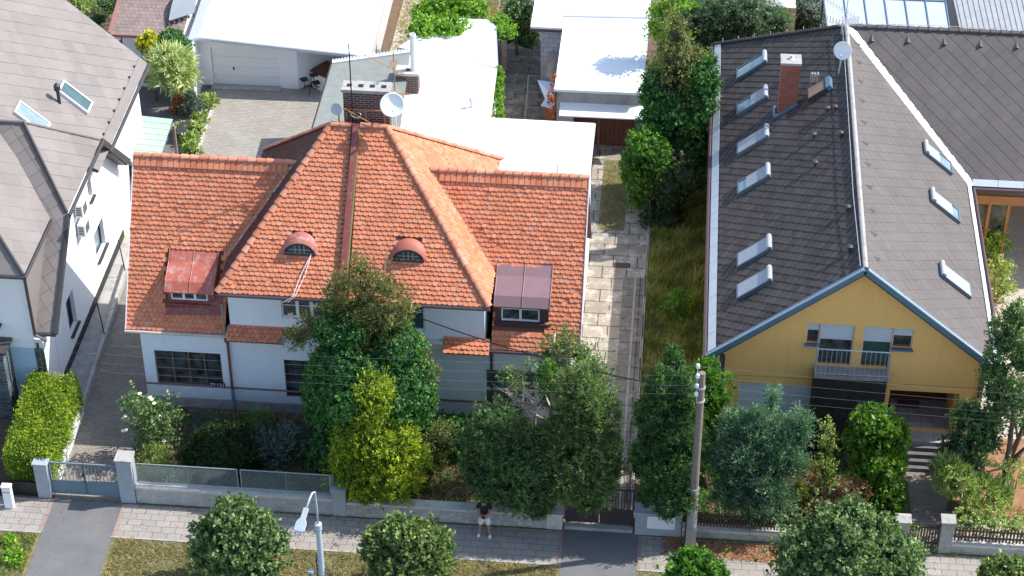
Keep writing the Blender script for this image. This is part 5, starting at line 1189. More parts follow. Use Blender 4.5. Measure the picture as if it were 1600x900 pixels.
pb_ = MB(); a = GZ(788, 108, 0); pb_.box(a.x-.12, a.y-.08, 0, a.x+.12, a.y+.08, 1.5); tag(pb_.build('timber_post', M_wood_grey), 'stout weathered timber post beside the overgrown outbuilding', 'post')
# glass lean-to and grey roof top right
gc = thing('lean_to', 'pale panelled lean-to roof of six bays behind the slate ridge', 'lean-to', (9.7, 84, 0))
a, b, c_, d_ = Vector((6.75, 85.3, 3.15)), Vector((12.3, 85.3, 3.15)), Vector((12.45, 82.2, 2.6)), Vector((6.95, 82.2, 2.6))
m = MB(); m.prism([d_, c_, b, a], (0, 0, .04)); m.build('roof_panels', M_panel, gc)
m = MB()
for i in range(7): p, q = d_.lerp(c_, i/6), a.lerp(b, i/6); m.beam(p+Vector((0, 0, .06)), q+Vector((0, 0, .06)), .05, .05)
m.beam(a+Vector((0, 0, .06)), b+Vector((0, 0, .06)), .06, .06); m.build('glazing_bars', M_zinc_blue, gc)
m = MB()
for p in (a, b, c_, d_): m.beam((p.x, p.y, 0), (p.x, p.y, p.z), .1, .1)
m.build('post', M_zinc_blue, gc)
gr = thing('shed', 'long shed with grey corrugated roof at the top right corner', 'shed', (17, 86, 0))
a, b, c_, d_ = Vector((12.5, 91, 3.3)), Vector((24, 91, 3.3)), Vector((24, 82.4, 2.7)), Vector((12.9, 82.4, 2.7)); m = MB(); n = 90
for i in range(n): p, q, p2, q2 = d_.lerp(c_, i/n), a.lerp(b, i/n), d_.lerp(c_, (i+1)/n), a.lerp(b, (i+1)/n); e = .03 if i % 2 else .0; m.prism([p, p2, q2, q], (0, 0, .04+e))
m.build('roof', M_corr, gr); m = MB(); m.box(13, 82.8, 0, 23.8, 90.6, 2.6); m.build('wall', M_concrete, gr)
cb = thing('awning', 'cream awning with white valance behind the dark conifers', 'awning', GZ(1215, 15, 0)); p = GZ(1165, 2, 2.2); m = MB()
m.prism([GZ(1172, 8, 2.3), GZ(1243, 14, 2.3), GZ(1243, -25, 3.0), GZ(1172, -25, 3.0)], (0, 0, .04)); m.build('cloth', M_white_metal, cb); m = MB(); a = GZ(1172, 8, 2.3); b = GZ(1245, 14, 2.3); m.box(a.x, a.y+.2, 0, b.x, a.y+.3, 2.2); m.build('wall', M_cream, cb)

# ================================================================== STREET FRONT WALLS, FENCES, GATES
FY = 52.38
def gx(px, py=800): return GY(px, py, FY).x
def pillar(x0, x1, h, mat, label, cap=None, capm=None, y0=None, d=.42, group=None):
    y0 = y0 if y0 is not None else FY; t = thing('gate_pillar', label, 'pillar', ((x0+x1)/2, y0+d/2, 0), group)
    m = MB(); m.box(x0, y0, 0, x1, y0+d, h-.09); m.build('shaft', mat, t, bevel=.01)
    m = MB(); m.box(x0-.04, y0-.04, h-.087, x1+.04, y0+d+.04, h); m.build('capstone', capm or mat, t, bevel=.012); return t
def lowwall(x0, x1, h, mat, label, d=.3, capm=None, y0=None):
    y0 = y0 if y0 is not None else FY+.03; t = thing('garden_wall', label, 'wall', ((x0+x1)/2, y0+d/2, 0))
    m = MB(); m.box(x0, y0, 0, x1, y0+d, h-.10); m.build('wall_body', mat, t)
    m = MB(); n = max(1, int((x1-x0)/1.9))
    for i in range(n): m.box(x0+(x1-x0)*i/n+.004, y0-.03, h-.097, x0+(x1-x0)*(i+1)/n-.004, y0+d+.03, h)
    m.build('coping', capm or M_concrete_lt, t, bevel=.008); return t
M_wallc = plain('stained rendered garden wall', (.36, .36, .35), .95, .25, dirt=(.56, .54, .52), nscale=1.6, bmp=.01)
M_wallb = plain('blue grey rendered pillar', (.33, .37, .40), .95, .15, dirt=(.26, .28, .30), nscale=2)
pillar(-21.42, -20.95, 1.60, M_wallb, 'grey rendered pillar between the clipped hedge and the metal gate', d=.34)
pillar(-18.46, -17.92, 2.0, M_wallb, 'tall grey blockwork pillar with pale capstone right of the metal gate', capm=M_concrete, d=.5)
bb = MB(); bb.box(-30, FY+.08, 0, -21.43, FY+.16, .62); tag(bb.build('base_board', M_black), 'black base board under the clipped hedge', 'board')
pillar(gx(520), gx(541), 1.25, M_wallb, 'short rendered pillar in front of the golden conifer', d=.42)
lowwall(-17.9, gx(520)-.003, .74, M_wallc, 'low concrete wall carrying the wire mesh fence', y0=FY+.05)
lowwall(gx(541)+.003, gx(854), .66, plain('flaking whitewashed wall', (.34, .33, .32), .95, .3, dirt=(.60, .58, .55), nscale=2.4, bmp=.012), 'low flaking wall without fence beneath the dark junipers', d=.34)
pillar(gx(854)+.004, gx(879), .74, M_concrete_lt, 'short pale pillar at the left side of the dark wide gate', d=.36)
# mesh fence panels
M_mesh = plain('galvanised fence wire', (.28, .36, .37), .5, .1, metal=.3)
def mesh_panel(x0, x1, z0, z1, y, label):
    t = thing('mesh_fence', label, 'fence', ((x0+x1)/2, y, z0), 'wire mesh panels on the low wall')
    m = MB(); r = .022
    for a, b in (((x0, y, z0), (x0, y, z1)), ((x1, y, z0), (x1, y, z1)), ((x0, y, z1), (x1, y, z1)), ((x0, y, z0), (x1, y, z0)), (((x0+x1)/2, y, z0), ((x0+x1)/2, y, z1))): m.tube([a, b], r if a[0] != (x0+x1)/2 else .012, 6)
    m.build('frame', M_mesh, t)
    m = MB(); s = .085; H = z1-z0; k = int((x1-x0+H)/s)
    for i in range(k):
        for sg in (0, 1):
            xa = x0-H+i*s; a, b = xa, xa+H; za, zb = z0, z1
            if a < x0: za += (x0-a); a = x0
            if b > x1: zb -= (b-x1); b = x1
            if zb-za < .02: continue
            if sg: m.beam((x0+x1-a, y, za), (x0+x1-b, y, zb), .007, .007)
            else: m.beam((a, y, za), (b, y, zb), .007, .007)
    m.build('wire_mesh', M_mesh, t); return t
mesh_panel(-17.80, -14.25, .82, 1.72, FY+.2, 'wire mesh fence panel next to the tall grey pillar')
mesh_panel(-14.13, -10.98, .82, 1.72, FY+.2, 'wire mesh fence panel between the two other panels')
mesh_panel(-10.90, gx(519)-.05, .82, 1.72, FY+.2, 'short wire mesh fence panel ending at the golden conifer')
# metal double gate
g1 = thing('double_gate', 'grey blue metal double gate with bars above solid lower panels', 'gate', (-19.7, FY+.2, 0))
for a, b in ((-20.92, -19.72), (-19.69, -18.50)):
    m = MB(); y = FY+.22
    for p, q in (((a, y, .12), (a, y, 1.52)), ((b, y, .12), (b, y, 1.52)), ((a, y, 1.52), (b, y, 1.52)), ((a, y, .12), (b, y, .12)), ((a, y, .70), (b, y, .70))): m.beam(p, q, .05, .05)
    for i in range(1, 9): x = a+(b-a)*i/9; m.beam((x, y, .70), (x, y, 1.52), .018, .018)
    l = m.build('gate_leaf', M_gate_blue, g1); m = MB(); m.box(a+.02, y-.012, .14, b-.02, y+.012, .69); m.build('lower_panel', M_gate_blue, l)
m = MB(); m.box(-19.78, FY+.17, .95, -19.73, FY+.24, 1.1); m.build('lock', M_dark_metal, g1)
# meter post far left
mp_ = thing('meter_post', 'white plastic utility post standing on the footpath at the left edge', 'utility post', GZ(16, 792)); c = mp_.location
m = MB(); m.box(c.x-.16, c.y-.1, 0, c.x+.16, c.y+.1, .95); m.build('cabinet', M_plastic, mp_, bevel=.02); m = MB(); m.box(c.x-.18, c.y-.12, .953, c.x+.18, c.y+.12, 1.03); m.build('lid', M_plastic, mp_, bevel=.02)
m = MB(); m.box(c.x-.12, c.y-.106, .75, c.x+.12, c.y-.1015, .78); m.build('slot', M_dark_metal, mp_)
# dark wide gate
M_gate_dk = plain('dark brown gate paint', (.045, .032, .032), .7, .3, nscale=3)
g2 = thing('double_gate', 'wide very dark gate in the shade of the junipers', 'gate', ((gx(880)+gx(991))/2, FY+.25, 0)); xa, xb = gx(880)+.05, gx(991)-.02; xm = (xa+xb)/2
for a, b in ((xa, xm-.01), (xm+.01, xb)):
    m = MB(); y = FY+.3; m.box(a, y-.03, .18, b, y+.03, .85); m.beam((a, y, 1.75), (b, y, 1.75), .05, .05)
    for i in range(12): x = a+.03+(b-a-.06)*i/11; m.beam((x, y, .85), (x, y, 1.8), .035, .03)
    m.build('gate_leaf', M_gate_dk, g2)
m = MB(); m.box(xa, FY+.05, 0, xb, FY+.24, .14); m.build('sill', M_concrete, g2)
pillar(gx(993), gx(1066), 1.05, M_wallb, 'broad rendered wall block with pale inset between dark gate and utility pole', d=.5)
m = MB(); m.box(gx(1012), FY-.02, .35, gx(1056), FY-.004, .9); tag(m.build('mailbox_panel', M_stucco_bright), 'pale rectangular panel set in the rendered block by the dark gate', 'panel')
# picket fences
def picket(x0, x1, z0, z1, y, label, name='picket_fence', cat='fence', grp='brown picket fence panels', step=.115, parent=None):
    t = parent or thing(name, label, cat, ((x0+x1)/2, y, z0), grp)
    m = MB(); n = int((x1-x0)/step)
    for i in range(n+1): x = x0+.03+(x1-x0-.06)*i/n; h = z1+random.uniform(-.01, .01); m.box(x-.028, y-.03, z0, x+.028, y-.008, h)
    m.build('pickets', M_picket, t)
    for z in (z0+.15, z1-.18): m = MB(); m.box(x0, y-.006, z-.035, x1, y+.03, z+.035); m.build('rail', M_picket, t)
    return t
lowwall(gx(1067), gx(1283)-.003, .42, M_concrete, 'low concrete wall below the picket fence under the blue juniper', d=.28)
picket(gx(1090), gx(1192), .48, 1.12, FY+.16, 'picket fence panel hidden in shade right of the utility pole')
picket(gx(1196), gx(1282), .48, 1.12, FY+.16, 'picket fence panel between blue juniper and the rounded street tree')
pillar(gx(1283), gx(1301), 1.2, M_wallb, 'thin concrete fence pillar left of the big rounded street tree', d=.3)
lowwall(gx(1301)+.003, gx(1404)-.003, .42, M_concrete, 'low concrete wall behind the big rounded street tree', d=.28)
picket(gx(1303), gx(1402), .48, 1.12, FY+.16, 'picket fence panel half covered by the big rounded street tree')
pillar(gx(1404), gx(1426), 1.35, M_concrete, 'concrete pillar left of the small picket gate', d=.4)
gp = thing('picket_gate', 'small brown picket gate leading to the entrance steps', 'gate', (gx(1450), FY+.2, 0)); picket(gx(1427), gx(1475), .12, 1.18, FY+.2, '', parent=gp, step=.10)
pillar(gx(1476), gx(1496), 1.45, M_concrete, 'concrete pillar right of the small picket gate', d=.4)
lowwall(gx(1496)+.003, 26, .46, M_concrete, 'low concrete wall below the picket fence at the right edge', d=.28, capm=M_concrete_lt)
picket(gx(1499), 26, .54, 1.16, FY+.16, 'long picket fence panel at the right edge of the photo')
# wire fence between drive and side lawn
wf = thing('wire_fence', 'thin dark wire fence between concrete driveway and side lawn', 'fence', (-.6, 64, 0))
for i in range(9):
    y = 55.5+i*2.6; m = MB(); m.tube([(-.6, y, 0), (-.6, y, 1.15)], .03, 6); m.build('post', M_dark_metal if i != 5 else M_galv, wf)
m = MB(); m.box(-.65, 53.0, 0, -.55, 78, .12); m.build('kerb', M_concrete, wf)
m = MB()
for z in (.35, .7, 1.1): m.tube([(-.6, 53, z), (-.6, 78, z)], .008, 4)
for i in range(120): y = 53+i*.21; m.tube([(-.6, y, .12), (-.6, y, 1.1)], .004, 3)
m.build('wires', M_dark_metal, wf)
sl = MB(); p = GZ(972, 415); sl.box(p.x-.33, p.y-.16, .01, p.x+.33, p.y+.16, .03); tag(sl.build('inspection_cover', M_brown_dark), 'brown inspection cover set in the concrete driveway', 'cover')
ch_ = MB(); ch_.box(-1.05, 52.9, .0, -.97, 67.5, .018); struct(ch_.build('drainage_channel', M_plinth))
tw = MB(); 
q = [GZ(1512, 652), GZ(1555, 655), GZ(1560, 700), GZ(1508, 690)]; 
struct(MB().prism([p+Vector((0, 0, 0)) for p in q], (0, 0, .05)).build('terrace', M_concrete_lt))
pk2 = MB(); a = GZ(1497, 800); 
for i in range(34): x = 10.65+i*.3; pk2.lathe((x, 54.3, 0), [(.06, -.05), (.06, .12), (.04, .15)], 8)
tag(pk2.build('palisade_edging', M_wood_grey), 'row of short round timber edging pegs along the gravel path', 'edging')

# ================================================================== UTILITY POLE, WIRES, STREET LAMP
pb = GZ(1078, 856); PT = 7.75
up_ = thing('utility_pole', 'tall grey brown utility pole with white porcelain insulators', 'utility pole', (pb.x, pb.y, 0))
m = MB(); m.tube([(pb.x, pb.y, 0), (pb.x, pb.y, PT)], [.165, .105], 16); m.build('pole', M_pole_wood, up_, smooth=False)
m = MB(); m.tube([(pb.x, pb.y, 0), (pb.x, pb.y, 2.8)], [.185, .172], 16); m.build('concrete_stub', M_concrete, up_)
m = MB(); m.tube([(pb.x-.14, pb.y-.05, 6.9), (pb.x-.16, pb.y-.05, 8.1)], .018, 8)
m.lathe((pb.x, pb.y, 7.15), [(.14, -.03), (.14, .03)], 14); m.lathe((pb.x, pb.y, 6.6), [(.15, -.03), (.15, .03)], 14); m.build('bracket', M_galv, up_)
for z, dx in ((8.1, -.16), (7.7, -.15), (7.3, -.15), (6.95, -.15)):
    m = MB(); m.lathe((pb.x+dx, pb.y-.12, z-.05), [(.03, -.04), (.07, 0), (.045, .05), (.07, .07), (.05, .13), (.015, .16)], 12); m.build('insulator', M_plastic, up_, smooth=True)
m = MB(); m.box(pb.x-.09, pb.y-.20, 2.35, pb.x+.09, pb.y-.18, 2.5); m.build('number_tag', M_rust, up_)
m = MB(); m.tube([(pb.x-.2, pb.y-.02, 0), (pb.x-.19, pb.y-.02, 2.6)], .02, 6); m.build('earth_wire', M_black, up_)
def cable(a, b, sag, r, label, mat, name='overhead_wire', grp=None, n=28):
    a, b = Vector(a), Vector(b); pts = [a.lerp(b, i/n)-Vector((0, 0, sag*4*(i/n)*(1-i/n))) for i in range(n+1)]
    m = MB(); m.tube(pts, r, 5); o = m.build(name, mat); return tag(o, label, 'wire', grp)
M_wire = plain('bare overhead wire', (.13, .14, .155), .8, .1)
for z, lb in ((8.1, 'topmost of the bare overhead wires crossing to the utility pole'), (7.7, 'second highest bare overhead wire along the street'), (7.3, 'third bare overhead wire down along the street'), (6.95, 'lowest bare overhead wire along the street')):
    x0, y0 = pb.x-.16, pb.y-.12
    a = Vector((-34, y0, z+.1)); b = Vector((x0, y0, z)); c2 = Vector((36, y0, z)); n = 30
    pts = [a.lerp(b, i/n)-Vector((0, 0, .55*4*(i/n)*(1-i/n))) for i in range(n+1)]+[b.lerp(c2, i/n)-Vector((0, 0, .5*4*(i/n)*(1-i/n))) for i in range(1, n+1)]
    m = MB(); m.tube(pts, .0036, 4); tag(m.build('overhead_wire', M_wire), lb, 'wire', 'overhead wires above the footpath')
ha = GY(634, 488, 56.95); cable(ha, (pb.x-.15, pb.y-.1, 7.05), .35, .022, 'thick black service cable from the tiled house to the utility pole', M_black, 'service_cable')
ec = eyes[0]; wr = MB()
for o_ in (0, .14): wr.tube([(ec.x+.42, ec.y-.15, ec.z), (ec.x+.25-o_, (ec.y+MY)/2-.1, (ec.z+MZ)/2+.06), (ec.x-.05-o_*.5, MY-.12, MZ+.1), (ec.x-.3-o_, MY-.2, MZ-.1)], .013, 5)
tag(wr.build('dangling_cable', M_plastic), 'two thin pale cables dangling from the flaking eyebrow window', 'cable')
# lamp
M_lamp = plain('pale blue grey lamp paint', (.36, .42, .46), .5, .12, nscale=5); LY = 46.0; lt = GY(497, 818, LY); lb_ = GY(500, 900, LY)
sl_ = thing('street_lamp', 'pale blue grey street lamp with curved arm and flat head at the lower edge', 'street lamp', (lt.x, LY, 0))
m = MB(); m.tube([(lt.x, LY, 0), (lt.x, LY, 1.2), (lt.x, LY, lt.z)], [.12, .115, .085], 18); m.lathe((lt.x, LY, lt.z-.25), [(.095, 0), (.115, .02), (.115, .24), (.05, .27)], 18); m.build('mast', M_lamp, sl_, smooth=False)
pk_ = GY(496, 772, LY-.25); hd = GY(484, 800, LY-.8)
m = MB(); cpts = [(lt.x, LY, lt.z), (lt.x-.005, LY, lt.z+.7), (lt.x-.02, LY-.06, pk_.z-.10), (lt.x-.06, LY-.22, pk_.z), (lt.x-.11, LY-.42, pk_.z-.05), (lt.x-.18, LY-.72, pk_.z-.22)]
m.tube(cpts, .032, 10); m.build('arm', M_lamp, sl_, smooth=True)
m = MB(); q = Vector(cpts[-1]); d = Vector((-.10, -.5, -.26)).normalized(); s_ = d.cross(Vector((0, 0, 1))).normalized(); u_ = s_.cross(d)
m.obox(q+d*.16, d*.2, s_*.075, u_*.045); m.build('joint', M_lamp, sl_)
m = MB(); p0 = q+d*.32; m.prism([p0-s_*.10, p0+s_*.10, p0+d*.12+s_*.17, p0+d*.36+s_*.17, p0+d*.41+s_*.13, p0+d*.41-s_*.13, p0+d*.36-s_*.17, p0+d*.12-s_*.17], u_*.06); hd_ = m.build('lamp_head', M_lamp, sl_, bevel=.012)
m = MB(); m.obox(p0+d*.30-u_*.008, d*.14, s_*.12, u_*.006); m.build('lens', M_plastic, hd_)
m = MB(); z0 = lt.z-2.9
for k, (dx, dz) in enumerate(((-.32, .95), (-.38, .65), (-.32, .35), (-.40, .05), (-.3, -.25))):
    m = MB(); m.beam((lt.x-.1, LY, z0+dz), (lt.x+dx, LY-.1, z0+dz), .04, .03); m.box(lt.x+dx-.07, LY-.22, z0+dz-.04, lt.x+dx+.09, LY-.06, z0+dz+.06); m.build('cable_fitting', M_lamp, sl_)
m = MB()
for k in range(5): m.tube([(lt.x+.1, LY, z0+1.0-k*.15), (lt.x+.3+.02*k, LY-.05, z0+.85-k*.2), (lt.x+.35, LY, z0+.4-k*.2)], .018, 6)
for k in range(4): m.tube([(lt.x-.3, LY-.12, z0+.9-k*.28), (lt.x-.42, LY-.05, z0+.75-k*.28), (lt.x-.15, LY-.1, z0+.6-k*.28)], .02, 6)
m.tube([(lt.x-.13, LY-.05, z0+1.6), (lt.x-.13, LY-.05, z0-1)], .02, 6); m.build('cables', M_black, sl_)

# ================================================================== TREES AND PLANTS
def tree(name, label, cat, base, trunk_top, r0, lobes, dens, leaf, mat, group=None, limbs=4, bark=None, tname='crown', seed=1, limb_l=.14, **kw):
    t = thing(name, label, cat, base, group)
    trunk_mb(base, trunk_top, r0, r0*.35, .06, limbs, limb_l, seed).build('trunk', bark or M_bark, t, smooth=True)
    foliage(tname, lobes, dens, leaf, mat, t, seed=seed, **kw); return t
def shrub(name, label, cat, lobes, dens, leaf, mat, group=None, seed=1, stem=True, **kw):
    b = lobes[0]; t = thing(name, label, cat, (b[0], b[1], 0), group)
    foliage('foliage', lobes, dens, leaf, mat, t, seed=seed, **kw)
    if stem:
        m = MB(); g = random.Random(seed)
        for k in range(5): a = g.uniform(0, 6.28); m.tube([(b[0]+.05*math.cos(a), b[1]+.05*math.sin(a), 0), (b[0]+b[3]*.4*math.cos(a), b[1]+b[4]*.4*math.sin(a), b[2])], [.03, .012], 5)
        m.build('stems', M_bark, t)
    return t
def LB(Y, *pts): return [lobe(p[0], p[1], Y+(p[4] if len(p) > 4 else 0), p[2], p[3]) for p in pts]
# ivy covered conifer in front of the house
T = thing('ivy_conifer', 'tall olive conifer with its lower half wrapped in dense dark ivy', 'tree', (-10.1, 55.0, 0))
trunk_mb((-10.1, 55.0, 0), (-10.0, 55.2, 8.6), .28, .05, .07, 14, .22, 5).build('trunk', M_bark, T, smooth=True)
foliage('ivy', LB(55.0, (578, 600, 100, 95), (560, 560, 78, 60), (595, 660, 90, 85), (640, 620, 48, 75), (520, 620, 52, 70), (545, 700, 70, 60), (540, 510, 50, 40), (620, 545, 45, 45)), 60, (.095, .042), L_ivy, T, tuft=.08, per=9, up=.1, spread=1.2, rough=.09, fill=.93, seed=3, freq=2.0, sub=8, ssc=.28)
foliage('crown', LB(55.1, (563, 425, 13, 28), (538, 452, 20, 28), (588, 452, 22, 30), (612, 462, 18, 24), (562, 480, 38, 36), (520, 478, 20, 22), (598, 505, 40, 28), (545, 518, 42, 24), (628, 488, 18, 18), (495, 512, 26, 18), (470, 530, 22, 18), (655, 560, 16, 18), (672, 590, 14, 20), (650, 630, 16, 24), (575, 535, 34, 24)), 26, (.16, .022), L_olive, T, sub=6, ssc=.34, tuft=.15, per=11, up=.8, spread=.7, rough=.4, fill=.15, seed=4, out=.5)
# golden thuja
tree('golden_thuja', 'bright yellow green conifer leaning over the low front wall', 'tree', (-9.6, 53.2, 0), (-9.5, 53.3, 4.6), .12,
     LB(53.3, (583, 625, 30, 42), (578, 665, 46, 42), (560, 690, 38, 34), (610, 690, 45, 36), (548, 735, 40, 36, -.1), (600, 735, 58, 40, -.2), (640, 722, 30, 34), (625, 758, 34, 26, -.2), (545, 762, 28, 22, -.2), (583, 765, 36, 20, -.3)), 50, (.12, .026), L_thuja, seed=6, sub=8, ssc=.3, tuft=.14, per=12, up=.6, spread=.6, rough=.22, fill=.68, out=.35, freq=4)
# dark low growth around it
shrub('ivy_patch', 'dark glossy ivy mound against the white wall right of the ivy conifer', 'shrub', LB(56.3, (705, 680, 38, 30), (680, 700, 30, 30), (735, 672, 26, 18)), 40, (.10, .05), L_ivy, seed=8, tuft=.1, per=8, fill=.85)
shrub('bushy_shrub', 'dark olive shrub between golden conifer and junipers', 'shrub', LB(54.4, (668, 720, 24, 38), (690, 690, 20, 26)), 34, (.12, .03), L_olive, seed=9, tuft=.15, per=10, fill=.7)
# three junipers between conifer and utility pole
JN = dict(sub=15, ssc=.25, ssz=1.5, tuft=.10, per=12, up=.8, spread=.45, rough=.26, fill=.8, out=.28, freq=3.2)
JG = 'junipers over the front wall'
tree('juniper', 'broad dark juniper left of the dead grey branches with yellowish shoots', 'tree', (-5.1, 53.3, 0), (-5.0, 53.4, 4.6), .16,
     LB(52.95, (778, 665, 38, 40), (760, 690, 38, 42), (805, 705, 50, 40), (775, 735, 46, 38), (820, 735, 36, 36, -.5), (745, 735, 26, 30), (810, 775, 42, 30, -.8), (770, 765, 36, 28, -.6), (840, 790, 26, 24, -.8), (845, 700, 22, 30)), 66, (.10, .018), L_juniper, JG, seed=11, **JN)
tree('juniper', 'tallest broad juniper, green with yellowish shoots, beside the dark gate', 'tree', (-2.5, 53.3, 0), (-2.5, 53.3, 5.6), .18,
     LB(52.95, (905, 610, 38, 40), (925, 640, 44, 42), (895, 660, 44, 44), (870, 700, 38, 44), (935, 695, 44, 42), (905, 730, 52, 40, -.4), (950, 735, 26, 32), (885, 765, 34, 28, -.8), (930, 765, 34, 30, -.8), (918, 788, 20, 16, -.9), (862, 760, 24, 26, -.2)), 66, (.10, .018), L_juniper_y, JG, seed=12, **JN)
T = thing('sparse_conifer', 'ragged dark conifer with dead grey branches above the junipers', 'tree', (-3.6, 55.2, 0))
trunk_mb((-3.6, 55.2, 0), (-3.5, 55.2, 6.4), .16, .04, .06, 8, .2, 9).build('trunk', M_bark_pale, T, smooth=True)
foliage('crown', LB(55.2, (882, 545, 26, 26), (905, 560, 24, 24), (868, 575, 22, 22), (925, 580, 26, 24), (855, 552, 12, 18), (940, 600, 20, 24), (885, 600, 34, 26)), 26, (.13, .022), L_juniper_y, T, tuft=.2, per=12, up=.8, spread=.8, rough=.3, fill=.4, out=.5, seed=14)
foliage('dead_needles', LB(53.9, (872, 598, 16, 10), (893, 606, 10, 12)), 60, (.12, .02), L_dry, T, tuft=.12, per=8, fill=0, seed=15)
T = thing('dead_bush', 'bleached leafless branches fanning out between the junipers', 'bush', tuple(GZ(830, 690, 0)))
m = MB(); g = random.Random(4); bc = GY(836, 636, 53.7)
for k in range(46):
    a = g.uniform(1.6, 5.3); e = g.uniform(-.3, 1.1); L_ = g.uniform(.7, 1.5); d = Vector((math.cos(a)*math.cos(e)*1.1, -abs(math.sin(a))*.55*math.cos(e), math.sin(e)))
    p1 = bc+d*L_*.5+Vector((g.uniform(-.1, .1),)*3); p2 = bc+d*L_+Vector((g.uniform(-.2, .2), g.uniform(-.2, .2), g.uniform(-.05, .25)))
    m.tube([bc, p1, p2], [.028, .016, .005], 5)
    for j in range(3): q = p1.lerp(p2, g.random()); m.tube([q, q+Vector((g.uniform(-.3, .3), g.uniform(-.3, .3), g.uniform(-.05, .35)))], [.009, .003], 4)
m.tube([(bc.x, bc.y, 0), bc], [.07, .04], 7); m.build('branches', M_bark_pale, T)
foliage('climbing_leaves', [lobe(852, 600, 53.6, 9, 26), lobe(858, 578, 53.6, 8, 12)], 80, (.12, .05), L_bright, T, tuft=.08, per=6, fill=0, seed=16)
foliage('green_shoots', LB(53.9, (800, 590, 16, 14), (828, 580, 5, 14), (812, 610, 12, 16)), 50, (.10, .02), L_juniper_y, T, tuft=.12, per=10, fill=.3, seed=17)
# cypresses at the pole
tree('cypress', 'deep green cypress with upright plumes just left of the utility pole', 'tree', (.35, 53.3, 0), (.4, 53.3, 6.0), .16,
     LB(53.0, (1052, 568, 16, 26, .6), (1040, 610, 30, 36), (1070, 615, 28, 36), (1022, 655, 30, 44), (1060, 665, 40, 48), (1035, 700, 36, 40), (1080, 700, 26, 44), (1025, 745, 24, 34, -.6), (1062, 745, 32, 34, -.6), (1045, 785, 32, 34, -1.0), (1070, 780, 22, 28, -1.0), (1000, 720, 18, 34, -.3), (1012, 775, 16, 24, -.5)), 60, (.085, .022), L_cypress, seed=21, sub=13, ssc=.24, ssz=2.3, tuft=.10, per=12, up=1.3, spread=.5, rough=.24, fill=.86, out=.25, freq=4.5)
tree('cypress', 'bright green cypress in the gap behind the utility pole', 'tree', (1.9, 55.0, 0), (1.9, 55.0, 4.9), .14,
     LB(55.0, (1100, 590, 20, 30), (1115, 620, 26, 36), (1095, 650, 28, 40), (1120, 660, 24, 34), (1105, 700, 34, 40)), 44, (.10, .03), L_bright, seed=22, sub=7, tuft=.10, per=12, up=1.2, spread=.5, rough=.2, fill=.86, out=.2)
tree('blue_juniper', 'feathery blue green juniper right of the utility pole', 'tree', (3.6, 53.5, 0), (3.6, 53.5, 4.2), .15,
     LB(53.4, (1150, 668, 22, 26), (1180, 672, 28, 28), (1206, 628, 6, 20), (1165, 695, 44, 44), (1215, 690, 36, 40), (1140, 730, 34, 38), (1190, 740, 50, 40, -.2), (1235, 720, 26, 34), (1150, 775, 36, 30, -.4), (1200, 780, 40, 28, -.4), (1185, 805, 22, 18, -.5), (1250, 675, 12, 34)), 62, (.13, .017), L_blue, seed=23, sub=14, ssc=.25, ssz=1.7, tuft=.17, per=13, up=.9, spread=.34, rough=.3, fill=.72, out=.42, freq=4)
tree('slim_cypress', 'small slim pale green cypress left of the glossy laurel', 'tree', (6.15, 55.4, 0), (6.15, 55.4, 2.6), .05,
     LB(55.4, (1292, 670, 10, 20), (1292, 700, 14, 24), (1288, 735, 17, 24), (1296, 765, 18, 20), (1272, 740, 12, 26)), 46, (.09, .03), L_pale, seed=24, tuft=.1, per=8, up=.8, rough=.3, fill=.4, out=.4, limbs=2)
shrub('bright_shrub', 'low lime green shrub at the foot of the blue juniper', 'shrub', LB(53.4, (1240, 775, 18, 24), (1230, 790, 14, 16)), 44, (.08, .02), L_thuja, seed=25, tuft=.1, per=9)
shrub('perennials', 'brownish perennials and seed heads behind the fence pillar', 'perennials', LB(53.5, (1275, 785, 26, 18), (1310, 790, 24, 16), (1335, 770, 18, 20), (1262, 745, 12, 16)), 34, (.14, .02), L_dry, seed=26, tuft=.15, per=8, up=1.2, fill=.5)
# laurel
tree('cherry_laurel', 'glossy deep green laurel column beside the entrance steps', 'tree', (8.1, 54.6, 0), (8.1, 54.6, 2.9), .08,
     LB(54.6, (1368, 665, 38, 28), (1345, 680, 24, 34), (1395, 690, 22, 36), (1370, 710, 44, 40), (1372, 750, 40, 38), (1385, 780, 28, 26, -.3)), 46, (.17, .05), L_laurel, seed=27, sub=8, ssc=.28, tuft=.09, per=8, up=.5, spread=.9, rough=.1, fill=.88, fold=.25)
# right side
tree('spreading_juniper', 'dark blue green juniper with bare leaning trunks at the right edge', 'tree', (12.4, 55.3, 0), (12.3, 55.7, 4.2), .15,
     LB(55.7, (1588, 500, 24, 30), (1570, 535, 30, 32), (1598, 560, 34, 40), (1560, 580, 26, 30), (1552, 610, 24, 26), (1590, 620, 34, 34), (1562, 640, 22, 18), (1610, 660, 24, 40)), 38, (.11, .026), L_juniper, seed=28, sub=7, tuft=.12, per=11, up=.5, spread=.7, rough=.3, fill=.6, out=.35, limbs=5)
T = thing('leaning_trunk', 'pair of bare leaning trunks under the blue green juniper at the right edge', 'trunk', tuple(GZ(1572, 728)))
m = MB(); b = GZ(1572, 728); m.tube([b, b+Vector((.35, .3, 1.2)), b+Vector((.6, .5, 2.6))], [.12, .09, .05], 8); m.tube([b, b+Vector((.7, .1, 1.0)), b+Vector((1.3, .2, 2.2))], [.10, .07, .05], 8); m.tube([b+Vector((.3, .25, 1.0)), b+Vector((.0, .3, 2.2)), b+Vector((-.4, .3, 2.9))], [.05, .035, .02], 6); m.build('trunk', M_bark, T, smooth=True)
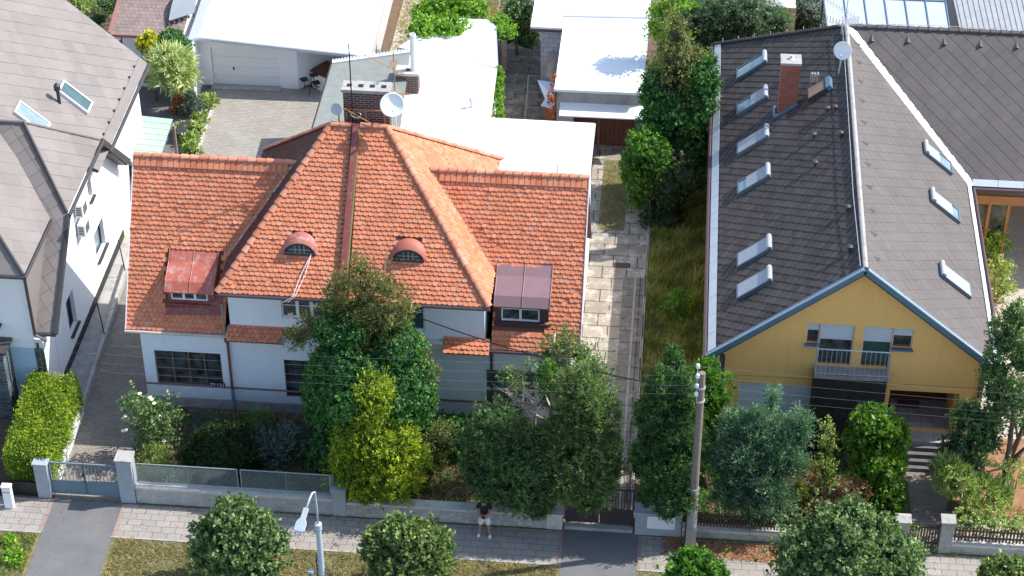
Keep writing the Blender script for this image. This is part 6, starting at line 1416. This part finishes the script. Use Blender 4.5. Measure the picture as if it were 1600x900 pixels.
shrub('dark_shrub', 'loose dark green shrub right of the entrance steps', 'shrub', LB(55.9, (1505, 650, 16, 30), (1525, 665, 26, 34), (1500, 700, 26, 30), (1540, 690, 26, 26), (1515, 720, 30, 24), (1553, 660, 14, 22)), 36, (.12, .04), L_juniper, seed=29, tuft=.14, per=10, rough=.3, fill=.7, out=.35)
shrub('sword_leaf_clump', 'tufted green clump with arching leaves beside the paved path', 'plant', LB(54.6, (1490, 755, 26, 26), (1520, 765, 30, 22), (1550, 775, 26, 20), (1478, 735, 18, 18)), 30, (.32, .028), L_pale, seed=30, tuft=.08, per=12, up=1.2, spread=.8, fill=.4)
shrub('stone_crop', 'low white flowering groundcover beside the small picket gate', 'flowers', LB(53.1, (1510, 812, 22, 8), (1550, 816, 26, 8), (1585, 822, 20, 8)), 70, (.06, .04), L_pale, seed=31, tuft=.06, per=6, fill=.5, stem=False)
shrub('thin_perennial', 'thin pale perennial on the bark mulch at the right edge', 'plant', LB(54.9, (1585, 750, 12, 30), (1570, 745, 6, 26)), 36, (.10, .03), L_pale, seed=32, tuft=.12, per=8, up=1.5, fill=0)
# back right beside the eave
tree('young_tree', 'light green young tree with dark stems in the patio corner', 'tree', tuple(GZ(1548, 418)), tuple(GZ(1548, 418)+Vector((0, 0, 2.2))), .05,
     LB(GZ(1548, 418).y, (1552, 365, 22, 16), (1540, 378, 16, 16), (1565, 385, 16, 14), (1548, 395, 14, 12)), 24, (.12, .05), L_vine, seed=33, tuft=.14, per=7, rough=.3, fill=.2, out=.5, limbs=5)
shrub('tall_grassy_shrub', 'yellow green loose shrub between the roof gutter and the patio', 'shrub', LB(GZ(1563, 470).y, (1562, 425, 20, 22), (1565, 455, 22, 22), (1560, 485, 16, 22), (1555, 505, 12, 16)), 30, (.15, .03), L_pale, seed=34, tuft=.16, per=9, up=1, rough=.3, fill=.3, out=.5)
# middle back trees
tree('tall_pine', 'tall dark green pine with many upright clumps behind the slate house gable', 'tree', tuple(GZ(1150, 150)), tuple(GZ(1150, 150)+Vector((0, .3, 3.5))), .2,
     LB(GZ(1150, 150).y+1.0, (1110, 20, 44, 36), (1165, 10, 46, 36), (1140, 60, 40, 40), (1185, 45, 40, 34), (1105, 75, 34, 36), (1075, 45, 30, 36), (1215, 35, 22, 22), (1165, 75, 34, 26)), 34, (.13, .022), L_pine, seed=35, sub=7, tuft=.16, per=12, up=.7, spread=.7, rough=.24, fill=.85, out=.3, freq=4)
tree('old_spruce', 'yellowish drooping spruce against the white roofed garage', 'tree', tuple(GZ(1065, 290)), tuple(GZ(1065, 290)+Vector((0, 0, 5))), .2,
     LB(GZ(1062, 290).y, (1058, 60, 20, 36), (1052, 95, 28, 34), (1070, 110, 30, 34), (1045, 130, 28, 26), (1075, 150, 34, 30), (1055, 60, 14, 40), (1090, 100, 18, 20)), 26, (.16, .03), L_olive, seed=36, tuft=.22, per=13, up=-.3, spread=.7, rough=.35, fill=.6, out=.5, droop=.4)
tree('ivy_clad_tree', 'dense dark tree draped with bright climbing leaves beside the white roofed garage', 'tree', tuple(GZ(1060, 330)), tuple(GZ(1060, 330)+Vector((0, 0, 3))), .2,
     LB(GZ(1060, 300).y, (1040, 170, 36, 40), (1075, 185, 36, 44), (1025, 145, 24, 26), (1020, 190, 20, 24), (1100, 130, 24, 40), (1060, 225, 40, 34), (1095, 190, 24, 50), (1090, 240, 24, 30)), 40, (.13, .045), L_ivy, seed=37, sub=5, tuft=.12, per=10, rough=.25, fill=.88, out=.3)
shrub('climbing_vine', 'bright lime vine spilling over the white garage roof edge', 'vine', LB(GZ(1045, 220).y+1.6, (1036, 22, 24, 18), (1026, 48, 18, 12), (1046, 60, 20, 24), (1058, 5, 24, 16), (1095, 100, 20, 9), (1028, 112, 20, 14), (1050, 90, 14, 16), (1018, 140, 18, 12)), 46, (.13, .05), L_vine, seed=38, tuft=.12, per=8, rough=.3, fill=.4, out=.4, stem=False)
tree('leafy_bush_tree', 'fresh green round leafy tree beside the concrete driveway', 'tree', tuple(GZ(1010, 330)), tuple(GZ(1010, 330)+Vector((0, 0, 2.5))), .08,
     LB(GZ(1010, 325).y, (1008, 225, 32, 28), (990, 255, 18, 28), (1025, 250, 28, 30), (1005, 280, 32, 30), (1035, 285, 20, 24), (1000, 312, 20, 18)), 42, (.12, .045), L_bright, seed=39, sub=7, ssc=.3, tuft=.1, per=9, rough=.15, fill=.85, out=.25)
shrub('ivy_undergrowth', 'very dark ivy undergrowth along the fence below the leafy tree', 'shrub', LB(GZ(1045, 350).y, (1050, 300, 24, 34), (1075, 280, 24, 30), (1020, 345, 18, 14), (1045, 340, 22, 18)), 34, (.10, .05), L_dark, seed=40, tuft=.12, per=8, fill=.9)
tree('garden_tree', 'dark tree behind the awning and the slate ridge', 'tree', tuple(GZ(1262, 60)), tuple(GZ(1262, 60)+Vector((0, 0, 2))), .08, LB(GZ(1255, 60).y, (1262, 12, 24, 18), (1240, 32, 14, 14), (1275, 32, 16, 14), (1258, 45, 22, 12)), 30, (.12, .04), L_grey, seed=41, tuft=.14, per=9, fill=.8)
shrub('small_hedge', 'small dark shrubs between the awning and the slate roof', 'shrub', LB(GZ(1225, 45).y, (1222, 40, 16, 10), (1205, 34, 10, 10), (1240, 46, 14, 8)), 40, (.1, .04), L_bright, seed=42)
tree('olive_bush_tree', 'grey green rounded tree in the yard beside the white roofed garage', 'tree', tuple(GZ(808, 85)), tuple(GZ(808, 85)+Vector((0, 0, 2.2))), .08, LB(GZ(808, 80).y, (812, 15, 24, 22), (808, 42, 20, 20), (790, 50, 16, 22), (822, 60, 18, 18)), 36, (.11, .045), L_maple, seed=43, tuft=.13, per=8, fill=.85)
shrub('roof_vine', 'thick bright green vine covering the back of the white outbuilding', 'vine', [lobe(*a) for a in ((690, 20, GZ(690, 10, 3).y, 30, 16), (668, 45, GZ(668, 45, 2.9).y, 26, 18), (705, 45, GZ(700, 45, 2.9).y, 24, 12), (735, 15, GZ(730, 12, 2.9).y, 22, 10), (660, 68, GZ(655, 68, 2.5).y, 20, 10), (715, 0, GZ(715, 0, 3).y, 34, 12), (665, 20, GZ(665, 20, 2.6).y, 18, 14))], 46, (.13, .06), L_vine, seed=44, tuft=.12, per=8, rough=.25, fill=.8, stem=False)
shrub('wall_vine', 'narrow strip of green vine along the edge of the white flat roof', 'vine', [lobe(779, y, GZ(779, y, 2.6).y, 6, 12) for y in (118, 134, 150, 166, 180)], 80, (.09, .045), L_vine, seed=45, tuft=.06, per=7, fill=.7, stem=False)
shrub('corner_vine', 'small lime green bush at the corner of the white outbuilding', 'vine', [lobe(782, 38, GZ(782, 45, 2.4).y, 10, 10), lobe(792, 52, GZ(792, 60, 2.4).y, 10, 10)], 60, (.1, .045), L_vine, seed=46, stem=False)
shrub('autumn_creeper', 'narrow brown and green creeper down the side of the garage roof', 'vine', [lobe(866, 130, GZ(866, 130, 2.8).y, 3, 12), lobe(862, 155, GZ(863, 155, 2.6).y, 4, 14), lobe(867, 175, GZ(867, 175, 1.6).y, 5, 12)], 80, (.08, .035), L_orange, seed=47, fill=.4, stem=False, tuft=.06)
# upper left planting
shrub('variegated_bamboo', 'pale arching variegated grass clump beside the white garage', 'plant', LB(77.6, (268, 112, 30, 30), (268, 95, 22, 18), (280, 128, 18, 16)), 34, (.42, .03), L_grassplant, seed=50, tuft=.12, per=14, up=.5, spread=.55, rough=.2, fill=.55, out=.4)
shrub('golden_ball_shrub', 'round golden yellow shrub below the brown shingle roof', 'shrub', LB(78.7, (234, 69, 17, 18)), 70, (.10, .05), L_gold, seed=51, tuft=.08, per=8, fill=.85)
shrub('green_ball_shrub', 'round dark green shrub right of the golden ball shrub', 'shrub', LB(78.8, (267, 66, 20, 18), (285, 77, 14, 14)), 60, (.10, .05), L_ivy, seed=52, tuft=.08, per=8, fill=.88)
shrub('rust_shrub', 'narrow rust orange shrub beside the dark gravel', 'shrub', LB(GZ(282, 175).y, (282, 158, 9, 12), (276, 178, 9, 12)), 70, (.10, .04), L_orange, seed=53, tuft=.08, per=7, fill=.5)
shrub('grey_lavender', 'grey green feathery shrub in the narrow planting bed', 'shrub', LB(GZ(300, 180).y, (297, 150, 12, 14), (302, 172, 14, 16), (272, 225, 12, 16)), 50, (.12, .025), L_grey, seed=54, per=9)
shrub('bed_perennials', 'bright green perennials along the edge of the brick yard', 'perennials', [lobe(x, y, GZ(x, y+4, 0).y, r, r) for x, y, r in ((318, 165, 13), (328, 158, 10), (312, 190, 12), (303, 205, 12), (296, 222, 12), (300, 236, 12), (285, 205, 10))], 60, (.13, .045), L_pale, seed=55, tuft=.1, per=8, fill=.5)
shrub('ball_conifer', 'dark rounded conifers at the very top left garden', 'shrub', LB(GZ(155, 45).y, (153, 30, 14, 9), (178, 12, 18, 12), (165, 3, 16, 10), (195, 4, 12, 8)), 50, (.09, .03), L_juniper, seed=56, fill=.88)
shrub('weeping_grass', 'light green weeping shrub at the top left corner garden', 'shrub', LB(GZ(122, 20).y, (118, 0, 16, 16), (135, 10, 8, 12)), 40, (.3, .03), L_pale, seed=57, up=-.3, droop=.8, fill=.5)
kb = MB(); a = [GZ(334, 165), GZ(325, 190), GZ(316, 215), GZ(308, 245)]
for i in range(3):
    for j in range(5): p, q = a[i].lerp(a[i+1], j/5), a[i].lerp(a[i+1], (j+.9)/5); kb.beam(p+Vector((0, 0, .06)), q+Vector((0, 0, .06)), .12, .14)
tag(kb.build('bed_edging', M_concrete_lt), 'pale stone edging between planting bed and brick yard', 'edging')
ck = MB(); p = GZ(286, 215); ck.box(p.x-.2, p.y-.5, 0, p.x+.25, p.y+.6, .5); tag(ck.build('planter_trough', M_dark_metal), 'dark trough half hidden in the planting bed', 'planter')
# front garden left
hd_p = [( -22.45, 52.75), (-20.95, 52.75), (-21.1, 57.0), (-22.75, 57.0)]
T = thing('clipped_hedge', 'clipped rectangular yellow green hedge at the left gate pillar', 'hedge', (-21.7, 54.8, 0))
def box_foliage(name, poly, z0, z1, dens, leaf, mat, parent, seed, tuft=.06, per=7):
    g = np.random.default_rng(seed); P = [Vector((p[0], p[1], 0)) for p in poly]; pts = []; nr = []
    xs = [p.x for p in P]; ys = [p.y for p in P]; n = int((max(xs)-min(xs))*(max(ys)-min(ys))*dens)
    def bil(u, v): return P[0]*(1-u)*(1-v)+P[1]*u*(1-v)+P[2]*u*v+P[3]*(1-u)*v
    for _ in range(n): q = bil(g.random(), g.random()); pts.append((q.x, q.y, z1)); nr.append((0, 0, 1))
    for i in range(4):
        a, b = P[i], P[(i+1) % 4]; L_ = (b-a).length; nn = (b-a).cross(Vector((0, 0, 1))).normalized()
        for _ in range(int(L_*(z1-z0)*dens)): q = a.lerp(b, g.random()); pts.append((q.x, q.y, g.uniform(z0, z1))); nr.append(tuple(nn))
    p = np.array(pts); nrm = np.array(nr); n = len(p); p = p+nrm*(g.normal(size=(n, 1))*.05+.04*np.sin(p[:, :1]*5+p[:, 1:2]*4))
    tv = np.clip(.5+.3*np.sin(p[:, 0]*3+1)*np.sin(p[:, 1]*2.3)+g.normal(size=n)*.25, 0, 1)
    Pp = np.repeat(p, per, 0); N_ = np.repeat(nrm, per, 0); m_ = len(Pp); Pp = Pp+g.normal(size=(m_, 3))*tuft
    ld = unit(N_*.7+g.normal(size=(m_, 3))*.8); wd = unit(np.cross(ld, g.normal(size=(m_, 3)))); ll = leaf[0]*g.uniform(.6, 1.3, m_)[:, None]; lw = leaf[1]*g.uniform(.6, 1.3, m_)[:, None]
    V = np.stack([Pp, Pp+ld*ll*.5+wd*lw, Pp+ld*ll, Pp+ld*ll*.5-wd*lw], 1).reshape(-1, 3); A = np.repeat(np.clip(.6*np.repeat(tv, per)+.4*g.random(m_), 0, 1), 4)
    Fq = np.arange(m_*4).reshape(-1, 4); b0 = m_*4
    e = .06; q = []
    for (u, v) in ((e, e), (1-e, e), (1-e, 1-e), (e, 1-e)): w_ = bil(u, v); q.append(w_)
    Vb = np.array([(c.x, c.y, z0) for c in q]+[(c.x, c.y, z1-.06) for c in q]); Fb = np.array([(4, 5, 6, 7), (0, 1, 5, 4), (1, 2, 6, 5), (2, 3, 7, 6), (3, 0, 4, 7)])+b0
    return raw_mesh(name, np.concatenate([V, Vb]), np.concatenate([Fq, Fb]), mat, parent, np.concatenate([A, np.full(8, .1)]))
box_foliage('foliage', hd_p, .35, 1.75, 190, (.08, .03), L_hedge, T, 60)
m = MB()
for i in range(6): m.tube([(-21.6, 53.2+i*.7, 0), (-21.6+.1*(i % 2), 53.2+i*.7, 1.2)], [.03, .015], 6)
m.build('stems', M_bark, T)
T = thing('rose_bush', 'loose climbing rose with pale cream blossoms at the paved drive', 'rose', tuple(GZ(235, 690)))
foliage('foliage', LB(54.8, (215, 640, 20, 20), (245, 645, 26, 22), (228, 670, 22, 24), (262, 655, 16, 12), (250, 690, 24, 22), (225, 700, 14, 18), (205, 630, 10, 10)), 30, (.12, .045), L_maple, T, tuft=.16, per=8, rough=.3, fill=.25, out=.5, seed=61)
m = MB(); g = random.Random(5)
for (px, py) in ((218, 616), (234, 622), (241, 631), (248, 650), (196, 651), (211, 653), (197, 673), (256, 690), (225, 700), (192, 674), (237, 625)): p = GY(px, py, 54.4+g.uniform(-.2, .2)); m.lathe(p, [(.01, -.03), (.06, 0), (.075, .04), (.03, .06)], 8)
m.build('blossoms', plain('cream petals', (.85, .82, .55), .6, .08), T)
m = MB()
for k in range(7): a = k*.9; m.tube([tuple(GZ(235, 700)), tuple(GZ(235, 690)+Vector((math.cos(a)*.4, math.sin(a)*.3, .9))), tuple(GZ(235, 690)+Vector((math.cos(a)*.8, math.sin(a)*.5, 1.7)))], [.02, .014, .006], 5)
m.build('stems', M_bark, T)
shrub('dark_mound', 'dark domed evergreen mound in the shaded front garden', 'shrub', LB(54.6, (350, 705, 56, 32), (385, 720, 26, 22), (318, 715, 26, 20)), 150, (.12, .018), L_dark, seed=62, tuft=.07, per=10, up=1.0, rough=.08, fill=.85)
shrub('grey_green_shrub', 'grey green feathery shrub right of the dark evergreen mound', 'shrub', LB(55.2, (430, 700, 36, 22), (400, 690, 20, 18), (455, 690, 22, 22), (425, 720, 30, 16)), 40, (.2, .02), L_grey, seed=63, tuft=.14, per=12, up=.9, rough=.2, fill=.6, out=.4)
shrub('wispy_plant', 'wispy upright stems with thin leaves before the drainpipe', 'plant', LB(56.2, (398, 668, 12, 22), (382, 675, 14, 12), (412, 660, 8, 14)), 26, (.16, .02), L_bright, seed=64, tuft=.2, per=7, up=1.5, fill=0)
shrub('silver_cushion', 'low silvery cushion plant on the bare soil', 'plant', LB(56.4, (318, 668, 20, 8), (345, 668, 12, 6)), 60, (.1, .015), L_grey, seed=65, per=9, stem=False)
shrub('low_green_clump', 'low green clump below the rose bush inside the mesh fence', 'plant', LB(53.6, (240, 720, 22, 10), (255, 735, 12, 8), (228, 745, 14, 8)), 50, (.14, .02), L_grassgrn, seed=66, up=1.2, stem=False, fill=.5)
shrub('house_leek_patch', 'pale rounded foliage beside the rockery stones', 'plant', LB(53.4, (265, 740, 12, 6)), 70, (.08, .04), L_pale, seed=67, stem=False)
rk = MB()
g = random.Random(8)
rocks = []
for i in range(7):
    p = GZ(g.uniform(255, 312), g.uniform(722, 752)); r_ = g.uniform(.07, .18); b = MB()
    n = 7; vs_ = [(p.x, p.y, r_*.8)]
    b.lathe(p-Vector((0, 0, .03)), [(r_*.8, 0), (r_, r_*.4), (r_*.75, r_*.9), (r_*.2, r_*1.1)], 6, (g.uniform(-.3, .3), g.uniform(-.3, .3), 1)); o = b.build('rock', M_concrete_lt if i % 2 else M_concrete); tag(o, 'small grey rockery stone among weeds behind the mesh fence panel', 'stone', 'rockery stones')
# low growth / leaf litter
def litter(name, poly, n, mat, z, seed, s=.05):
    g = np.random.default_rng(seed); P = np.array(poly); lo, hi = P.min(0), P.max(0); q = g.uniform(lo, hi, (n, 2)); a = g.uniform(0, 6.28, n); r_ = s*g.uniform(.5, 1.3, n)
    d = np.stack([np.cos(a)*r_, np.sin(a)*r_, g.normal(size=n)*.3*r_], 1); e = np.stack([-np.sin(a)*r_*.6, np.cos(a)*r_*.6, g.normal(size=n)*.3*r_], 1); b = np.column_stack([q, np.full(n, z)+g.uniform(.005, .03, n)])
    V = np.stack([b-d, b+e, b+d, b-e], 1).reshape(-1, 3); o = raw_mesh(name, V, np.arange(n*4).reshape(-1, 4), mat, None, np.repeat(g.random(n), 4)); return o
stuff(litter('leaf_litter', [(-17.8, 52.8), (-3.2, 57.6)], 9000, L_dry, .0, 70), 'brown leaf litter over the shaded garden soil', 'leaf litter')
stuff(litter('leaf_litter', [(-.2, 52.8), (8.8, 57.6)], 5000, L_dry, .0, 71), 'brown leaf litter under the junipers right of the driveway', 'leaf litter')
stuff(litter('leaf_litter', [(.5, 51.4), (6.8, 52.3)], 2600, L_dry, .01, 72, .03), 'dry needles scattered on the footpath near the pole', 'leaf litter')
stuff(litter('leaf_litter', [(-60*0-22, 50.8), (14, 52.3)], 900, L_dry, .004, 73, .025), 'few scattered dry leaves on the footpath', 'leaf litter')
for nm, pl, n, h, wd, mt, sd_, lab in (
    ('ground_cover', rect(-17.8, 53.0, -3.3, 57.4), 14000, .16, .03, L_ivy, 74, 'dark green ground cover in the shaded front garden'),
    ('ground_cover', rect(-.1, 53.0, 8.8, 57.2), 12000, .18, .03, L_ivy, 75, 'dark green ground cover under the trees of the yellow house'),
    ('wall_weeds', rect(-17.8, 52.24, -3.1, 52.40), 900, .07, .014, L_grassgrn, 76, 'small weeds along the foot of the garden wall'),
    ('wall_weeds', rect(.2, 52.2, 14, 52.40), 1200, .09, .014, L_grassgrn, 77, 'small weeds along the foot of the picket fence wall'),
    ('apron_weeds', rect(-20.9, 52.3, -18.4, 52.5), 300, .05, .012, L_grassgrn, 78, 'tiny weeds in the joint under the metal gate'),
    ('verge_grass', rect(-26, 46.2, -20.95, 50.6), 22000, .11, .016, L_grassgrn, 80, 'green grass verge left of the asphalt drive'),
    ('verge_grass', rect(-18.2, 46.2, -2.95, 50.6), 60000, .10, .016, L_grassdry, 81, 'dry straw coloured grass verge between the two drives'),
    ('verge_grass', rect(-.2, 46.2, 14, 50.6), 30000, .11, .016, L_grassdry, 82, 'dry grass verge right of the second drive'),
    ('lawn_grass', rect(-.5, 55.6, 2.3, 80), 42000, .30, .02, L_lawn, 83, 'rough half dry uncut lawn beside the yellow house'),
    ('lawn_grass', rect(-13.2, 78.8, -8.6, 90), 16000, .14, .02, L_grassdry, 84, 'sunlit dry lawn behind the white garage'),
    ('drive_grass', rect(-2.7, 70.5, -1.65, 75.5), 3500, .09, .015, L_grassdry, 85, 'thin grass strip in the concrete driveway'),
    ('bed_weeds', rect(-17.8, 52.8, -15.2, 54.6), 2500, .14, .015, L_grassgrn, 86, 'patchy weeds in the rose bed'),
    ('bed_weeds', rect(10.8, 52.75, 14.5, 55), 2500, .16, .015, L_grassgrn, 87, 'weeds along the picket fence at the right')):
    stuff(blades(nm, pl, n, h, wd, mt, 0.0, seed=sd_, patch=.25 if 'lawn' not in nm else .5), lab, 'grass')
shrub('lawn_seedling', 'bright green sapling in the middle of the rough side lawn', 'sapling', LB(GZ(1060, 490).y, (1060, 478, 14, 16), (1070, 468, 8, 8)), 50, (.13, .05), L_bright, seed=90, fill=.3)
for px, py, lb in ((12, 853, 'upper lime green weed on the left grass verge'), (22, 876, 'lower lime green weed on the left grass verge')):
    shrub('verge_weed', lb, 'weed', LB(GZ(px, py).y, (px, py, 9, 6)), 90, (.14, .05), L_vine, seed=px, fill=0, stem=False)
# street trees on the verge, seen from above
def street_tree(label, base, lobes, mat, seed, leaf=(.14, .055), name='street_tree', dens=52, **kw):
    return tree(name, label, 'tree', base, (base[0], base[1], lobes[0][2]), .10, lobes, dens, leaf, mat, 'round crowned trees on the verge', seed=seed, sub=22, ssc=.2, tuft=.09, per=9, up=.25, spread=1.0, rough=kw.pop('rough', .26), fill=.82, out=.45, down=-.8, freq=kw.pop('freq', 4.5), **kw)
b = GY(372, 850, 48.6); street_tree('dark green round street tree nearest the wire mesh fence', (b.x, 48.6, 0), LB(48.6, (370, 835, 62, 50), (335, 850, 38, 38), (410, 850, 40, 40), (375, 875, 66, 48), (365, 805, 36, 22)), L_maple, 101)
b = GY(635, 860, 48.6); street_tree('yellow tipped round street tree right of the street lamp', (b.x, 48.6, 0), LB(48.6, (635, 860, 62, 44), (600, 855, 34, 34), (672, 860, 34, 34), (640, 885, 66, 44), (632, 832, 36, 22)), L_maple_y, 102, rough=.22)
b = GY(1328, 860, 48.8); street_tree('largest broad round street tree in front of the picket fence', (b.x, 48.8, 0), LB(48.8, (1325, 870, 105, 70), (1270, 870, 62, 52), (1385, 875, 56, 52), (1330, 830, 62, 34), (1300, 895, 90, 60)), L_maple, 103, leaf=(.11, .05), dens=64, rough=.14, freq=7)
b = GY(1086, 890, 49.6); street_tree('small bright green street tree below the utility pole', (b.x, 49.6, 0), LB(49.6, (1086, 892, 44, 24), (1062, 900, 26, 22), (1112, 900, 24, 22)), L_bright, 104)
b = GY(1572, 895, 49.0); street_tree('small yellow tinged tree at the lower right corner', (b.x, 49.0, 0), LB(49.0, (1572, 900, 40, 24), (1592, 890, 22, 16)), L_maple_y, 105)

# ================================================================== PERSON
f = GZ(757, 836); PXc, PYc = f.x, f.y+.02
pr_ = thing('person', 'person by the low wall in black cap, black T-shirt, white shorts and white trainers', 'person', (PXc, PYc, 0))
M_skin = plain('tanned skin', (.36, .19, .13), .6, .08); M_blackcloth = plain('black cotton', (.012, .012, .015), .9, .2); M_whitecloth = plain('white cotton shorts', (.72, .70, .66), .9, .05)
def skin(name, joints, edges, mat, parent, sub=2):
    """one continuous surface grown from a skeleton; joints: (x,y,z,rx,ry)"""
    me = bpy.data.meshes.new(name); o0 = world_loc(parent); me.from_pydata([tuple(Vector(j[:3])-o0) for j in joints], edges, []); o = bpy.data.objects.new(name, me); COL.objects.link(o); o.parent = parent
    md = o.modifiers.new('skin', 'SKIN'); md.use_smooth_shade = True
    for i, j in enumerate(joints): sv = me.skin_vertices[0].data[i]; sv.radius = (j[3], j[4]); sv.use_root = (i == 0)
    s_ = o.modifiers.new('sub', 'SUBSURF'); s_.levels = sub; s_.render_levels = sub; me.materials.append(mat); return o
def PJ(x, y, z, r, r2=None): return (PXc+x, PYc+y, z, r, r2 or r)
# faces the street (-Y), weight on both feet, feet apart, hands meeting at the belly, head bent down
J = [PJ(0, 0, .93, .13, .10), PJ(0, 0, 1.12, .125, .09), PJ(0, -.01, 1.33, .145, .10), PJ(0, -.01, 1.46, .07, .06), PJ(0, -.03, 1.54, .052), PJ(0, -.05, 1.60, .075, .085), PJ(0, -.06, 1.70, .078, .092), PJ(0, -.05, 1.755, .05, .06),
     PJ(-.17, 0, 1.42, .055), PJ(-.25, -.02, 1.17, .045), PJ(-.10, -.20, 1.04, .034), PJ(.17, 0, 1.42, .055), PJ(.26, -.03, 1.17, .045), PJ(.07, -.21, 1.05, .034),
     PJ(-.10, 0, .86, .092), PJ(-.15, -.03, .48, .062), PJ(-.18, .0, .10, .042), PJ(-.19, -.14, .04, .036), PJ(.10, 0, .86, .092), PJ(.15, -.04, .48, .062), PJ(.17, -.03, .10, .042), PJ(.19, -.17, .04, .036)]
E_ = [(0, 1), (1, 2), (2, 3), (3, 4), (4, 5), (5, 6), (6, 7), (3, 8), (8, 9), (9, 10), (3, 11), (11, 12), (12, 13), (0, 14), (14, 15), (15, 16), (16, 17), (0, 18), (18, 19), (19, 20), (20, 21)]
skin('body', J, E_, M_skin, pr_)
J = [PJ(0, 0, .96, .155, .125), PJ(0, 0, 1.13, .15, .115), PJ(0, -.01, 1.33, .168, .122), PJ(0, -.01, 1.45, .09, .08), PJ(-.18, 0, 1.42, .075), PJ(-.235, -.01, 1.23, .068), PJ(.18, 0, 1.42, .075), PJ(.24, -.02, 1.23, .068)]
skin('t_shirt', J, [(0, 1), (1, 2), (2, 3), (3, 4), (4, 5), (3, 6), (6, 7)], M_blackcloth, pr_)
J = [PJ(0, 0, .95, .145, .12), PJ(-.09, 0, .84, .115), PJ(-.145, -.02, .50, .10), PJ(.09, 0, .84, .115), PJ(.145, -.03, .50, .10)]
skin('shorts', J, [(0, 1), (1, 2), (0, 3), (3, 4)], M_whitecloth, pr_)
for sx, sy in ((-.185, -.06), (.185, -.09)):
    J = [PJ(sx, sy+.07, .06, .05, .05), PJ(sx*1.02, sy-.02, .055, .052, .05), PJ(sx*1.08, sy-.13, .045, .045, .04)]; skin('shoe', J, [(0, 1), (1, 2)], M_plastic, pr_)
hm = MB(); hc = Vector((PXc, PYc-.05, 1.71)); hm.lathe(hc, [(.098, -.01), (.102, .03), (.085, .07), (.05, .095), (.01, .10)], 16); hm.prism([hc+Vector((-.075, -.07, .0)), hc+Vector((.075, -.07, .0)), hc+Vector((.06, -.17, -.02)), hc+Vector((-.06, -.17, -.02))], (0, 0, .012)); hm.build('cap', M_blackcloth, pr_)
fm_ = MB(); hc = Vector((PXc, PYc-.15, 1.63))
for s in (-1, 1): fm_.lathe(hc+Vector((s*.032, .008, .03)), [(.010, -.004), (.011, .0), (.004, .006)], 8, (0, -1, 0))
fm_.build('eyes', M_black, pr_); fm_ = MB(); fm_.prism([hc+Vector((-.012, 0, .0)), hc+Vector((.012, 0, .0)), hc+Vector((.004, .004, .035)), hc+Vector((-.004, .004, .035))], (0, -.018, -.004)); fm_.build('nose', M_skin, pr_)
for s in (-1, 1):
    e0 = MB(); e0.lathe((PXc+s*.088, PYc-.05, 1.63), [(.01, -.01), (.022, .0), (.015, .012)], 8, (s, 0, 0)); e0.build('ear', M_skin, pr_)
for s in (-1, 1):
    w0 = Vector((PXc+(-.10 if s < 0 else .07), PYc+(-.20 if s < 0 else -.21), 1.04)); d = Vector((-s*.75, -.35, .05)).normalized(); side = Vector((0, -.3, 1)).normalized()
    J = [(*w0, .03, .022), (*(w0+d*.07), .034, .020)]; Ed = [(0, 1)]
    for k, (o_, l_) in enumerate(((-.028, .055), (-.010, .066), (.010, .062), (.028, .05))):
        b_ = w0+d*.08+side*o_; c_ = b_+d*l_*.55+Vector((0, -.01, 0)); e_ = c_+d*l_*.35+Vector((0, .012, -.012)); i0 = len(J); J += [(*b_, .0095, .0095), (*c_, .0085, .0085), (*e_, .007, .007)]; Ed += [(1, i0), (i0, i0+1), (i0+1, i0+2)]
    i0 = len(J); t1 = w0+d*.03+side*.035; t2 = t1+d*.035+side*.02; J += [(*t1, .011, .011), (*t2, .009, .009)]; Ed += [(0, i0), (i0, i0+1)]
    skin('hand', J, Ed, M_skin, pr_, 1)
ph = MB(); ph.box(PXc-.05, PYc-.285, 1.00, PXc+.03, PYc-.265, 1.13); tag(ph.build('dark_pouch', M_black), 'small dark item held in the hands of the person', 'pouch')
